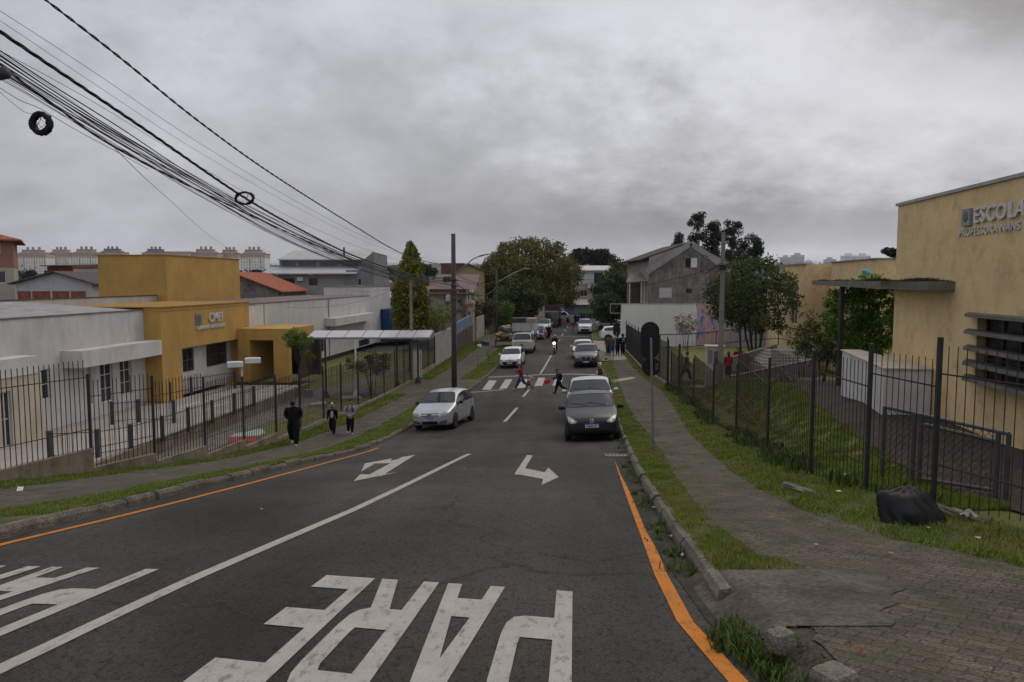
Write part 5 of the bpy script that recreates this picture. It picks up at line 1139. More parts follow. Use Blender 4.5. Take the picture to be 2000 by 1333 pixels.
arm = [WP(893,531,44.9), WP(910,520,44.6), WP(922,508,44.3), WP(937,501,44.0)]
m = MB(); m.tube([p - Vector(t.location) for p in arm], .035, 8); m.build('lamp_arm', mat('grey_steel', (.20,.20,.20), .5), t)
a = arm[-1] - Vector(t.location); b = WP(955,497,43.7) - Vector(t.location)
m = MB(); d = b - a; m.add([a+Vector((0,-.13,.03)), a+Vector((0,.13,.03)), b+Vector((0,.09,.03)), b+Vector((0,-.09,.03)), a+Vector((0,-.1,-.05)), a+Vector((0,.1,-.05)), b+Vector((0,.06,-.02)), b+Vector((0,-.06,-.02))], [(0,1,2,3),(7,6,5,4),(0,4,5,1),(1,5,6,2),(2,6,7,3),(3,7,4,0)]); m.build('lamp_head', STEEL, t)
# second lamp pole farther down
x2, y2 = X(970,86), 86
t, z = pole('thin pole with a long lamp arm in front of the big tree', x2, y2, Zy(530,86), .15, .11, POLE)
arm = [WP(972,552,86), WP(985,544,85.5), WP(1005,533,85), WP(1022,526,84.5), WP(1034,525,84.3)]
MB().tube([p - Vector(t.location) for p in arm], .045, 8).build('lamp_arm', mat('pale_metal', (.3,.32,.28), .5), t)
t3, z3 = pole('slim concrete pole standing in front of the conifer', X(803,50.5), 50.5, Zy(547,50.5), .12, .10, CPOLE, sq=True)
xr, yr = X(1409.5,37.3), 37.3; zr = yard_z(xr, yr)
t = thing('utility_pole', 'tall concrete pole rising beside the meter cabinet on the right', 'pole', (xr, yr, zr-.1)); MB().tube([(0,0,-.3),(0,0,(Zy(455,yr)-zr)+.1)], [.15,.10], 8).build('shaft', CPOLE, t)
MB().box(-.2,.12,-.2,.05,Zy(524,yr)-zr,Zy(514,yr)-zr).build('terminal_box', BLK, t)
# near pole outside the left edge that carries the cables
nx, ny = -7.9, 8.0; zn = walk_z(nx, ny)
t, z = pole('near utility pole left of the picture that carries the cable bundle', nx, ny, 7.9, .2, .15, CPOLE)
# cables: each a real catenary between the two poles, read from the photograph at both ends
def cable(name, label, pts, r, group=None, twist=0, strands=2, m=CABLE, cat='cable'):
    """pts: (px, py) along the cable; depth follows the straight run between the near and the far pole"""
    if isinstance(pts[0], Vector): P = pts
    else:
        P = []
        for px, py in pts:
            s_ = (887 - px) / 887.0; iz = 1/44.9 + s_*(1/9.3 - 1/44.9); P.append(WP(px, py, 1/iz))
    # smooth
    Q = []
    for i in range(len(P)-1):
        p0, p1, p2, p3 = P[max(i-1,0)], P[i], P[i+1], P[min(i+2,len(P)-1)]
        for k in range(8):
            t_ = k/8; Q.append(.5*((2*p1) + (-p0+p2)*t_ + (2*p0-5*p1+4*p2-p3)*t_*t_ + (-p0+3*p1-3*p2+p3)*t_**3))
    Q.append(P[-1]); mb = MB()
    if twist:
        L_ = 0; R_ = [[] for _ in range(strands)]; QQ = []
        for i in range(len(Q)-1):
            n = max(1, int((Q[i+1]-Q[i]).length/.05)); QQ += [Q[i].lerp(Q[i+1], k/n) for k in range(n)]
        for i, q in enumerate(QQ):
            if i: L_ += (q - QQ[i-1]).length
            d = (QQ[min(i+1,len(QQ)-1)] - QQ[max(i-1,0)]).normalized(); a = d.cross(Vector((0,0,1))).normalized(); b = a.cross(d)
            for k in range(strands):
                an = L_/twist*6.28 + k*6.283/strands; R_[k].append(q + (a*math.cos(an) + b*math.sin(an))*r*1.05)
        for s_ in R_: mb.tube(s_, r, 5)
    else: mb.tube(Q, r, 5)
    o = mb.build(name, m, smooth=True); tag(o, label, cat, group); return o
cable('twisted_cable', 'thick twisted cable running from the top edge down to the dark pole', [(-250,-290), (-80,-130), (93,0), (250,122), (400,244), (540,345), (690,440), (780,493), (840,513), (887,519)], .011, twist=.55)
cable('thick_cable', 'heavy black cable carrying the nearer cable coil over the rooftops', [(-340,-170), (-150,-45), (0,58), (150,160), (300,262), (484,389), (600,455), (700,503), (800,535), (887,546)], .0135, twist=.9, strands=3)
cable('thin_wire', 'thin upper wire just below the twisted cable', [(-300,-165), (0,20), (200,150), (400,285), (600,405), (750,478), (887,522)], .0035)
cable('thin_wire', 'second thin wire between the twisted cable and the heavy cable', [(-300,-150), (0,38), (200,172), (400,303), (600,416), (750,486), (887,527)], .003)
cable('thin_wire', 'thin wire hugging the underside of the heavy cable', [(-300,-70), (0,98), (200,208), (400,330), (600,440), (750,500), (887,540)], .0035)
rnd = random.Random(3)
lo0, hi0 = 97, 152
for i in range(22):
    f = i/21; y0 = 97 + f*52 + rnd.uniform(-3,3); mid = 300 + f*18 + rnd.uniform(-5,5)*1.3; e = 548 + rnd.uniform(-6, 22)
    q = [(-320, y0-190+rnd.uniform(-8,8)), (-150, y0-92+rnd.uniform(-4,4)), (0, y0), (120, y0+82-f*10+rnd.uniform(-3,3)), (250, 262+f*38+rnd.uniform(-5,5)), (400, 352+f*34+rnd.uniform(-5,5)), (560, 442+f*30+rnd.uniform(-4,4)), (700, 505+f*24+rnd.uniform(-4,4)), (800, 538+f*14), (887, e)]
    cable('bundle_wire', 'thin sagging wire of the loose bundle under the heavy cable', q, rnd.choice((.0028,.0035,.0048,.009)), 'loose wires of the sagging bundle')
cable('twisted_cable', 'dark knotted cable inside the loose bundle at the left edge', [(-320,-75), (-150,10), (0,118), (60,166), (130,218), (220,282), (350,352), (500,425), (650,492), (780,540), (887,556)], .010, twist=1.2)
cable('slack_wire', 'slack wire hanging below the bundle and joining it near the middle', [(20,180), (60,205), (100,222), (160,258), (230,296), (300,335)], .004)
cable('slack_wire', 'slack wire looping from the dark closure to the hanging coil', [(12,180), (40,205), (70,228), (97,232)], .003)
cable('drop_wire', 'thin drop wire slanting down from the bundle to the tiled house', [WP(232,290,12.5), WP(330,385,25), WP(440,480,48), WP(560,548,72), WP(640,590,90)], .007)
def coil(label, c, R_, r, turns, squash, yaw, m=CABLE):
    mb = MB(); pts = []
    for i in range(turns*28):
        a = i/28*6.283; rr = R_ + rnd.uniform(-1,1)*r*.4 + .3*r*math.sin(i*.37); o_ = Vector((math.cos(a)*rr, r*.7*math.sin(i*.23), math.sin(a)*rr*squash)); pts.append(o_)
    mb.tube(pts, .0085, 4)
    for k in range(5):
        a = rnd.uniform(0,6.28); b_ = a + rnd.uniform(2,4); mb.tube([(math.cos(a)*R_, 0, math.sin(a)*R_*squash), (math.cos((a+b_)/2)*R_*.3, .01, math.sin((a+b_)/2)*R_*.3*squash), (math.cos(b_)*R_, 0, math.sin(b_)*R_*squash)], .0025, 4)
    o = mb.build('cable_coil', m, smooth=True); o.location = c; o.rotation_euler.z = yaw; tag(o, label, 'cable coil'); return o
def Zc(px): return 1/(1/44.9 + (887-px)/887*(1/9.3-1/44.9))
coil('round black cable coil hanging like a tyre at the left edge', WP(99,249,9.6), .118, .050, 40, 1, -.1)
p = WP(484,390,15.8)
coil('flattened black cable coil tied to the heavy cable', p, .20, .05, 16, .62, -.3)
t = thing('splice_closure', 'dark cylindrical splice closure on the cables at the left edge', 'cable box', WP(6,162,Zc(6)))
MB().lathe([(.05,-.28),(.085,-.24),(.09,.0),(.09,.10),(.06,.16)], 14, Matrix.Rotation(math.radians(60),4,'Y') @ Matrix.Rotation(.3,4,'X')).build('body', BLK, t, smooth=True)
MB().lathe([(.07,.1),(.075,.2),(.055,.24)], 14, Matrix.Rotation(math.radians(75),4,'Y')).build('end_cap', mat('grey_cap', (.05,.045,.045), .6), t, smooth=True)
# cables from the dark pole across the street and down it
for i, (a, b_, sag, r, lb) in enumerate(((WP(889,546,44.8), WP(1405,520,37.5), 1.1, .012, 'cable crossing the street from the dark pole to the concrete pole'),
    (WP(889,535,44.8), WP(970,548,86), .5, .02, 'cable from the dark pole down the street to the thin pole'), (WP(889,552,44.8), WP(970,560,86), .9, .03, 'thicker drooping cable from the dark pole to the thin pole'),
    (WP(889,560,44.8), WP(803,552,50.5), .5, .012, 'cable from the dark pole back to the slim pole'), (WP(889,566,44.8), WP(803,560,50.5), .8, .012, 'lower drooping cable between dark pole and slim pole'),
    (WP(1406,520,37.3), WP(1347,480,85), .4, .018, 'service cable from the concrete pole to the ridge of the bare house'), (WP(970,556,86), WP(1240,560,95), 1.0, .02, 'cable crossing the street in front of the end house'),
    (WP(803,552,50.5), WP(560,600,49), .6, .008, 'service wire from the slim pole to the nursery wall'), (WP(803,556,50.5), WP(655,560,80), .5, .01, 'service wire from the slim pole to the white end block'))):
    pts = [a.lerp(b_, k/10) - Vector((0,0,sag*4*(k/10)*(1-k/10))) for k in range(11)]
    cable('street_cable', lb, pts, r)
p = WP(1405,515,37.3); cable('cable_loop', 'black loop of spare cable hanging left of the concrete pole', [p, p+Vector((-.35,0,-.25)), p+Vector((-.8,.1,-.5)), p+Vector((-.95,.1,-.15)), p+Vector((-.85,.1,.4)), p+Vector((-.6,.1,.3))], .02)
# traffic signs seen from behind
SIGNB = mat('sign_back', (.010,.010,.012), .6, .15, 6)
def plate(w, h, rad, th, n=10):
    pts = []
    for cx, cy, a0 in ((w/2-rad, h/2-rad, 0), (-w/2+rad, h/2-rad, 90), (-w/2+rad, -h/2+rad, 180), (w/2-rad, -h/2+rad, 270)):
        for k in range(n+1): a = math.radians(a0 + 90*k/n); pts.append((cx+rad*math.cos(a), cy+rad*math.sin(a)))
    return MB().prism(pts, (0,0,0), (1,0,0), (0,0,1), (0,1,0), th)
g = G(1280, 886); Zs = g.y
t = thing('traffic_sign', 'nearer traffic sign seen from behind, tall rounded plate above a round one', 'sign', g)
s_ = Zs/F
MB().tube([(0,0,-.1), (-.09,0,Zy(660,Zs)-g.z)], .03, 10).build('post', mat('galvanised_post', (.15,.16,.165), .5, .2, 6), t)
def off_(px, py): return WP(px, py, Zs) - g
o = plate(36.5*s_, 73*s_, 18*s_, .012).build('upper_plate', SIGNB, t); o.location = off_(1271, 665.5) + Vector((0,.035,0))
o = plate(37*s_, 36*s_, 18*s_, .012).build('lower_plate', SIGNB, t); o.location = off_(1274, 718) + Vector((0,.035,0))
m = MB(); 
for k in range(3): m.box(-3*s_, 3*s_, -.002, 0, (4-k*4.5)*s_, (6.5-k*4.5)*s_)
o = m.build('sticker', mat('sticker', (.10,.10,.12), .5, .5, 80), t); o.location = off_(1285.5, 718) + Vector((0,.033,0))
g = WP(1196, 716, 51.5); g.z = walk_z(g.x, g.y); Zs = 51.5; s_ = Zs/F
t = thing('traffic_sign', 'farther traffic sign with leaning post beside the walking group', 'sign', g)
MB().tube([(0,0,-.1), (.30,.0,Zy(650,Zs)-g.z)], .035, 8).build('post', mat('galvanised_post', (.15,.16,.165), .5), t)
o = plate(14*s_, 25*s_, 7*s_, .012).build('upper_plate', SIGNB, t); o.location = WP(1205, 644.5, Zs) - g + Vector((0,.04,0))
# ---------------------------------------------------------------- black tarp, litter, grate
g = G(1780, 1030); t = thing('h', '', ''); bpy.data.objects.remove(t)
from mathutils import noise as mn
bm = bmesh.new()
RG = [[(-.36,-.05,0),(-.20,-.27,0),(.06,-.30,0),(.30,-.22,0),(.36,.03,0),(.20,.26,0),(-.10,.28,0)], [(-.33,.0,.16),(-.20,-.23,.13),(.03,-.26,.17),(.27,-.18,.13),(.33,.04,.11),(.18,.20,.15),(-.12,.22,.18)],
      [(-.35,.04,.33),(-.16,-.15,.29),(.04,-.17,.33),(.20,-.08,.27),(.24,.05,.23),(.12,.13,.29),(-.14,.16,.31)], [(-.24,.04,.345),(-.10,-.05,.335),(.05,-.06,.405),(.10,-.02,.35),(.12,.04,.29),(.05,.08,.33),(-.10,.10,.33)]]
RV = [[bm.verts.new(p) for p in r] for r in RG]; tp_ = bm.verts.new((.03,.0,.40))
for a_, b_ in zip(RG and RV[:-1], RV[1:]):
    for k in range(7): bm.faces.new((a_[k], a_[(k+1)%7], b_[(k+1)%7], b_[k]))
for k in range(7): bm.faces.new((RV[-1][k], RV[-1][(k+1)%7], tp_))
bmesh.ops.subdivide_edges(bm, edges=bm.edges[:], cuts=7, use_grid_fill=True, smooth=.35)
for _ in range(4): bmesh.ops.smooth_vert(bm, verts=bm.verts[:], factor=.5, use_axis_x=True, use_axis_y=True, use_axis_z=True)
bm.normal_update()
for v in bm.verts:
    p = v.co.copy(); an = math.atan2(p.y, p.x); hz = min(1, p.z*7)
    fold = abs(math.sin(an*6 + p.z*7 + 2*mn.noise(p*4)))*.07*(1 - min(1, p.z*1.6)) + mn.noise(Vector((p.x*5, p.y*5, p.z*2.2)))*.030
    v.co += v.normal * fold * (.35 + .65*hz); v.co.z = max(v.co.z, 0)
for f in bm.faces: f.smooth = True
me = bpy.data.meshes.new('tarp'); bm.to_mesh(me); bm.free(); me.materials.append(mat('black_fabric', (.009,.009,.010), .6, .2, 8, bump=.1, bscale=120))
o = link('tarp', me); o.location = (g.x+.10, g.y+.03, walk_z(g.x+.1, g.y+.03)-.02); o.rotation_euler = (-.12, 0, .15); o.scale = (.97, .97, .97); tag(o, 'crumpled black tarp draped over a heap beside the right fence', 'tarp')
def litter(name, label, px, py, size, m, zf=walk_z, cat='litter', Z=None):
    g = G(px, py, zf) if Z is None else WP(px, py, Z); bm = bmesh.new(); bmesh.ops.create_grid(bm, x_segments=5, y_segments=4, size=.5)
    for v in bm.verts: v.co = Vector((v.co.x*size[0], v.co.y*size[1], size[2]*(.5+mn.noise(v.co*4 + Vector((px,py,0)))*1.2)))
    me = bpy.data.meshes.new(name); bm.to_mesh(me); bm.free(); me.materials.append(m); o = link(name, me); o.location = g + Vector((0,0,.03)); o.rotation_euler = (random.uniform(-.2,.2), random.uniform(-.2,.2), random.uniform(0,3)); return tag(o, label, cat)
PAP = mat('paper_white', (.5,.5,.5), .8, .1, 20)
litter('paper_scrap', 'white paper scrap on the left pavement at the picture edge', 20, 966, (.22,.10,.012), PAP)
litter('paper_scrap', 'pale blue-white scrap caught at the fence left of the tarp', 1663, 941, (.07,.09,.06), mat('paper_blue', (.4,.45,.6), .7))
litter('wrapper', 'yellow wrapper on the grass under the fence left of the tarp', 1651, 972, (.12,.06,.02), mat('wrapper_yellow', (.5,.48,.2), .6))
litter('wrapper', 'blue and yellow wrapper lying on the foot of the tarp', 1800, 1021, (.10,.07,.04), mat('wrapper_blue', (.12,.35,.5), .5, .5, 20))
litter('paper_scrap', 'whitish rag on the footing right of the tarp', 1912, 1028, (.16,.12,.08), mat('rag', (.35,.33,.3), .9, .2, 8))
litter('paper_scrap', 'small pale cup lid on the grass far right', 1934, 1072, (.04,.05,.03), PAP)
litter('brick_shard', 'red plastic shard on the pavers at the bottom right', 1706, 1309, (.06,.025,.012), mat('red_shard', (.25,.05,.04), .6))
for px, py, w_ in ((1321,1066,'third from the far end of the weedy right gutter'), (1341,1108,'midway along the weedy right gutter'), (1377,1143,'beside the last kerb stone'), (1392,1162,'nearest the corner weeds'), (1333,1048,'second from the far end of the weedy right gutter'), (1283,1006,'farthest up the weedy right gutter')):
    litter('paper_scrap', 'crumpled white scrap ' + w_, px, py, (.045,.035,.03), PAP, road_z)['group'] = 'white scraps in the gutter'
for px, py, w_ in ((640,893,'near the left kerb behind the white turn arrow'),(905,925,'beside the far end of the centre line'),(500,1008,'between the orange line and the centre line')): litter('leaf_scrap', 'tiny pale scrap on the asphalt ' + w_, px, py, (.05,.03,.004), mat('grey_scrap', (.25,.24,.22), .8), road_z)['group'] = 'tiny scraps on the left lane'
for px, py, w_ in ((1610,1083,'in the middle of the wide near pavers'),(1360,905,'just past the nearer traffic sign'),(1455,930,'where the right pavement bends, by its grass edge'),(1760,1100,'nearest the grass in front of the tarp'),(1833,1048,'on the grass at the tarp corner'),(1690,1010,'on the grass left of the tarp'),(1530,1000,'midway between tarp and kerb')): litter('leaf_scrap', 'tiny pale scrap lying ' + w_, px, py, (.04,.03,.006), mat('dry_leaf', (.3,.26,.2), .8))['group'] = 'tiny scraps on the right pavement'
a, b_ = G(1197, 897, road_z), G(1228, 899, road_z)
t = thing('drain_grate', 'broken concrete drain grate in the gutter behind the dark hatchback', 'drain', ((a.x+b_.x)/2, a.y, a.z))
m = MB(); 
for i in range(7): m.obox((-.27+i*.09, 0, .02), (.04, .36, .03), Matrix.Rotation(-.14, 4, 'X'))
m.build('bars', CONC, t); MB().obox((0,.17,-.0), (.62,.05,.05)).obox((0,-.19,.045), (.62,.05,.05)).build('frame', CONC, t)
# yard details left: access covers, red mats, bench slab
def yslab(name, label, pts, h, m, cat, z0=None):
    P = [];
    for px, py in pts:
        k = (py-HY)/F; Z = (YL-h)/k; P.append(((px-CX)/F*Z, Z))
    z0 = yardz; mb = MB(); n = len(P); mb.add([(x,y,z0+.001) for x,y in P] + [(x,y,z0+h) for x,y in P], [tuple(range(n-1,-1,-1)), tuple(range(n,2*n))] + [(i,(i+1)%n,(i+1)%n+n,i+n) for i in range(n)]); return tag(mb.build(name, m), label, cat)
yslab('access_cover', 'pale concrete slab with dark edge lying on the lawn behind the children', [(602,790),(632,784),(634,791),(600,792)], .18, CONC, 'slab')
yslab('access_cover', 'second pale slab on the lawn at the foot of the walkway post', [(664,776),(700,774),(704,779),(664,780)], .18, CONC, 'slab')
yslab('planter', 'grey concrete planter box on the lawn right of the walkway post', [(697,770),(718,768),(720,762),(700,764)], .3, mat('blue_grey_planter', (.13,.15,.15), .9), 'planter')
yslab('floor_mat', 'faded red mat on the lower yard behind the lamp post', [(436,858),(500,855),(496,866),(438,868)], .03, mat('red_mat', (.25,.05,.04), .8, .2, 3), 'mat')
yslab('floor_mat', 'pale green mat beside the red mat in the lower yard', [(452,850),(505,840),(512,848),(500,854),(440,857)], .03, mat('green_mat', (.30,.36,.30), .8, .2, 3), 'mat')
# ---------------------------------------------------------------- vegetation
def leafmesh(name, centers, rads, n_per, size, m, parent=None, flat=0, up=0, world=None):
    C_ = np.repeat(np.array(centers), n_per, axis=0); R_ = np.repeat(np.array(rads), n_per, axis=0)
    n = len(C_); d = np.random.randn(n, 3); d /= np.linalg.norm(d, axis=1)[:, None]; rr = np.random.rand(n, 1)**.45
    P = C_ + d*rr*R_
    a = np.random.randn(n, 3); a[:, 2] *= (1-flat); 
    if up: a[:, 2] = np.abs(a[:, 2]) + up
    a /= np.linalg.norm(a, axis=1)[:, None]; b = np.random.randn(n, 3); b -= a*(a*b).sum(1)[:, None]; b /= np.linalg.norm(b, axis=1)[:, None]
    s = size*(.6 + .8*np.random.rand(n, 1)); a = a*s; b = b*s*.5
    V = np.stack([P-a, P+b, P+a, P-b], 1).reshape(-1, 3)
    me = bpy.data.meshes.new(name); me.vertices.add(len(V)); me.vertices.foreach_set('co', V.ravel().astype(np.float32)); me.loops.add(len(V)); me.loops.foreach_set('vertex_index', np.arange(len(V), dtype=np.int32))
    me.polygons.add(n); me.polygons.foreach_set('loop_start', np.arange(0, len(V), 4, dtype=np.int32)); me.polygons.foreach_set('loop_total', np.full(n, 4, dtype=np.int32)); me.materials.append(m); me.update(calc_edges=True)
    return link(name, me, parent)
def leaf(name, col, isl=.45, mossc=None, tr=.25): return mat('leaf_' + name, col, .6, .25, .6, island=isl, transl=tr, spec=.25, moss=mossc)
BARK = mat('bark', (.05,.04,.032), .95, .35, 4, bump=.6, bscale=15)
def tree(name, label, x, y, zg, ctr, rad, ncl, clr, n_per, size, m, group=None, trunk_r=.2, shape='ball', stems=1, bark=BARK, lean=0, flat=0, shell=.55, squash=1, seed=1, limbs=True, cat='tree', forks=0.0):
    rs = random.Random(seed); t = thing(name, label, cat, (x, y, zg), 0, group); cs = []; rr = []
    c = Vector(ctr) - Vector((x, y, zg))
    while len(cs) < ncl:
        d = Vector((rs.gauss(0,1), rs.gauss(0,1), rs.gauss(0,1))).normalized(); q = shell + (1-shell)*rs.random()**.5
        if rs.random() < .25: q = rs.random()
        p = Vector((d.x*rad[0]*q, d.y*rad[1]*q, d.z*rad[2]*q))
        if shape == 'dome' and p.z < -rad[2]*.55: continue
        if shape == 'cone':
            h = rs.random(); a = rs.random()*6.28; w = (1-h)**.66*(.6+.4*min(1, h*5))*(1+.16*math.sin(a*3+h*9)); q = rs.random()**.4; p = Vector((math.cos(a)*rad[0]*w*q, math.sin(a)*rad[1]*w*q, -rad[2]+2*rad[2]*h))
        k = clr*rs.uniform(.7,1.25); cs.append(c + p); rr.append((k, k, k*squash))
    leafmesh('crown', [tuple(q) for q in cs], rr, n_per, size, m, t, flat=flat, up=.8 if shape == 'cone' else 0)
    mb = MB()
    for s_ in range(stems):
        a = s_*6.28/max(1, stems) + rs.random(); b0 = Vector((math.cos(a)*.12*(stems>1), math.sin(a)*.12*(stems>1), -.1)); top = c + Vector((math.cos(a)*rad[0]*.3*(stems>1)+lean, math.sin(a)*rad[1]*.2*(stems>1), -rad[2]*.25)); mid = b0.lerp(top, .5) + Vector((rs.uniform(-.2,.2), rs.uniform(-.2,.2), 0))*trunk_r*3
        k = trunk_r/(stems**.4); mb.tube([b0 - Vector((0,0,.1)), b0.lerp(mid,.1)+Vector((0,0,.1)), mid, top, top + Vector((0,0,rad[2]*.6))], [k*1.35, k, k*.8, k*.5, k*.15], 8)
        if limbs:
            for i in range(0, len(cs), max(1, len(cs)*stems//26)):
                q = cs[i]; s0 = mid.lerp(top, rs.uniform(.1, 1)); m1 = s0.lerp(q, .5) - Vector((0,0,.12*(q-s0).length)); mb.tube([s0, m1, q], [k*.35, k*.2, k*.05], 5)
    mb.build('trunk', bark, t, smooth=True); return t
GB2 = CZ - 7.2
# conifer
tree('conifer_tree', 'tall pointed yellow-green conifer behind the slim pole', X(801,60), 60, yard_z(-8,60)-.1, (X(803,60), 60, Zy(568,60)), (1.85,1.85,3.45), 430, .38, 55, .13, leaf('conifer', (.14,.15,.022), .6), trunk_r=.16, shape='cone', seed=4, squash=1.5, limbs=False)
tree('small_tree', 'slim light green tree right of the conifer', X(857,63), 63, yard_z(-7,63), (X(858,63), 63, Zy(618,63)), (1.15,1.15,1.35), 60, .42, 60, .07, leaf('light', (.17,.20,.05), .4), trunk_r=.07, stems=3, seed=5)
# big street tree and friends
tree('big_tree', 'huge spreading brown-green tree hanging over the far left of the street', X(1012,118), 118, CZ-7.2, (X(1034,118), 120, Zy(552,118)), (8.3,8.5,6.9), 430, 1.0, 84, .20, leaf('bigtree', (.115,.120,.026), .55, ((.17,.12,.035), .16, .56, .7)), trunk_r=.55, shape='dome', stems=2, seed=6, shell=.6)
tree('street_tree', 'dark low tree under the right edge of the big tree', X(1003,100), 100, CZ-7.0, (X(1010,100), 101, Zy(592,100)), (3.6,3.0,2.6), 110, .9, 60, .22, leaf('dark', (.05,.07,.02), .5), trunk_r=.2, seed=7)
tree('street_tree', 'bright green bush-like tree beside the thin lamp pole', X(985,94), 94, CZ-6.9, (X(987,94), 94, Zy(620,94)), (1.4,1.3,1.9), 60, .5, 60, .12, leaf('fresh', (.085,.14,.022), .4), trunk_r=.08, seed=8)
tree('street_tree', 'greenish creeper bush on the wall left of the thin lamp pole', X(948,90), 90, CZ-6.9, (X(948,90), 91, Zy(612,90)), (2.3,1.2,1.5), 60, .6, 50, .13, leaf('dull', (.075,.09,.035), .4), trunk_r=.06, seed=9)
for i, (px, rx, top, seed, lb) in enumerate(((1138, 25, 489, 10, 'left of the two dark umbrella pines behind the big tree'), (1172, 23, 491, 11, 'right of the two dark umbrella pines behind the end house'))):
    Zd = 230; x = X(px, Zd); ztop = Zy(top, Zd); r_ = rx*Zd/F
    tree('umbrella_pine', lb, x, Zd, -6, (x, Zd, ztop-2.4), (r_, r_, 2.6), 130, 1.3, 45, .42, leaf('pine', (.018,.026,.016), .35, tr=.05), 'umbrella pines behind the end house', trunk_r=.35, shape='dome', seed=seed, squash=.6)
tree('street_tree', 'dark green tree in front of the end house right of the street', X(1212,120), 120, CZ-7, (X(1209,120), 120, Zy(582,120)), (4.4,3.6,4.6), 150, 1.0, 55, .24, leaf('deep', (.055,.085,.024), .5), trunk_r=.25, seed=12)
tree('street_tree', 'spreading dark tree over the parked cars by the white wall', X(1196,98), 98, CZ-6.9, (X(1190,98), 98, Zy(602,98)), (2.7,2.4,1.5), 90, .75, 55, .18, leaf('deep', (.055,.085,.024), .5), trunk_r=.16, seed=13)
tree('street_tree', 'tall slender green tree left of the bare concrete house', X(1212,125), 126, CZ-7, (X(1207,126), 126, Zy(545,126)), (2.0,2.0,3.4), 70, .9, 50, .22, leaf('deep2', (.05,.06,.017), .4), trunk_r=.15, seed=14)
# eucalyptus row
for i, (px, top, bot, rx, lb) in enumerate(((1325,449,492,17,'small pale-leaved eucalyptus at the left end of the row'), (1361,404,500,20,'tallest eucalyptus of the row behind the bare house'), (1392,428,505,15,'slim eucalyptus right of the tallest one'), (1426,424,512,21,'broad-topped eucalyptus beside the concrete pole'), (1467,445,512,22,'last rounded eucalyptus at the right end of the row'))):
    Zd = 150 + i*2; x = X(px, Zd); t0, b0 = Zy(top, Zd), Zy(bot, Zd); r_ = rx*Zd/F
    t = thing('eucalyptus_tree', lb, 'tree', (x, Zd, -6.5), 0, 'eucalyptus trees behind the bare concrete house'); rs = random.Random(20+i); cs = []; rr = []
    for k in range(26 if i else 14):
        f = rs.random(); zz = b0 + (t0-b0)*f - 1.2; w = r_*(.95 if f > .55 else .75)*math.sqrt(max(.1, 1-max(0,(f-.6)/.45)**2)); a = rs.random()*6.28; q = rs.random()**.6; cs.append((math.cos(a)*w*q, math.sin(a)*w*q, zz+6.5)); k2 = rs.uniform(.7,1.15); rr.append((k2, k2, k2*1.1))
    leafmesh('crown', cs, rr, 150, .23, leaf('euc_pale' if i == 0 else 'euc', (.06,.075,.045) if i == 0 else (.022,.032,.018), .35, tr=.1), t)
    mb = MB(); mb.tube([(0,0,-.2), (.2,0,(t0+6.5)*.5), (0,0,t0+6.5-1)], [.28,.2,.06], 7)
    for c in cs[::3]: mb.tube([(0,0,c[2]-1.6), (c[0]*.6, c[1]*.6, c[2]-.6), c], [.08,.05,.02], 4)
    mb.build('trunk', mat('pale_bark', (.16,.14,.12), .9, .3, 2), t)
tree('far_tree', 'rounded dark tree low behind the eucalyptus row', X(1432,145), 146, -6, (X(1432,146), 146, Zy(506,146)), (2.2,2,1.8), 40, .8, 50, .22, leaf('euc', (.022,.032,.018), .35), trunk_r=.15, seed=31)
# yard tree on the right
zt_ = yard_z(16.6, 50)
tree('yard_tree', 'leafy dark green tree with forked trunks in the school yard', X(1478,50), 50, zt_, (X(1470,50), 50, Zy(578,50)), (3.0,2.7,2.55), 190, .50, 72, .10, leaf('yard', (.062,.088,.024), .6, ((.10,.09,.03), .5, .58, .6)), trunk_r=.16, stems=4, seed=15, shell=.62)
tree('yard_tree', 'young leaning tree with thin trunk left of the leafy yard tree', X(1450,56), 56, yard_z(17,56), (X(1442,56), 56, Zy(585,56)), (2.2,1.8,1.9), 60, .6, 55, .11, leaf('yard', (.055,.072,.024), .45), trunk_r=.09, seed=16)
tree('shrub', 'sparse brownish shrub in front of the white wall', X(1340,66), 66, yard_z(15.5,66), (X(1340,66), 66, Zy(632,66)), (1.05,.9,.9), 40, .33, 22, .075, leaf('brown', (.16,.13,.07), .4), trunk_r=.04, stems=3, seed=17, cat='shrub')
# bright shrub by the wing
zs = Dyr(12.6, 26)
tree('shrub', 'bright green bushy tree between the canopy post and the yellow wing', 14.0, 29.6, CZ-Dyr(14.0,29.6), (14.15, 29.6, Zy(620,29.6)), (1.72,1.3,1.62), 210, .27, 80, .06, leaf('bright', (.105,.20,.022), .6, ((.12,.20,.03), 1.1, .52, .8)), trunk_r=.10, stems=4, seed=18, shell=.6, cat='shrub')
tree('shrub', 'looser olive shrub left of the canopy post', X(1608,33), 33, CZ-Dyr(13.5,33), (X(1612,33), 33, Zy(668,33)), (1.35,1.0,.95), 90, .3, 45, .065, leaf('olive', (.075,.095,.028), .5), trunk_r=.06, stems=4, seed=19, cat='shrub')
tree('shrub', 'thin reddish-green sapling in front of the rear school block', X(1570,42), 42, yard_z(16,42), (X(1572,42), 42, Zy(655,42)), (1.5,1.0,1.4), 34, .25, 18, .07, leaf('sap', (.075,.09,.03), .5), trunk_r=.04, stems=3, seed=32, cat='shrub')
tree('ground_plant', 'low grey-leaved plant on the school lawn', X(1537,31), 31, CZ-Dyr(X(1537,31),31), (X(1537,31), 31, CZ-Dyr(X(1537,31),31)+.15), (.5,.45,.16), 26, .14, 26, .07, leaf('greyleaf', (.16,.18,.13), .4), trunk_r=.02, seed=33, limbs=False, cat='plant')
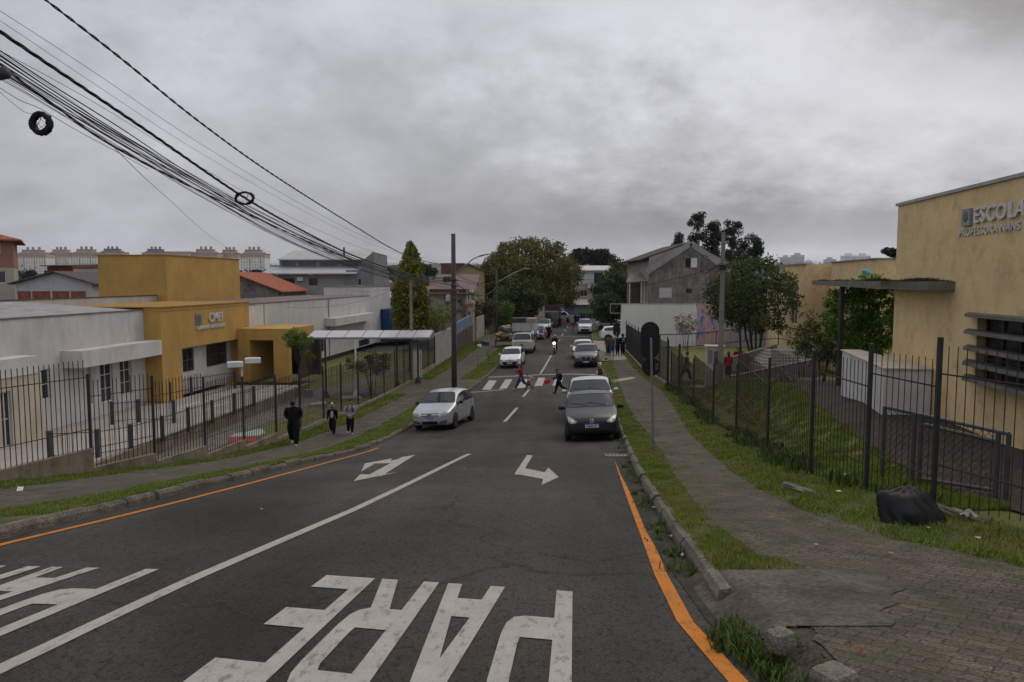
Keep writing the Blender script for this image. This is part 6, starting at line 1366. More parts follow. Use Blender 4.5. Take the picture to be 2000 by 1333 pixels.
tree('bare_bush', 'leafless twigs with a stray blue bag above the canopy', 13.6, 24.5, CZ-Dyr(13.6,24.5), (13.6, 24.5, Zy(545,24.5)), (.8,.8,.7), 14, .12, 5, .03, leaf('brown', (.16,.13,.07), .4), trunk_r=.03, stems=3, seed=34, cat='shrub')
g = WP(1690,532,24.3); bm = bmesh.new(); bmesh.ops.create_icosphere(bm, subdivisions=3, radius=.14)
for v in bm.verts: v.co = Vector((v.co.x*1.0, v.co.y*.6, v.co.z*.75)) * (1 + .35*mn.noise(v.co*9))
me = bpy.data.meshes.new('plastic_bag'); bm.to_mesh(me); bm.free(); me.materials.append(mat('bag_blue', (.10,.36,.42), .5, .2, 6)); o = link('plastic_bag', me); o.location = g; tag(o, 'light blue plastic bag caught in the bare twigs above the canopy', 'bag')
# nursery yard plants
tree('small_tree', 'small green tree in front of the ochre portico', X(583,43.5), 43.5, yardz, (X(580,43.5), 43.5, Zy(662,43.5)), (.92,.8,.55), 50, .24, 60, .055, leaf('fresh2', (.095,.16,.025), .4), trunk_r=.05, seed=21)
tree('potted_plant', 'yellowish croton in a pot right of the small green tree', X(600,46), 46, yardz, (X(601,46), 46, Zy(697,46)), (.38,.35,.3), 18, .16, 30, .06, leaf('croton', (.20,.16,.02), .4), trunk_r=.03, seed=22, cat='plant')
p = (X(600,46), 46, yardz); t = thing('flower_pot', 'dark grey pot holding the yellowish croton', 'pot', p); MB().lathe([(.22,0),(.3,.5),(.26,.5)], 12).build('pot', DGREY, t)
tree('flower_shrub', 'loose shrub with pale flowers behind the fence by the walkway', X(725,47), 47, yardz, (X(722,47), 47, Zy(708,47)), (1.5,1.1,.75), 60, .3, 40, .06, leaf('shrubd', (.05,.065,.025), .5), trunk_r=.04, stems=4, seed=23, cat='shrub')
tree('young_sapling', 'thin leafless sapling on the left grass strip', X(933,54.5), 54.5, walk_z(-2.6,54.5), (X(933,54.5), 54.5, Zy(700,54.5)), (.12,.12,.5), 4, .08, 6, .03, leaf('brown', (.16,.13,.07), .4), trunk_r=.018, seed=24, cat='sapling')
tree('young_sapling', 'short dark stump-like sapling farther up the left grass strip', X(954,63), 63, walk_z(-1.9,63), (X(954,63), 63, Zy(695,63)), (.2,.2,.35), 6, .12, 12, .04, leaf('brown', (.16,.13,.07), .4), trunk_r=.05, seed=25, cat='sapling')
tree('vine', 'brownish dry vine hanging over the plaster wall behind the dark pole', X(905,79.4), 79.4, CZ-7, (X(900,79.4), 79.3, Zy(590,79.4)), (2.2,.25,1.5), 50, .3, 25, .07, leaf('vine', (.10,.075,.035), .5), trunk_r=.03, seed=26, limbs=False, cat='plant')
# distant trees
fd = leaf('far', (.030,.040,.022), .35, tr=.05)
for i, (px, py, rx, ry, Zd, lb) in enumerate(((150,528,22,9,300,'dark tree mass behind the red brick house'), (110,532,18,7,310,'low dark trees left of the brick house'), (62,536,9,9,300,'single dark tree below the first apartment block'), (505,534,9,7,300,'small dark tree below the tall pale block'),
    (722,527,9,9,240,'dark tree right of the large grey house'), (755,530,16,11,230,'broad dark tree between grey house and conifer'), (838,527,16,13,220,'dark tree right of the conifer top'), (745,548,18,8,160,'low trees in the gap left of the conifer'), (1238,522,12,9,400,'dark tree against the skyline left of the bare house'), (1733,494,14,11,75,'dark tree top just left of the yellow wing'), (545,527,9,6,420,'low trees between pale block and grey house'))):
    x = X(px, Zd); s_ = Zd/F; t = thing('far_tree', lb, 'tree', (x, Zd, -6)); c = Zy(py, Zd)+6
    rs = random.Random(50+i); cs = [(rs.uniform(-1,1)*rx*s_*.8, rs.uniform(-1,1)*rx*s_*.5, c + rs.uniform(-1,.7)*ry*s_*.7) for _ in range(22)]; leafmesh('crown', cs, [(ry*s_*.45,)*3]*22, 60, Zd*.0016, fd, t)
    MB().tube([(0,0,-2), (0,0,c)], [ry*s_*.12, ry*s_*.05], 6).build('trunk', BARK, t)
# treeline and scattered small houses on the far slope
cs = []; rr = []
rs = random.Random(9)
for _ in range(900):
    Zd = 10**rs.uniform(2.5, 3.5); px = rs.uniform(-100, 2100); x = X(px, Zd)
    s_ = rs.uniform(4, 9)*(1+Zd/2500); cs.append((x, Zd, CZ-Dfar(Zd)+s_*.35)); rr.append((s_*1.8, s_*1.2, s_*.55))
o = leafmesh('far_woods', cs, rr, 45, 1.6, fd); tag(o, 'far-off woods covering the slope below the skyline', 'woods', None, 'stuff')
for i in range(46):
    Zd = rs.uniform(240, 900) if i > 12 else rs.uniform(170, 260); px = rs.choice((rs.uniform(690,860), rs.uniform(1190,1270), rs.uniform(1480,1760), rs.uniform(500,560))) ; x = X(px, Zd); zg = CZ - Dfar(Zd); w_ = rs.uniform(7,12)
    t = thing('distant_house', 'small distant house among trees on the far slope', 'house', (x, Zd, zg-2), rs.uniform(-.3,.3), 'small distant houses on the far slope'); h = rs.uniform(4.5,7.5)
    m = MB(); m.box(0,w_,0,8,0,h); m.build('wall', rs.choice((AW, AB, mat('far_pale', (.38,.36,.33), .9), BRICK)), t)
    m = MB(); m.add([(-.4,-.4,h),(w_+.4,-.4,h),(w_+.4,8.4,h),(-.4,8.4,h),(-.4,4,h+1.8),(w_+.4,4,h+1.8)], [(0,1,5,4),(3,4,5,2),(0,4,3),(1,2,5),(3,2,1,0)]); m.build('roof', rs.choice((TILE, MROOF, DKROOF)), t)
# ---------------------------------------------------------------- vehicles
PROF = {   # y, zb, zbelt, ztop, half width, half width of the roof edge ; cowl index, roof front, B1, B2, C, roof rear, tail
 'hatch': dict(L=3.9, H=1.46, W=.83, st=[(0,.34,.56,.60,.60,.42),(.05,.24,.64,.69,.70,.52),(.22,.19,.72,.785,.785,.60),(.62,.18,.83,.905,.82,.66),(1.02,.18,.925,1.0,.83,.745),(1.60,.18,.945,1.385,.83,.625),(2.25,.18,.955,1.475,.83,.645),(2.36,.18,.957,1.48,.83,.645),(3.15,.18,.97,1.44,.825,.625),(3.50,.18,.97,1.37,.81,.60),(3.76,.20,.92,.99,.78,.52),(3.88,.30,.66,.74,.70,.50)], wy=(.78, 3.20), wr=.295),
 'sedan': dict(L=4.3, H=1.46, W=.86, st=[(0,.34,.58,.62,.62,.42),(.05,.24,.66,.71,.72,.52),(.22,.19,.74,.80,.81,.60),(.70,.18,.85,.92,.85,.68),(1.15,.18,.94,1.01,.86,.77),(1.80,.18,.96,1.385,.86,.64),(2.42,.18,.97,1.475,.86,.66),(2.53,.18,.97,1.48,.86,.66),(3.2,.18,.98,1.42,.855,.64),(3.65,.18,.98,1.06,.83,.60),(4.15,.20,.94,1.0,.80,.60),(4.28,.30,.66,.74,.72,.50)], wy=(.82, 3.45), wr=.305, tr=(8,9)),
 'suv': dict(L=4.3, H=1.62, W=.90, st=[(0,.40,.70,.74,.68,.46),(.05,.28,.82,.86,.78,.58),(.22,.24,.92,.97,.85,.66),(.70,.23,.99,1.07,.885,.70),(1.10,.23,1.06,1.14,.895,.80),(1.75,.23,1.09,1.575,.90,.68),(2.40,.23,1.10,1.635,.90,.70),(2.51,.23,1.10,1.64,.90,.70),(3.35,.23,1.13,1.60,.895,.68),(3.85,.23,1.13,1.52,.88,.58),(4.12,.26,1.05,1.12,.86,.60),(4.26,.34,.80,.88,.78,.55)], wy=(.84, 3.45), wr=.34),
 'kombi': dict(L=1.75, H=1.9, W=.86, st=[(0,.45,1.0,1.06,.70,.60),(.04,.34,1.08,1.14,.80,.70),(.12,.30,1.16,1.22,.845,.74),(.16,.28,1.19,1.25,.855,.74),(.20,.28,1.22,1.28,.86,.74),(.48,.28,1.24,1.80,.86,.64),(.85,.28,1.25,1.89,.86,.66),(.95,.28,1.25,1.90,.86,.66),(1.25,.28,1.25,1.90,.86,.66),(1.45,.28,1.25,1.88,.86,.66),(1.66,.28,1.24,1.84,.86,.64),(1.74,.34,1.2,1.7,.84,.60)], wy=(.66, 3.06), wr=.32),
}
def place_on_road(t, x, y, hd, L, zf=road_z):
    """sit a vehicle on the slope: hd = heading of its rear-pointing axis"""
    fy = Vector((math.sin(hd), math.cos(hd), 0)); rx = Vector((math.cos(hd), -math.sin(hd), 0)); c = Vector((x, y, 0))
    z = lambda p: zf(p.x, p.y)
    e_ = min(.8, L*.2); zf_, zr = z(c + fy*e_), z(c + fy*(L-e_)); zl, zri = z(c - rx*.7 + fy*L/2), z(c + rx*.7 + fy*L/2)
    Y = Vector((fy.x*(L-2*e_), fy.y*(L-2*e_), zr - zf_)).normalized(); Xv = Vector((rx.x*1.4, rx.y*1.4, zri - zl)).normalized(); Zv = Xv.cross(Y).normalized(); Xv = Y.cross(Zv).normalized()
    M = Matrix((Xv, Y, Zv)).transposed().to_4x4(); M.translation = Vector((x, y, (zf_+zr)/2 - Y.z*L/2)); t.matrix_world = M; t.rotation_euler = M.to_euler(); t.location = M.translation
def car_body(kind, t, body_m, dark=BLK):
    P = PROF[kind]; st = P['st']; n = len(st); ring = []
    for i, (y, zb, zs, zt, w, wt) in enumerate(st):
        cab = zt - zs > .2
        if cab: pts = [(0,zb),(w*.86,zb),(w*.985,zb+.07),(w,zb+(zs-zb)*.55),(w*.975,zs),(wt+.055,zt-.115),(wt-.035,zt-.022),(0,zt+.012)]
        else: pts = [(0,zb),(w*.86,zb),(w*.98,zb+.07),(w,zb+(zs-zb)*.6),(w*.975,zs),(w*.93,zs+(zt-zs)*.45),(wt,zt-.008),(0,zt+.022)]
        ring.append([(x, y, z) for x, z in pts] + [(-x, y, z) for x, z in pts[-2:0:-1]])
    k = len(ring[0]); V = [p for r in ring for p in r]; Fc = []; M = []
    trs = P.get('tr', (9, 10))
    for i in range(n-1):
        for j in range(k):
            Fc.append((i*k+j, (i+1)*k+j, (i+1)*k+(j+1)%k, i*k+(j+1)%k)); m = 0
            jj = j if j < 7 else 13 - j
            if jj == 4 and 4 <= i <= 8 and i != 6 and not (kind == 'sedan' and i == 8): m = 2
            if kind == 'kombi' and jj == 4: m = 2 if i in (5, 7) or i == 4 else 0
            if jj == 6 and i == 4: m = 1
            if jj == 6 and i == trs[0] and kind != 'kombi': m = 3
            if jj == 4 and i == 6: m = 4
            M.append(m)
    Fc.append(tuple(range(k))); M.append(0); Fc.append(tuple((n-1)*k + j for j in range(k-1, -1, -1))); M.append(0)
    me = bpy.data.meshes.new('b'); me.from_pydata(V, [], Fc)
    for m in (body_m, GLASS, GLASS, GLASS, BLK, dark): me.materials.append(m)
    me.polygons.foreach_set('material_index', M); me.update()
    bm = bmesh.new(); bm.from_mesh(me); cl = bm.edges.layers.float.new('crease_edge'); cv = bm.verts.layers.float.new('crease_vert')
    for e in bm.edges:
        ms = {f.material_index for f in e.link_faces}
        if len(ms) > 1: e[cl] = 1.0 if 1 in ms else .85
        vs = sorted(v.index for v in e.verts)
        if (vs[0] % k) in (4, 10) and (vs[1] % k) == (vs[0] % k): e[cl] = .35
        if (vs[0] % k) in (1, 2, 12, 13) and (vs[1] % k) == (vs[0] % k): e[cl] = .5
    for v in bm.verts:
        if v.index % k in (6, 8) and v.index//k in (4, 5): v[cv] = .8
    bm.normal_update(); bmesh.ops.recalc_face_normals(bm, faces=bm.faces[:]); bm.to_mesh(me); bm.free()
    ob = bpy.data.objects.new('b', me); COL.objects.link(ob); s = ob.modifiers.new('s', 'SUBSURF'); s.levels = 2; s.render_levels = 2
    cut = MB(); W = P['W']
    for wy in P['wy']:
        if wy > P['L']: continue
        for sg in (-1, 1): cut.lathe([(P['wr']+.05, sg*(W-.26)), (P['wr']+.055, sg*(W+.3))], 28, Matrix.Translation((0, wy, P['wr']+.0)), axis='x')
    co = cut.build('c', [body_m, GLASS, GLASS, GLASS, BLK, dark]); co.data.polygons.foreach_set('material_index', [5]*len(co.data.polygons))
    bmc = bmesh.new(); bmc.from_mesh(co.data); bmesh.ops.recalc_face_normals(bmc, faces=bmc.faces[:]); bmc.to_mesh(co.data); bmc.free()
    b = ob.modifiers.new('x', 'BOOLEAN'); b.object = co; b.operation = 'DIFFERENCE'; b.solver = 'EXACT'
    full = evalmesh(ob); bpy.data.objects.remove(ob); bpy.data.objects.remove(co)
    bvh_bm = bmesh.new(); bvh_bm.from_mesh(full); bvh = BVHTree.FromBMesh(bvh_bm)
    groups = {'body': lambda f: f.material_index in (0, 4, 5), 'windshield': lambda f: f.material_index == 1, 'rear_window': lambda f: f.material_index == 3, 'side_window': None}
    def sub(name, test):
        b2 = bvh_bm.copy(); bmesh.ops.delete(b2, geom=[f for f in b2.faces if not test(f)], context='FACES')
        if not b2.faces: b2.free(); return
        sl = MB()
        if name != 'body':
            for e in b2.edges:
                if len(e.link_faces) == 1: sl.bar(e.verts[0].co, e.verts[1].co, .010, 4, caps=False)
        m2 = bpy.data.meshes.new(name); b2.to_mesh(m2); b2.free()
        for m in (body_m, GLASS, GLASS, GLASS, BLK, dark): m2.materials.append(m)
        m2.polygons.foreach_set('use_smooth', [True]*len(m2.polygons)); m2.set_sharp_from_angle(angle=math.radians(38)); o_ = link(name, m2, t)
        if sl.f: sl.build('window_seal', BLK, o_)
    sub('body', groups['body']); sub('windshield', groups['windshield']); sub('rear_window', groups['rear_window'])

    for sg in (-1, 1):
        for yy in (0, 1):
            ym = st[6][0] + .05
            sub('side_window', lambda f: f.material_index == 2 and f.calc_center_median().x*sg > 0 and (f.calc_center_median().y > ym) == bool(yy))
    return bvh
def patch(t, name, m, bvh, q, axis=1, off=.006, n=8, mirror=False, rnd=.0, parent=None, th=.0):
    """a panel laid on the body: corners q=(x,z) projected along y (axis 1 front, -1 rear) or (y,z) along x (axis 0 right, 2 left)"""
    out = []
    for sg in ((1, -1) if mirror else (1,)):
        vs = []; 
        for i in range(n+1):
            for j in range(n+1):
                u, v = i/n, j/n
                a = Vector(q[0]).lerp(Vector(q[1]), u); b = Vector(q[3]).lerp(Vector(q[2]), u); p = a.lerp(b, v)
                if rnd:
                    c = (Vector(q[0])+Vector(q[1])+Vector(q[2])+Vector(q[3]))/4; du, dv = 2*u-1, 2*v-1
                    s_ = 1 - rnd*max(0, abs(du)+abs(dv)-1)**1.2; p = c + (p-c)*s_
                if axis in (1, -1):
                    o = Vector((p.x*sg, -3 if axis == 1 else 8, p.y)); d = Vector((0, axis, 0))
                else: o = Vector((3 if axis == 0 else -3, p.x, p.y)); d = Vector((-1 if axis == 0 else 1, 0, 0))
                h = bvh.ray_cast(o, d)[0]
                if h is None: h = Vector((o.x, .3 if axis == 1 else 3.6, o.z)) if axis in (1,-1) else Vector((.8, p.x, p.y))
                vs.append(h - d*off)
        fs = [(i*(n+1)+j, (i+1)*(n+1)+j, (i+1)*(n+1)+j+1, i*(n+1)+j+1) for i in range(n) for j in range(n)]
        mb = MB(); mb.add(vs, fs); o = mb.build(name, m, parent or t, smooth=True); out.append(o)
    return out
def wheels(t, P, x_off=.0, rim=RIM, wy=None):
    tb = None; W = P['W']
    for wy_ in (wy or P['wy']):
        for sg in (-1, 1):
            x = sg*(W-.095-x_off); M = Matrix.Translation((x, wy_, P['wr']))
            if tb is None:
                a = MB(); r = P['wr']; a.lathe([(r*.62,-.085),(r*.93,-.095),(r,-.065),(r,.065),(r*.93,.095),(r*.62,.085)], 28, axis='x'); tb = a.build('wheel', TYRE, t, smooth=True); me = tb.data
                b = MB(); b.lathe([(r*.64,-.05),(r*.64,.05)], 24, axis='x'); b.lathe([(.055,.05),(.055,.075)], 12, axis='x')
                for k in range(6):
                    R_ = Matrix.Rotation(k*math.pi/3, 4, 'X'); b.box(.052, .074, -.028, .028, .03, r*.6, R_)
                b2 = b.build('rim', rim, tb, smooth=False); rme = b2.data; tb.location = M.translation
                if sg < 0: tb.rotation_euler.z = math.pi
            else:
                w = link('wheel', me, t); w.location = M.translation; link('rim', rme, w)
                if sg < 0: w.rotation_euler.z = math.pi
PLW = mat('plate_white', (.55,.55,.55), .4, .1, 20); PLB = mat('plate_blue', (.01,.04,.30), .4); DGL = mat('dark_lens', (.10,.10,.10), .1, .3, 10, spec=.8); RED = mat('tail_lamp', (.25,.01,.01), .2, .2, 10, spec=.8)
def plate_(t, bvh, zc, txt=None, axis=1, w=.2, xc=0):
    o = patch(t, 'plate', PLW, bvh, [(xc-w,zc-.065),(xc+w,zc-.065),(xc+w,zc+.065),(xc-w,zc+.065)], axis, .018, 3)[0]
    patch(t, 'plate_band', PLB, bvh, [(xc-w,zc+.03),(xc+w,zc+.03),(xc+w,zc+.064),(xc-w,zc+.064)], axis, .021, 3, parent=o)
    if txt:
        h = bvh.ray_cast(Vector((0,-3,zc)), Vector((0,1,0)))[0]
        me = text_mesh(txt, .098, 0, .001, .95); w_ = max(v.co.x for v in me.vertices)
        for v in me.vertices: v.co = Vector((v.co.x - w_/2 + xc, h.y - .0235, v.co.y + zc - .05))
        me.materials.clear(); me.materials.append(BLK); link('plate_number', me, o)
def mirrors(t, P, m, y=1.35, z=1.0, s=1):
    for sg in (-1, 1):
        q = MB(); q.ell((sg*(P['W']+.09*s), y, z), (.105*s, .055, .07*s), 12, 8); q.sbar((sg*(P['W']-.09), y+.02, z-.05), (sg*(P['W']+.03), y, z-.03), .04, .04); q.build('side_mirror', m, t, smooth=True)
def seams(t, bvh, kind):
    P = PROF[kind]; mb = MB(); st = P['st']
    for y0 in (st[4][0]+.10, st[6][0]+.05, st[8][0]+.02):
        for sg in (1, -1):
            pts = []
            for k in range(9):
                z = .30 + (st[6][2]-.34)*k/8; h = bvh.ray_cast(Vector((3*sg, y0 + (.12*(1-k/8) if y0 > 3 else 0)*-1, z)), Vector((-sg,0,0)))[0]
                if h: pts.append(h + Vector((sg*.001,0,0)))
            if len(pts) > 2: mb.tube(pts, .004, 4)
    mb.build('door_seam', BLK, t)
    for y0 in (st[6][0]-.10, st[8][0]-.12):
        for sg in (1, -1):
            h = bvh.ray_cast(Vector((3*sg, y0, st[6][2]-.13)), Vector((-sg,0,0)))[0]
            if h: MB().ell(h + Vector((sg*.01,0,0)), (.018,.08,.02), 8, 6).build('door_handle', BLK if kind == 'hatch' else CHROME, t, smooth=True)
def wipers(t, bvh, P):
    mb = MB(); y0 = P['st'][4][0]
    for xa, xb in ((.45,-.10),(-.12,-.62)):
        a = bvh.ray_cast(Vector((xa*.98,y0+.06,3)), Vector((0,0,-1)))[0]; b = bvh.ray_cast(Vector((xb,y0+.16,3)), Vector((0,0,-1)))[0]
        if a and b: mb.tube([a+Vector((0,0,.012)), (a+b)/2+Vector((0,0,.03)), b+Vector((0,0,.015))], .007, 4)
    mb.build('wiper', BLK, t)
def car(name, label, px, Z, paint_m, kind, face, cat='car', hd=None, group=None, xy=None, zf=road_z, scale=(1,1,1), lower=None, cfg=None):
    P = PROF[kind]; t = thing(name, label, cat, (0,0,0), 0, group)
    bvh = car_body(kind, t, paint_m); st = P['st']; z1 = st[1][2]; zT = st[0][2]
    face(t, bvh, P); wheels(t, P); wipers(t, bvh, P); seams(t, bvh, kind)
    zr = st[9][2]-.12; patch(t, 'tail_light', RED, bvh, [(.52,zr-.1),(P['W']*.93,zr-.1),(P['W']*.90,zr+.10),(.56,zr+.10)], -1, .008, 6, True); plate_(t, bvh, .62, None, -1)
    if hd is None: hd = math.atan(.115)
    x, y = xy if xy else (X(px, Z), Z); place_on_road(t, x, y, hd, P['L'], zf)
    t.scale = scale; return t
def band(t, bvh, m, z0, z1, w, name='lower_bumper', off=.008, w2=None, axis=1): return patch(t, name, m, bvh, [(-w,z0),(w,z0),(w2 or w,z1),(-(w2 or w),z1)], axis, off, 14)
def ring(t, m, bvh, zc, r, th, name='emblem', sx=1, fill=None):
    h = bvh.ray_cast(Vector((0,-3,zc)), Vector((0,1,0)))[0]; pts = [(r*sx*math.cos(a*math.pi/12), h.y-.03, zc + r*math.sin(a*math.pi/12)) for a in range(25)]
    mb = MB().tube(pts, th, 6)
    if fill:
        for a in fill: mb.tube([(x*r*sx, h.y-.03, zc+z*r) for x, z in a], th*.9, 5)
    o = mb.build(name, m, t, smooth=True); d = MB(); d.ell((0, h.y-.015, zc), (r*sx, .008, r), 16, 6); d.build('emblem_back', BLK, o); return o
HLC = mat('headlight_clear', (.30,.295,.28), .12, .5, 22, spec=.9, metal=.3); HLY = mat('headlight_hazy', (.22,.21,.17), .2, .4, 18, spec=.8, metal=.2); BULB = mat('reflector', (.5,.5,.5), .12, .2, 20, metal=.8)
# dark hatchback
def f_dark(t, b, P):
    for s_ in (1, -1):
        o = patch(t, 'headlight', HLC, b, [(s_*.38,.60),(s_*.66,.54),(s_*.735,.73),(s_*.70,.80)], 1, .008, 10, rnd=.25)[0]
        patch(t, 'reflector', BULB, b, [(s_*.52,.60),(s_*.62,.60),(s_*.63,.70),(s_*.53,.70)], 1, .014, 5, rnd=.5, parent=o)
    patch(t, 'grille', BLK, b, [(-.37,.60),(.37,.60),(.33,.685),(-.33,.685)], 1, .008, 8)
    band(t, b, mat('dark_bumper', (.016,.016,.018), .45, .2, 3), .22, .575, .70, w2=.73); patch(t, 'air_intake', BLK, b, [(-.42,.24),(.42,.24),(.48,.36),(-.48,.36)], 1, .018, 8)
    for z in (.625, .655): patch(t, 'grille_bar', mat('dull_chrome', (.10,.10,.10), .3, metal=.8), b, [(-.35,z),(.35,z),(.35,z+.008),(-.35,z+.008)], 1, .014, 8)
    ring(t, CHROME, b, .635, .058, .006, fill=[[(-.45,.85),(0,.05),(.45,.85)], [(-.85,.35),(-.42,-.8),(0,-.1),(.42,-.8),(.85,.35)]])
    plate_(t, b, .50, 'AIB9H57'); mirrors(t, P, BLK, 1.30, .98); m = MB(); m.bar((0,2.6,1.47),(.0,2.95,1.72),.006,5); m.build('antenna', BLK, t)
    MB().ell((.52,1.13,1.07),(.028,.006,.02),10,6).build('sticker', PLW, t)
car('parked_car', 'dark grey hatchback with blue-banded plate parked nearest on the right', 1160, 22.1, mat('paint_charcoal', (.011,.011,.012), .35, .15, 3, spec=.4, coat=.15), 'hatch', f_dark, hd=.10, scale=(1.02,1,1.02))
# silver car behind it
def f_silver2(t, b, P):
    for s_ in (1, -1): patch(t, 'headlight', HLC, b, [(s_*.42,.62),(s_*.70,.60),(s_*.76,.78),(s_*.66,.76)], 1, .008, 8, rnd=.2)
    patch(t, 'grille', BLK, b, [(-.36,.38),(.36,.38),(.42,.62),(-.42,.62)], 1, .008, 8); plate_(t, b, .45); mirrors(t, P, paint('silver', (.42,.43,.44), .5), 1.42, 1.02); ring(t, CHROME, b, .56, .05, .006)
car('parked_car', 'silver-grey sedan with pale roof parked directly behind the dark hatchback', 1156, 28.4, paint('silver', (.42,.43,.44), .5), 'sedan', f_silver2, hd=.115, scale=(1.10,1,1.13))
# silver hatchback on the left
def f_celta(t, b, P):
    for s_ in (1, -1):
        o = patch(t, 'headlight', HLY, b, [(s_*.40,.575),(s_*.735,.575),(s_*.745,.715),(s_*.46,.725)], 1, .008, 10, rnd=.35)[0]
        patch(t, 'reflector', mat('amber_reflector', (.30,.27,.2), .2, metal=.6), b, [(s_*.53,.61),(s_*.65,.61),(s_*.65,.69),(s_*.53,.69)], 1, .013, 5, rnd=.5, parent=o)
    patch(t, 'grille', BLK, b, [(-.34,.585),(.34,.585),(.37,.69),(-.37,.69)], 1, .008, 8)
    patch(t, 'grille_bar', CHROME, b, [(-.35,.63),(.35,.63),(.36,.652),(-.36,.652)], 1, .016, 8)
    h = b.ray_cast(Vector((0,-3,.64)), Vector((0,1,0)))[0]; GOLD = mat('gold_badge', (.55,.38,.08), .3, metal=.7)
    m = MB(); m.prism([(-.075,-.012),(-.025,-.012),(-.03,-.032),(.035,-.032),(.03,-.012),(.08,-.012),(.07,.014),(.025,.014),(.03,.034),(-.035,.034),(-.03,.014),(-.085,.014)], (0,h.y-.028,.64), (1,0,0), (0,0,1), (0,-1,0), .01); m.build('emblem', GOLD, t)
    plate_(t, b, .475, 'AVR5J28'); patch(t, 'lower_grille', BLK, b, [(-.30,.27),(.30,.27),(.32,.39),(-.32,.39)], 1, .008, 8)
    for s_ in (1, -1):
        patch(t, 'air_intake', mat('dark_intake', (.03,.03,.03), .6), b, [(s_*.38,.30),(s_*.68,.33),(s_*.70,.43),(s_*.42,.39)], 1, .008, 6)
        patch(t, 'intake_bar', paint('silver_light', (.40,.42,.44), .45), b, [(s_*.38,.345),(s_*.68,.375),(s_*.68,.39),(s_*.38,.36)], 1, .016, 6)
    patch(t, 'bumper_line', BLK, b, [(-.74,.555),(.74,.555),(.74,.563),(-.74,.563)], 1, .006, 14)
    mirrors(t, P, BLK, 1.28, .99); MB().ell((.46,1.62,1.385),(.03,.01,.02),10,6).build('sticker', PLW, t); MB().box(.30,.52,1.20,1.26,1.075,1.09).build('red_card', mat('red_card', (.4,.03,.02), .6), t)
car('parked_car', 'light silver hatchback with gold emblem parked at the left kerb', 838, 28.3, paint('silver_light', (.40,.42,.44), .45), 'hatch', f_celta, hd=.22, scale=(1,1,1.0))
# white hatchback
def f_white(t, b, P):
    for s_ in (1, -1):
        patch(t, 'headlight', DGL, b, [(s_*.42,.60),(s_*.70,.60),(s_*.745,.72),(s_*.60,.68)], 1, .008, 8, rnd=.2); patch(t, 'fog_light', HLC, b, [(s_*.50,.30),(s_*.66,.33),(s_*.69,.50),(s_*.60,.40)], 1, .02, 6)
    patch(t, 'grille', BLK, b, [(-.46,.27),(.46,.27),(.62,.53),(-.62,.53)], 1, .010, 10); patch(t, 'grille_slot', BLK, b, [(-.36,.60),(.36,.60),(.40,.635),(-.40,.635)], 1, .010, 10)
    patch(t, 'bumper_trim', mat('white_trim', (.55,.55,.56), .4), b, [(-.60,.235),(.60,.235),(.62,.265),(-.62,.265)], 1, .016, 10); plate_(t, b, .43); mirrors(t, P, paint('white', (.66,.66,.67)), 1.32, .99); ring(t, CHROME, b, .645, .04, .005, sx=1.5)
car('parked_car', 'white hatchback with wide black grille parked at the left kerb past the crossing', 996, 56.0, paint('white', (.66,.66,.67)), 'hatch', f_white, hd=.12)
def f_suv(t, b, P):
    for s_ in (1, -1):
        patch(t, 'headlight', HLC, b, [(s_*.46,.80),(s_*.74,.78),(s_*.80,.90),(s_*.58,.86)], 1, .008, 8, rnd=.2); patch(t, 'grille_trim', mat('dull_silver', (.35,.35,.36), .3, metal=.6), b, [(s_*.24,.52),(s_*.28,.52),(s_*.44,.80),(s_*.40,.80)], 1, .02, 5)
    patch(t, 'grille', BLK, b, [(-.26,.50),(.26,.50),(.42,.80),(-.42,.80)], 1, .012, 8); band(t, b, BLK, .30, .52, .74); plate_(t, b, .47); ring(t, CHROME, b, .70, .06, .008, fill=[[(-1.1,0),(1.1,0)]]); mirrors(t, P, paint('graphite', (.075,.08,.085), .4), 1.45, 1.16)
car('parked_car', 'graphite grey crossover parked on the right beyond the crossing', 1146, 53.8, paint('graphite', (.075,.08,.085), .4), 'suv', f_suv, hd=.115)
def f_plain(m):
    def f(t, b, P):
        s0 = P['st'][1][2]
        for s_ in (1, -1): patch(t, 'headlight', HLC, b, [(s_*.44,s0-.06),(s_*.70,s0-.08),(s_*.76,s0+.06),(s_*.60,s0+.04)], 1, .008, 6, rnd=.2)
        patch(t, 'grille', BLK, b, [(-.40,s0-.28),(.40,s0-.28),(.45,s0-.06),(-.45,s0-.06)], 1, .010, 8); plate_(t, b, s0-.2); mirrors(t, P, m, P['st'][4][0]+.25, P['st'][6][2]+.04)
    return f
W2 = paint('white', (.66,.66,.67))
car('parked_car', 'white car half hidden behind the graphite crossover', 1139, 60.5, W2, 'sedan', f_plain(W2), hd=.115)
def f_triton(t, b, P):
    for s_ in (1, -1): patch(t, 'headlight', HLY, b, [(s_*.50,.74),(s_*.78,.72),(s_*.80,.90),(s_*.60,.88)], 1, .008, 6, rnd=.2); patch(t, 'fog_light', HLC, b, [(s_*.60,.46),(s_*.72,.46),(s_*.72,.56),(s_*.60,.56)], 1, .02, 5, rnd=.5)
    patch(t, 'grille', BLK, b, [(-.44,.74),(.44,.74),(.46,.86),(-.46,.86)], 1, .010, 8); patch(t, 'lower_grille', BLK, b, [(-.52,.32),(.52,.32),(.54,.58),(-.54,.58)], 1, .012, 8); mirrors(t, P, W2, 1.4, 1.18)
car('parked_car', 'tall white four-wheel drive parked far down on the right', 1143, 92, W2, 'suv', f_triton, hd=.105, scale=(1.0,1.1,1.1))
lot = lambda x, y: walk_z(x, y) - .02
S3 = paint('silver', (.42,.43,.44), .5)
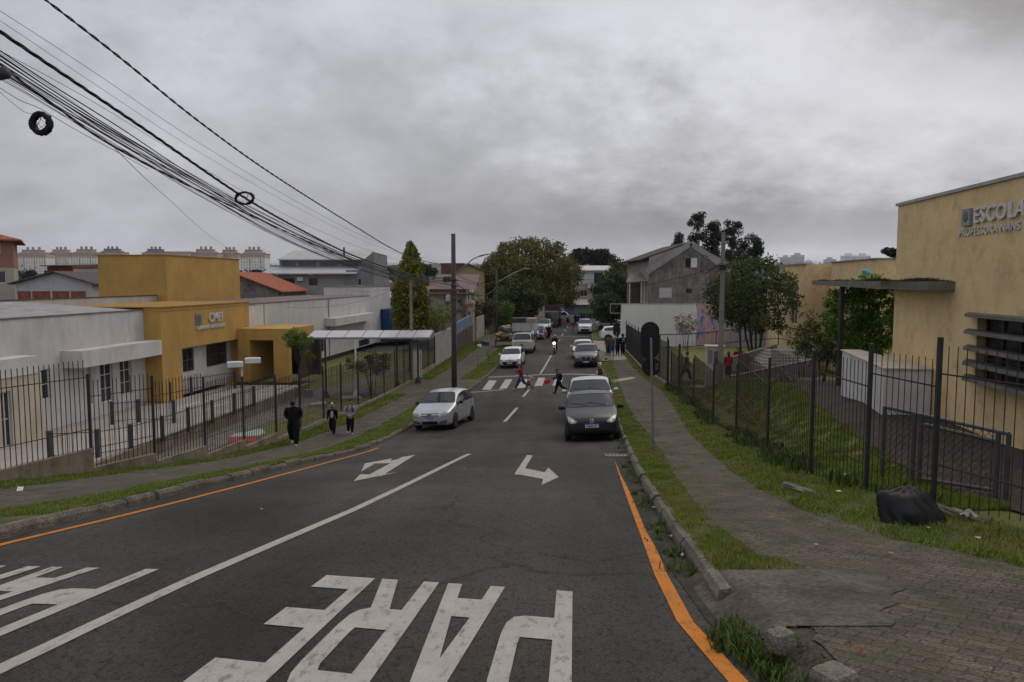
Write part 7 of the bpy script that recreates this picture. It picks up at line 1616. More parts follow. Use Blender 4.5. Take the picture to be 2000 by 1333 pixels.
car('parked_car', 'white estate car parked nose-in by the end of the dark fence, seen from its side', 1172, 79.5, W2, 'hatch', f_plain(W2), hd=-math.pi/2-.12+math.pi, xy=(X(1172,79.5)+.0+4.2, 80.0), zf=lot, scale=(1.05,1.08,1.08)) if False else None
def side_car(name, label, px0, Z, m, kind, front_right=True, sc=(1,1,1)):
    """parked across the street direction; px0 = pixel of its left end"""
    L = PROF[kind]['L']*sc[1]; x0 = X(px0, Z)
    if front_right: return car(name, label, 0, Z, m, kind, f_plain(m), hd=-math.pi/2, xy=(x0 + L, Z), zf=lot, scale=sc)
    return car(name, label, 0, Z, m, kind, f_plain(m), hd=math.pi/2, xy=(x0, Z), zf=lot, scale=sc)
side_car('parked_car', 'white estate car parked nose-in at the end of the dark fence', 1171, 80, W2, 'suv', True, (.95,1.0,.95))
side_car('parked_car', 'silver car parked sideways under the spreading tree', 1161, 99, S3, 'sedan', True, (1,.95,1.05))
side_car('parked_car', 'grey car parked behind the silver one under the spreading tree', 1158, 106, S3, 'suv', True)
car('parked_car', 'blue-grey saloon parked behind the cargo van on the left', 1050, 82.5, paint('blue_grey', (.20,.24,.28), .5), 'sedan', f_plain(S3), hd=.115)
car('parked_car', 'pale silver off-roader parked farther up the left kerb', 1061, 91.5, paint('silver_light', (.40,.42,.44), .45), 'suv', f_triton, hd=.11, scale=(1,1.05,1.12))
# white pickup crossing at the end
t = side_car('pickup_truck', 'white pickup truck standing sideways at the end of the street', 1083, 124, W2, 'sedan', False, (1.05,.62,1.25)); t['category'] = 'pickup truck'
x0 = PROF['sedan']['L']; MB().box(-.85,.85,x0-.4,x0+2.2,.45,.62).box(-.85,-.80,x0-.4,x0+2.2,.621,.92).box(.80,.85,x0-.4,x0+2.2,.621,.92).box(-.8,.8,x0+2.15,x0+2.2,.621,.92).build('cargo_bed', W2, t)
# cargo van with box, cab facing the camera
VB = mat('dull_beige_paint', (.42,.39,.33), .5, .12, 2, coat=.2, stain=.3, stain_v=False, stain_col=(.2,.17,.13))
def f_kombi(t, b, P):
    for s_ in (1, -1):
        h = b.ray_cast(Vector((s_*.58,-3,.80)), Vector((0,1,0)))[0]; m = MB(); m.lathe([(.10,0),(.115,-.02),(.10,-.035)], 16, Matrix.Translation(h) @ Matrix.Rotation(math.radians(-90),4,'X') @ Matrix.Rotation(math.pi,4,'X')); m.build('headlight', HLC, t, smooth=True)
        patch(t, 'indicator', mat('amber_lens', (.5,.2,.03), .3), b, [(s_*.52,.93),(s_*.64,.93),(s_*.64,.98),(s_*.52,.98)], 1, .008, 4)
    band(t, b, mat('dark_beige', (.14,.13,.11), .6), .36, .50, .80, 'bumper', .04); ring(t, VB, b, .86, .12, .012, fill=[[(-.5,.8),(0,0),(.5,.8)], [(-.85,.3),(-.4,-.85),(0,-.1),(.4,-.85),(.85,.3)]]); patch(t, 'vent', BLK, b, [(-.5,1.06),(.5,1.06),(.5,1.11),(-.5,1.11)], 1, .008, 6)
    mirrors(t, P, BLK, .35, 1.35, .9); plate_(t, b, .60)
def cargo_van():
    P = PROF['kombi']; t = thing('cargo_van', 'old beige flatbed van loaded high with boards, facing the camera', 'van'); b = car_body('kombi', t, VB); f_kombi(t, b, P); wheels(t, P, 0, mat('steel_rim', (.2,.19,.17), .5))
    m = MB(); m.box(-.84,.84,1.78,4.3,.55,.72).box(-.84,-.79,1.78,4.3,.721,1.25).box(.79,.84,1.78,4.3,.721,1.25).box(-.79,.79,4.25,4.3,.721,1.25); m.build('cargo_bed', VB, t)
    m = MB(); m.box(-.95,.95,1.9,4.2,1.95,2.75); m.build('load_box', mat('load_sheet', (.36,.36,.34), .8, .15, 1, stain=.5), t); MB().box(-1.0,.2,1.85,4.25,2.76,3.15).build('load_crate', mat('dark_crate', (.05,.04,.035), .9), t); MB().box(.22,1.0,1.85,4.2,2.76,3.1).build('load_crate', mat('tan_crate', (.25,.2,.15), .9), t)
    m = MB()
    for x in (-.9,.9):
        for y in (1.95, 3.0, 4.15): m.bar((x,y,.7),(x,y,1.96),.03,6)
    m.build('rack', STEEL, t); place_on_road(t, X(1020,67.0), 67.0, .115, 3.9)
    return t
t = cargo_van(); t.scale = (1.12,1.0,1.0)
# scrap cart on the pavement
t = thing('scrap_cart', 'handcart heaped with reddish scrap and cardboard beside the cargo van', 'cart', (X(984,73), 73, walk_z(-.8,73))); rs = random.Random(12)
MB().box(-.75,.75,0,1.8,.5,.58).box(-.75,-.7,0,1.8,.581,1.1).box(.7,.75,0,1.8,.581,1.1).build('tray', mat('red_brown_board', (.13,.045,.03), .8, .3, 3), t)
for sg in (-1, 1):
    M = Matrix.Translation((sg*.82,.9,.4)); MB().lathe([(.36,-.04),(.4,0),(.36,.04)], 20, M, axis='x').build('wheel', TYRE, t)
for k in range(16):
    M = Matrix.Translation((rs.uniform(-.45,.45), rs.uniform(.1,1.5), .7+k*.085)) @ Euler((rs.uniform(-.4,.4), rs.uniform(-.4,.4), rs.uniform(0,3))).to_matrix().to_4x4(); a, b_, c = rs.uniform(.2,.5), rs.uniform(.15,.4), rs.uniform(.04,.16)
    MB().box(-a,a,-b_,b_,-c,c,M).build('load_piece', rs.choice((mat('cardboard', (.25,.15,.08), .9, .2, 4), mat('red_brown_board', (.13,.045,.03), .8), mat('scrap_grey', (.16,.15,.14), .8), mat('scrap_cream', (.4,.36,.28), .8))), t)
# crates, sacks by the wall
g = Vector((X(950,79), 79, walk_z(-3,79)))
t = thing('metal_rack', 'grey wire rack standing against the wall by the peach pillar', 'rack', g + Vector((-.3,-2,0)))
m = MB()
for i in range(6): m.bar((-.6+i*.24,0,0),(-.6+i*.24,0,1.3),.02,5)
m.bar((-.62,0,1.3),(.62,0,1.3),.025,5).bar((-.62,0,.1),(.62,0,.1),.025,5); m.build('bars', mat('pale_metal', (.3,.32,.28), .5), t)
bm = bmesh.new(); bmesh.ops.create_icosphere(bm, subdivisions=3, radius=.5)
for v in bm.verts: v.co = Vector((v.co.x*1.5, v.co.y*.8, max(v.co.z,-.1)*.9+.05)) * (1+.25*mn.noise(v.co*3))
me = bpy.data.meshes.new('rubbish_sack'); bm.to_mesh(me); bm.free(); me.materials.append(mat('black_sack', (.012,.012,.013), .4, .2, 8)); o = link('rubbish_sack', me); o.location = (X(944,75), 75, walk_z(-3.8,75)); tag(o, 'black rubbish sacks heaped in front of the wire rack', 'sack')
bm = bmesh.new(); bmesh.ops.create_icosphere(bm, subdivisions=3, radius=.28)
for v in bm.verts: v.co *= (1+.2*mn.noise(v.co*5)); v.co.z = max(v.co.z*.8+.15, 0)
me = bpy.data.meshes.new('white_sack'); bm.to_mesh(me); bm.free(); me.materials.append(PAP); o = link('white_sack', me); o.location = (X(936,73), 73, walk_z(-4.4,73)); tag(o, 'small white sack lying left of the black rubbish sacks', 'sack')
# dark truck under the trees
t = thing('truck', 'dark box truck standing in the shade beneath the big tree', 'truck'); DT = mat('dark_truck_paint', (.045,.035,.028), .6, .3, 1)
m = MB(); m.box(-1.1,1.1,1.8,7,1.0,3.2); m.build('cargo_box', DT, t); m = MB(); m.add([(x,y,z) for x in (-1,1) for y,z in ((.1,.5),(0,1.3),(.25,2.3),(1.7,2.4),(1.7,.5))], [(4,3,2,1,0),(5,6,7,8,9),(0,1,6,5),(1,2,7,6),(2,3,8,7),(3,4,9,8),(4,0,5,9)]); m.build('cab', mat('truck_cab', (.12,.10,.085), .5, .2, 2), t)
m = MB(); m.quad((-.88,.0,1.36),(.88,.0,1.36),(.85,.2,2.15),(-.85,.2,2.15)); o = m.build('windshield', GLASS, t); o.location.y = -.02
for y in (.8, 5.6):
    for sg in (-1, 1): MB().lathe([(.42,-.12),(.48,-.08),(.48,.08),(.42,.12)], 20, Matrix.Translation((sg*.95,y,.48)), axis='x').build('wheel', TYRE, t)
MB().box(-1,1,.3,6.9,.6,.98).build('chassis', BLK, t); place_on_road(t, X(1077,107), 107, .11, 7)
# motorcycles
def motorcycle(label, x, y, hd, col, lamp=True, group=None):
    t = thing('motorcycle', label, 'motorcycle', (0,0,0), 0, group)
    for yy, w in ((0,.05), (1.3,.065)):
        r = .31; a = MB(); pts = []
        a.lathe([(r*.78,-w*.7),(r,-w*.6),(r*1.02,0),(r,w*.6),(r*.78,w*.7)], 26, Matrix.Translation((0,yy,r)), axis='x'); wh = a.build('wheel', TYRE, t, smooth=True)
        b = MB(); b.lathe([(r*.2,-.04),(r*.2,.04)], 12, Matrix.Translation((0,yy,r)), axis='x')
        for k in range(8): an = k*math.pi/4; b.bar((0,yy,r), (0, yy+math.cos(an)*r*.8, r+math.sin(an)*r*.8), .006, 4)
        b.build('rim', RIM, wh)
    m = MB()
    for sx in (-.09,.09): m.bar((sx,0,.31),(sx,.27,.98),.022,8)
    m.build('fork', CHROME, t); m = MB(); m.tube([(-.38,.42,1.03),(-.2,.33,1.06),(0,.28,1.02),(.2,.33,1.06),(.38,.42,1.03)], .014, 6); m.build('handlebar', BLK, t)
    cm_ = mat('moto_' + str(col), col, .35, .1, 3, coat=.5)
    m = MB(); m.ell((0,.58,.84),(.15,.27,.14),14,10); m.build('fuel_tank', cm_, t, smooth=True); m = MB(); m.ell((0,1.08,.80),(.13,.36,.07),14,8); m.build('seat', BLK, t, smooth=True)
    m = MB(); m.box(-.12,.12,.42,.86,.32,.66); m.bar((0,.3,.95),(0,.85,.5),.03,6); m.bar((0,.85,.5),(0,1.3,.31),.03,6); m.bar((.1,.9,.35),(.14,1.45,.42),.045,8); m.build('engine', mat('engine_grey', (.06,.06,.06), .5, .3, 10, metal=.4), t)
    m = MB(); m.add([(x_, y_, z_) for x_ in (-.05,.05) for y_, z_ in ((-.26,.55),(0,.67),(.22,.62),(.0,.64))], [(0,1,3),(1,2,3),(4,7,5),(5,7,6),(0,4,5,1),(1,5,6,2)]); m.build('mudguard', cm_, t)
    m = MB(); m.lathe([(.095,0),(.10,.03),(.05,.12)], 16, Matrix.Translation((0,.16,.90)) @ Matrix.Rotation(math.radians(-90),4,'X')); m.build('headlight', mat('lit_headlamp', (1.0,.66,.36), .3, emit=7) if lamp else HLC, t, smooth=True)
    for sg in (-1,1): m = MB(); m.ell((sg*.36,.36,1.2),(.07,.015,.045),10,6); m.bar((sg*.3,.4,1.04),(sg*.36,.36,1.18),.007,5); m.build('mirror', BLK, t)
    m = MB(); m.ell((0,1.5,.76),(.07,.03,.04),10,6); m.build('tail_light', RED, t, smooth=True)
    place_on_road(t, x, y, hd, 1.3); t.scale = (1.15, 1.05, 1.08); return t
MOTO = (X(1083,66), 66.0)
motorcycle('motorcycle with lit headlamp being ridden towards the camera', MOTO[0], MOTO[1], .115, (.02,.02,.022))
motorcycle('motorcycle with orange tail parked on the right verge behind the silver sedan', X(1179,45.3), 46.6, .115+math.pi, (.20,.05,.02), False)
motorcycle('small red-lit motorcycle standing beyond the off-roader on the left', X(1044,104), 104, .3, (.30,.02,.02), True)
# ---------------------------------------------------------------- people
def cloth(name, col, var=.2): return mat('cloth_' + name, col, .9, var, 9, bump=.25, bscale=25, spec=.15)
SKIN = mat('skin', (.25,.13,.085), .6, .1, 6); SKIN2 = mat('skin_light', (.38,.22,.16), .6, .1, 6); HAIR = mat('hair_black', (.012,.009,.008), .6, .3, 20)
EYEM = mat('eye', (.01,.008,.008), .3); LIP = mat('lip', (.22,.07,.055), .6)
def rot2(v, pitch, roll=0): return Matrix.Rotation(roll, 3, 'Y') @ (Matrix.Rotation(pitch, 3, 'X') @ Vector(v))
POSES = {
 'stand': dict(legs=((3,4),(-3,4)), arms=((6,4,14),(4,4,20)), lean=0, head=0),
 'walk': dict(legs=((24,10),(-20,26)), arms=((-20,4,18),(22,4,26)), lean=4, head=0),
 'walk2': dict(legs=((-18,24),(22,8)), arms=((18,4,24),(-18,4,16)), lean=3, head=0),
 'pockets': dict(legs=((-14,22),(20,8)), arms=((-16,9,40),(-14,9,40)), lean=8, head=24),
 'stride': dict(legs=((30,6),(-30,38)), arms=((38,4,105),(-10,8,30)), lean=4, head=12),
 'carry': dict(legs=((20,8),(-26,44)), arms=((28,5,62),(45,6,30)), lean=6, head=8),
 'fling': dict(legs=((26,8),(-22,28)), arms=((60,25,25),(-72,22,10)), lean=10, head=0),
 'front': dict(legs=((-8,12),(10,5)), arms=((8,14,40),(8,14,42)), lean=2, head=6),
 'ride': dict(legs=((72,88),(72,88)), arms=((52,22,28),(52,22,28)), lean=12, head=-4, splay=22),
}
def person(label, pos, H, yaw, pose, top, pants, shoes, skin=SKIN, hair='short', bulk=1.0, hairm=HAIR, coat=0.0, sub=1, face=True, ground=True, group=None, hood=None, hs=None):
    hs = hs or (1.28 if H < 1.4 else 1.08); P = POSES[pose]; J = []; E = []; R_ = []; lab = []
    def J_(p, r, l, par=None):
        J.append(Vector(p)); R_.append(r if hasattr(r, '__len__') else (r, r)); lab.append(l)
        if par is not None: E.append((par, len(J)-1))
        return len(J)-1
    ln = math.radians(P['lean']); Rm = Matrix.Rotation(ln, 3, 'X'); pel = Vector((0,0,.53))
    def T(v): return pel + Rm @ (Vector(v) - pel)
    b = bulk
    p0 = J_(pel, (.085*b, .066*b), 'T' if coat else 'L'); w = J_(T((0,0,.60)), ((.080+coat*.25)*b,(.058+coat*.2)*b), 'T', p0); c1 = J_(T((0,-.004,.70)), (.088*b,.062*b), 'T', w); c2 = J_(T((0,0,.785)), (.082*b,.055*b), 'T', c1)
    nk = J_(T((0,0,.832)), (.034,.032), 'T' if coat else 'S', c2); hd = math.radians(P['head']); h0 = T((0,0,.85)); Hm = Matrix.Rotation(ln + hd, 3, 'X')
    def TH(v): return h0 + Hm @ Vector(v)
    hb = J_(TH((0,-.006,.03)), (.030,.032), 'S', nk)
    feet = []
    for s, (th, kn) in zip((-1, 1), P['legs']):
        sp = math.radians(P.get('splay', 2)); hp = Vector((s*.050, 0, .505)); d1 = rot2((0,0,-1), -math.radians(th), 0); d1 = Matrix.Rotation(-s*sp, 3, 'Y') @ d1; kn_ = hp + d1*.235
        d2 = rot2((0,0,-1), -math.radians(th) + math.radians(kn), 0); d2 = Matrix.Rotation(-s*sp*.3, 3, 'Y') @ d2; an = kn_ + d2*.225
        a = J_(hp, (.060*b,.062*b), 'L', p0); k_ = J_(hp + d1*.12, .056*b, 'L', a); k = J_(kn_, .040*b, 'L', k_); k2 = J_(kn_ + d2*.09, .038*b, 'L', k); a_ = J_(an, .026*(1+.3*(b-1)), 'L', k2)
        fd = (Matrix.Rotation(-math.radians(th)*.3 + math.radians(kn)*.35, 3, 'X') @ Vector((0,-1,-.22))).normalized(); he = J_(an + Vector((0,.012,-.028)), .022, 'F', a_); bl = J_(an + fd*.07 + Vector((0,0,-.012)), (.025,.017), 'F', he); J_(an + fd*.115 + Vector((0,0,-.012)), (.018,.012), 'F', bl)
        feet.append(min(J[-1].z, J[-2].z, an.z-.03) - .016)
    hands = []
    for s, (fw, ab, el) in zip((-1, 1), P['arms']):
        sh = T((s*.108*(.55+.45*b), 0, .800)); up = Rm @ (Matrix.Rotation(-s*math.radians(ab), 3, 'Y') @ rot2((0,0,-1), -math.radians(fw))); elb = sh + up*.165
        fo = Rm @ (Matrix.Rotation(-s*math.radians(ab)*.4, 3, 'Y') @ rot2((0,0,-1), -math.radians(fw+el))); wr = elb + fo*.145
        if pose == 'pockets': wr = T((s*.075*b, -.035, .60))
        if pose == 'front': wr = T((s*.045, -.085, .555))
        a = J_(sh, (.040*b,.040*b), 'T', c2); m1 = J_(sh.lerp(elb,.5), .033*b, 'T', a); e = J_(elb, .029*b, 'T', m1); m2 = J_(elb.lerp(wr,.5), .026*b, 'T', e); w_ = J_(wr, .017*(.5+.5*b), 'T', m2)
        d = (wr - elb).normalized(); sd = d.cross(Vector((0,0,1))); sd = sd.normalized() if sd.length > .2 else Vector((0,1,0)); up_ = sd.cross(d).normalized(); side = Vector((0,-1,0)) if abs(d.y) < .8 else Vector((0,0,-1)); side = (side - d*side.dot(d)).normalized(); inn = Vector((-s,0,0)); inn = (inn - d*inn.dot(d)); inn = inn.normalized() if inn.length > .1 else Vector((0,0,-1))
        pm = J_(wr + d*.030, (.020,.012), 'H', w_); hands.append(wr + d*.055)
        for q, ln_ in ((-.5,.036),(-.17,.044),(.17,.041),(.5,.033)):
            f0 = J_(wr + d*.048 + side*q*.030, .0062, 'H', pm); f1 = J_(wr + d*(.048+ln_*.55) + side*q*.034 + inn*.004, .0056, 'H', f0); J_(wr + d*(.048+ln_*.95) + side*q*.034 + inn*.016, .0048, 'H', f1)
        t0 = J_(wr + d*.020 + side*-.018 + inn*.006, .0065, 'H', w_); J_(wr + d*.045 + side*-.034 + inn*.012, .0055, 'H', t0)
    me = bpy.data.meshes.new('p'); me.from_pydata([tuple(j*H) for j in J], E, []); ob = bpy.data.objects.new('p', me); COL.objects.link(ob)
    bm = bmesh.new(); bm.from_mesh(me); sk = bm.verts.layers.skin.verify(); bm.verts.ensure_lookup_table()
    for v, r, l in zip(bm.verts, R_, lab): g_ = 1.28 if l in 'TL' else 1.12; v[sk].radius = (r[0]*H*g_, r[1]*H*g_); v[sk].use_root = False
    bm.verts[0][sk].use_root = True; bm.to_mesh(me); bm.free()
    mo = ob.modifiers.new('s', 'SKIN'); mo.use_smooth_shade = True; mo.branch_smoothing = .6; m2 = ob.modifiers.new('u', 'SUBSURF'); m2.levels = sub; m2.render_levels = sub
    body = evalmesh(ob); bpy.data.objects.remove(ob)
    # material by nearest bone
    n = len(body.polygons); C_ = np.zeros(n*3); body.polygons.foreach_get('center', C_) if False else None
    C_ = np.array([p.center[:] for p in body.polygons])/H; best = np.full(n, 9.0); mi = np.zeros(n, int); mid = {'T':0,'L':1,'S':2,'H':0 if pose == 'pockets' else 2,'F':3}
    for a, c in E:
        A, B = np.array(J[a]), np.array(J[c]); AB = B-A; t_ = np.clip(((C_-A)@AB)/max(AB@AB,1e-9), 0, 1); dd = np.linalg.norm(C_-(A+t_[:,None]*AB), axis=1) - .5*max(R_[c]); k = dd < best; best[k] = dd[k]; mi[k] = mid[lab[c]]
    if coat: k = (C_[:,2] > .53 - coat) & (mi == 1); mi[k] = 0
    for m in (top, pants, skin, shoes, EYEM, LIP): body.materials.append(m)
    body.polygons.foreach_set('material_index', mi.astype(np.int32))
    # the head joins the same mesh
    hm = MB(); hc = (0, -.012, .083)
    n0, m0 = 18, 14; 
    vs = []; fs = []
    hm.ell((0,0,0), (1,1,1), 20, 16)
    for i, v in enumerate(hm.v):
        x, y, z = v; sx_ = .043; sy = .052; sz = .066
        jaw = 1 - .30*max(0, -z)**1.3; yy = y*sy*(1 - .12*max(0,-z)) ; xx = x*sx_*jaw; zz = z*sz
        if y < -.4:
            nose = math.exp(-((x/.16)**2 + ((z+.08)/.22)**2)); yy -= .013*nose; brow = math.exp(-((z-.18)/.12)**2)*.002; yy -= brow
            eye = sum(math.exp(-(((x-s*.36)/.17)**2 + ((z-.04)/.12)**2)) for s in (-1,1)); yy += .005*eye; chin = math.exp(-((x/.3)**2 + ((z+.8)/.2)**2)); yy -= .006*chin
        vs.append(TH((hc[0]+xx*hs, hc[1]+yy*hs, hc[2]*(.35+.65*hs)+zz*hs)))
    fs = [f for f in hm.f]; mt = [2]*len(fs)
    ex = MB()
    if face:
        for s in (-1, 1):
            ex.mi = 4; ex.ell((s*.0165, hc[1]-.0475, hc[2]+.004), (.0055,.004,.0032), 8, 5); ex.mi = 2; ex.ell((s*.0435, hc[1]+.008, hc[2]-.004), (.005,.011,.017), 8, 6)
        ex.mi = 5; ex.ell((0, hc[1]-.0475, hc[2]-.030), (.014,.004,.0035), 10, 5)
        b0 = len(vs); vs += [TH((v[0]*hs, hc[1]+(v[1]-hc[1])*hs, hc[2]*(.35+.65*hs)+(v[2]-hc[2])*hs)) for v in ex.v]; fs += [tuple(b0+i for i in f) for f in ex.f]; mt += ex.m
    bm = bmesh.new(); bm.from_mesh(body); nv = [bm.verts.new(v*H) for v in vs]
    for f, m in zip(fs, mt):
        try: q = bm.faces.new([nv[i] for i in f]); q.material_index = m; q.smooth = True
        except ValueError: pass
    bm.normal_update(); bm.to_mesh(body); bm.free()
    dz = -min(feet)*H if ground else 0
    t = thing('person', label, 'person', Vector(pos) + Vector((0,0,dz)), yaw, group); body.name = 'body'; link('body', body, t)
    def cap(nm, m, r, c, cut=None, n=16, k=12):
        e = MB(); e.ell((0,0,0), (1,1,1), n, k); out = MB(); ok = {}
        vv = []
        for x, y, z in e.v: q_ = (c[0]+x*r[0], c[1]+y*r[1], c[2]+z*r[2]); vv.append(TH((q_[0]*hs, hc[1]+(q_[1]-hc[1])*hs, hc[2]*(.35+.65*hs)+(q_[2]-hc[2])*hs))*H)
        ff = [f for f in e.f if cut is None or cut(sum(e.v[i][0] for i in f)/len(f), sum(e.v[i][1] for i in f)/len(f), sum(e.v[i][2] for i in f)/len(f))]
        out.add(vv, ff); return out.build(nm, m, t, smooth=True)
    if hair in ('short', 'long'): cap('hair', hairm, (.0475,.0575,.071), (0,-.008,.090), lambda x,y,z: z > .25 or (y > .05 and z > -.45))
    if hair == 'long': cap('long_hair', hairm, (.046,.030,.10), (0,.030,.025))
    if hair == 'beanie': cap('beanie', hood or hairm, (.050,.060,.074), (0,-.008,.092), lambda x,y,z: z > .12 or y > .3)
    if hair == 'cap': cap('cap', hood or hairm, (.049,.059,.073), (0,-.008,.092), lambda x,y,z: z > .2)
    if hair == 'hood': cap('hood', hood or top, (.060,.062,.085), (0,.004,.082), lambda x,y,z: y > -.62 or z > .55 or z < -.75)
    if hair == 'helmet': cap('helmet', hood or hairm, (.066,.074,.078), (0,-.008,.088)); cap('visor', GLASS, (.060,.070,.034), (0,-.016,.086), lambda x,y,z: y < -.2)
    return t, [h*H for h in hands], (lambda v: T(v)*H), (lambda v: TH(v)*H), dz
def backpack(label, per, H, m, r=(.10,.06,.14), c=(0,.105,.70)):
    t, hands, TT, TH, dz = per; bp = thing('backpack', label, 'backpack', t.location, t.rotation_euler.z); mb = MB(); mb.ell((0,0,0), (1,1,1), 16, 12)
    mb.v = [tuple(TT((c[0]+math.copysign(abs(x)**.6, x)*r[0], c[1]+math.copysign(abs(y)**.7, y)*r[1], c[2]+math.copysign(abs(z)**.6, z)*r[2]))) for x, y, z in mb.v]; mb.build('pack', m, bp, smooth=True)
    for s in (-1, 1):
        st = MB(); pts = [TT((s*.065,.06,.80)), TT((s*.065,-.005,.855)), TT((s*.066,-.075,.79)), TT((s*.078,-.082,.70)), TT((s*.095,-.01,.62)), TT((s*.08,.06,.61))]; st.tube(pts, .011*H, 6); st.build('strap', m, bp, smooth=True)
    return bp
BK = cloth('black', (.009,.009,.010)); NAVY = cloth('navy', (.018,.026,.06)); JEAN = cloth('jeans', (.035,.055,.12)); WSH = mat('white_shoe', (.42,.42,.44), .6, .1, 10); DSH = mat('dark_shoe', (.015,.014,.013), .6, .2, 10); GRYC = cloth('grey_print', (.26,.27,.29), .35); REDC = cloth('red', (.26,.012,.016))
def at(px, py, zf=walk_z): return G(px, py, zf)
q = at(568, 873); person('man in black padded jacket and beanie with hands in pockets walking up the left pavement', q, 1.66, .18, 'pockets', BK, BK, WSH, hair='beanie', bulk=1.42, coat=.10, sub=2)
q = at(645, 852); pk_ = person('small child in black and white hooded costume with pale belly patch on the left pavement', q, 1.22, .1, 'walk2', BK, BK, DSH, SKIN, hair='hood', hood=cloth('white_fleece', (.48,.47,.50)), bulk=1.2, sub=2)
t, hands, TT, TH, dz = pk_
for s in (-1, 1): e = MB(); e.ell(TH((s*.068,-.0,.185)), (.036,.022,.036), 10, 8); e.build('hood_ear', BK, t, smooth=True)
for s in (-1, 1): e = MB(); e.ell(TH((s*.030,-.062,.165)), (.018,.012,.018), 8, 6); e.build('hood_patch', BK, t, smooth=True)
e = MB(); e.ell(TT((0,-.072,.68)), (.062,.016,.15), 12, 10); e.build('belly_patch', cloth('grey_fleece', (.36,.36,.41)), t, smooth=True)
e = MB()
q = at(680, 851); by = person('boy in grey patterned long-sleeved shirt and dark trousers beside the costumed child', q, 1.33, .12, 'front', GRYC, BK, WSH, SKIN2, hair='short', bulk=1.12, sub=2)
backpack('black backpack worn by the boy on the left pavement', by, 1.33, BK, c=(.02,.10,.70))
e = MB(); e.box(-.055,.055,-.105,-.100,.88,.98); tt = e.build('shirt_print', cloth('print', (.30,.16,.17)), by[0])
wp_ = person('woman in red jacket and jeans with long dark hair striding over the crossing', at(1018, 763, road_z), 1.58, -math.pi/2+.12, 'stride', REDC, JEAN, WSH, SKIN2, hair='long', bulk=1.05, sub=2)
ck = person('small child in grey and white patterned coat and pink leggings crossing beside the woman', at(1033, 762, road_z), .98, -math.pi/2+.1, 'fling', cloth('white_pattern', (.36,.38,.38), .6), cloth('pink', (.32,.05,.10), .4), DSH, SKIN2, hair='short', hairm=mat('hair_brown', (.09,.035,.025), .6), bulk=1.2, sub=2)
cb_ = person('boy in navy jacket and dark trousers carrying a red bag over the crossing', at(1092, 770, road_z), 1.34, -math.pi/2+.1, 'carry', NAVY, BK, DSH, SKIN, hair='cap', bulk=1.15, sub=2)
backpack('black backpack worn by the boy on the crossing', cb_, 1.34, BK, c=(0,.10,.69))
t = cb_[0]; hnd = t.matrix_basis @ cb_[1][1] if False else (Matrix.Translation(t.location) @ Matrix.Rotation(t.rotation_euler.z, 4, 'Z')) @ cb_[1][1]
rb = thing('lunch_bag', 'bright red bag swinging from the hand of the boy on the crossing', 'bag', hnd); m = MB(); Mx = Matrix.Translation((-.24,0,-.10)) @ Matrix.Rotation(math.radians(-28), 4, 'Y')
m.ell((0,0,0), (1,1,1), 14, 10); m.v = [tuple(Mx @ Vector((math.copysign(abs(x)**.35,x)*.165, math.copysign(abs(y)**.5,y)*.08, math.copysign(abs(z)**.35,z)*.115))) for x, y, z in m.v]; m.build('bag_body', mat('bag_red', (.42,.015,.02), .6, .2, 8), rb, smooth=True)
m = MB(); m.tube([(0,0,0), (-.05,0,-.02), tuple(Mx @ Vector((.10,0,.14)))], .008, 6); m.build('handle', BLK, rb)
# rider
mz = road_z(MOTO[0]+.09, MOTO[1]+.95); sd_ = (math.sin(.115), math.cos(.115)); person('rider in black jacket and pale helmet on the moving motorcycle', (MOTO[0]+sd_[0]*1.0, MOTO[1]+sd_[1]*1.0, mz + .86 - .53*1.7), 1.7, -.115, 'ride', BK, BK, DSH, hair='helmet', hood=mat('helmet_grey', (.22,.22,.23), .3, coat=.5), bulk=1.2, ground=False)
# group at the far right pavement
for i, (px, py, H, top, pants, hair, lb) in enumerate(((1188,694,1.68,cloth('rust', (.13,.035,.02)),JEAN,'short','woman in rust brown jacket and jeans, leftmost of the group by the dark fence'), (1196,695,1.62,cloth('grey_green', (.045,.055,.05)),JEAN,'cap','person in grey-green coat and jeans second from the left by the dark fence'),
    (1207,694,1.66,cloth('maroon', (.045,.012,.013)),BK,'short','person in dark maroon top partly behind the farther sign'), (1217,694,1.74,BK,BK,'hood','person in black hooded jacket with white print nearest the dark fence'))):
    q = at(px, py); r = person(lb, q, H, math.pi + (.3, -.2, .1, .2)[i], 'stand' if i != 1 else 'walk', top, pants, DSH if i else WSH, hair=hair, bulk=1.22, coat=.05)
    if i == 3: e = MB(); e.ell((-.03,.115,1.28), (.11,.012,.05), 10, 6); e.ell((.0,.12,1.12), (.13,.012,.035), 10, 6); e.build('jacket_print', PAP, r[0])
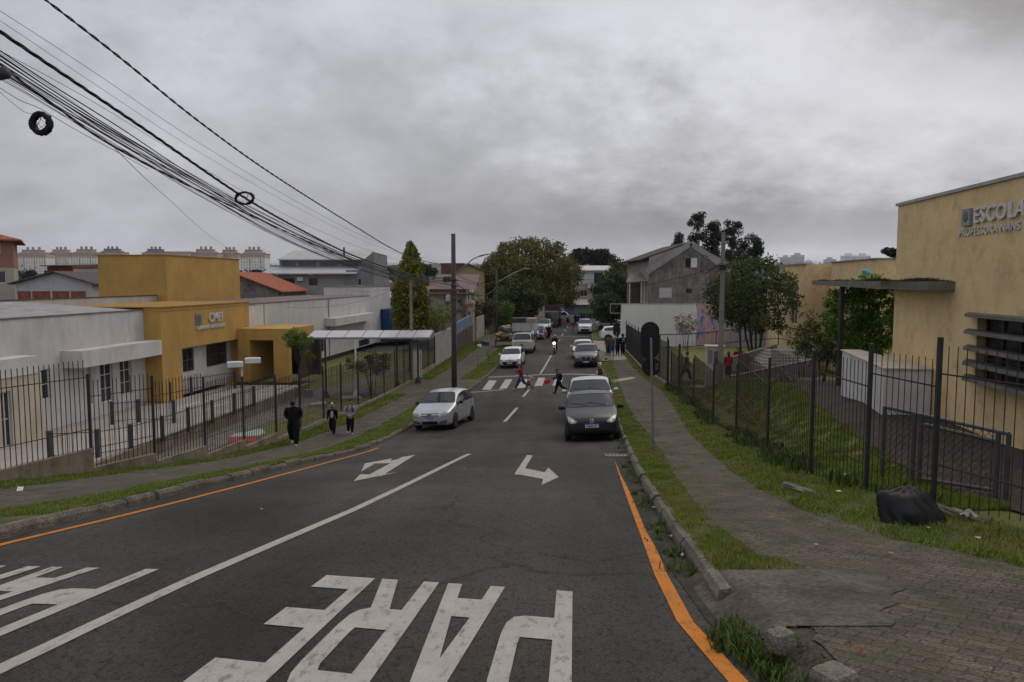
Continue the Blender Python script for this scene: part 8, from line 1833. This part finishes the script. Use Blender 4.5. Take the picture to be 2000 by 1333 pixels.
# people farther down the street
far = [(1094,641,1.66,BK,BK,'short','walk','dark-dressed adult walking in the middle of the street far away'), (1102,641,1.2,cloth('pink', (.32,.05,.10)),cloth('pale_pink', (.3,.14,.15)),'short','stand','child in pink holding near the dark-dressed adult far away'),
 (1107,631,1.7,BK,BK,'short','walk2','left one of two dark figures before the blue wall'), (1112,631,1.68,BK,BK,'short','stand','right one of two dark figures before the blue wall'), (1119,648,1.45,cloth('blue', (.02,.05,.14)),cloth('coral', (.30,.05,.045)),'short','walk','child in blue top and coral trousers left of the white off-roader'),
 (1124,634,1.7,BK,cloth('dark_grey', (.03,.03,.03)),'short','stand','dark figure with pale head covering left of the white off-roader'), (1129,634,1.72,NAVY,BK,'cap','walk2','dark blue figure directly behind the child in blue top'),
 (1057,664,1.5,cloth('lilac', (.22,.13,.20)),NAVY,'beanie','stand','woman in lilac top stepping out behind the cargo van'), (1064,664,1.1,cloth('red2', (.28,.04,.04)),cloth('pale_pink', (.3,.14,.15)),'short','walk','small child in red beside the woman in lilac'), (1072,663,1.62,BK,BK,'short','stand','dark-dressed adult right of the small child in red'),
 (1015,672,1.66,BK,BK,'short','stand','dark figure standing behind the white hatchback at the left kerb')]
for px, py, H, top, pants, hair, pose, lb in far: person(lb, at(px, py, road_z), H, random.uniform(-.5,.5) + (math.pi if pose == 'walk' else 0), pose, top, pants, DSH, hair=hair, bulk=1.2)
for k, (px, tp, w_) in enumerate(((1136, 'maroon', 'leftmost'), (1141, 'navy', 'second from left'), (1147, 'grey_green', 'middle one'), (1153, 'maroon', 'fourth'), (1160, 'black', 'rightmost'))):
    person('dark-clothed bystander, ' + w_ + ' in the row before the green graffiti', at(px, 626+k%2*2, road_z), 1.6+.05*(k%3), random.uniform(-2,2), 'stand', MATS['cloth_'+tp], BK, DSH, bulk=1.2, group='bystanders before the graffiti wall')
# yard and portico
yq = lambda px, Z: Vector((X(px,Z), Z, yard_z(X(px,Z), Z)))
person('child in red jacket and dark trousers standing on the yard path', G(1441,723,yard_z), 1.45, .2, 'stand', cloth('red_jacket', (.20,.018,.018)), BK, DSH, SKIN2, hair='short', hairm=mat('hair_red_cap', (.18,.03,.02), .7), bulk=1.2)
person('woman in pink-red checked coat with dark hair beside the concrete pole', G(1425,741,yard_z), 1.55, math.pi, 'stand', cloth('pink_check', (.18,.02,.035), .5), BK, DSH, hair='long', bulk=1.25, coat=.05)
person('person in dark clothes passing inside the yard gate', G(1342,745,yard_z), 1.72, math.pi/2, 'walk', cloth('dark_grey', (.03,.03,.03)), BK, WSH, hair='short', bulk=1.2, coat=.05)
o_ = fc.M @ Vector((2.0, 11.5, 0)); person('person in pale coat standing in the dark of the ochre portico', o_, 1.62, .4, 'stand', cloth('pale_coat', (.30,.26,.22)), BK, DSH, hair='long', bulk=1.15, coat=.05)
# ---------------------------------------------------------------- distant haze
hz = MB().box(-9500, 9500, -60, 9400, -14, 190).build('haze', bpy.data.materials.new('haze_air')); hz['kind'] = 'stuff'; tag(hz, 'thin grey haze in the far air', 'haze')
hm_ = hz.data.materials[0]; hm_.use_nodes = True; nt = hm_.node_tree; nt.nodes.clear(); o_ = N(nt, 'ShaderNodeOutputMaterial'); pv = N(nt, 'ShaderNodeVolumePrincipled'); pv.inputs['Color'].default_value = (.80,.82,.86,1); pv.inputs['Density'].default_value = .00008; pv.inputs['Anisotropy'].default_value = .2
nt.links.new(pv.outputs[0], o_.inputs['Volume'])
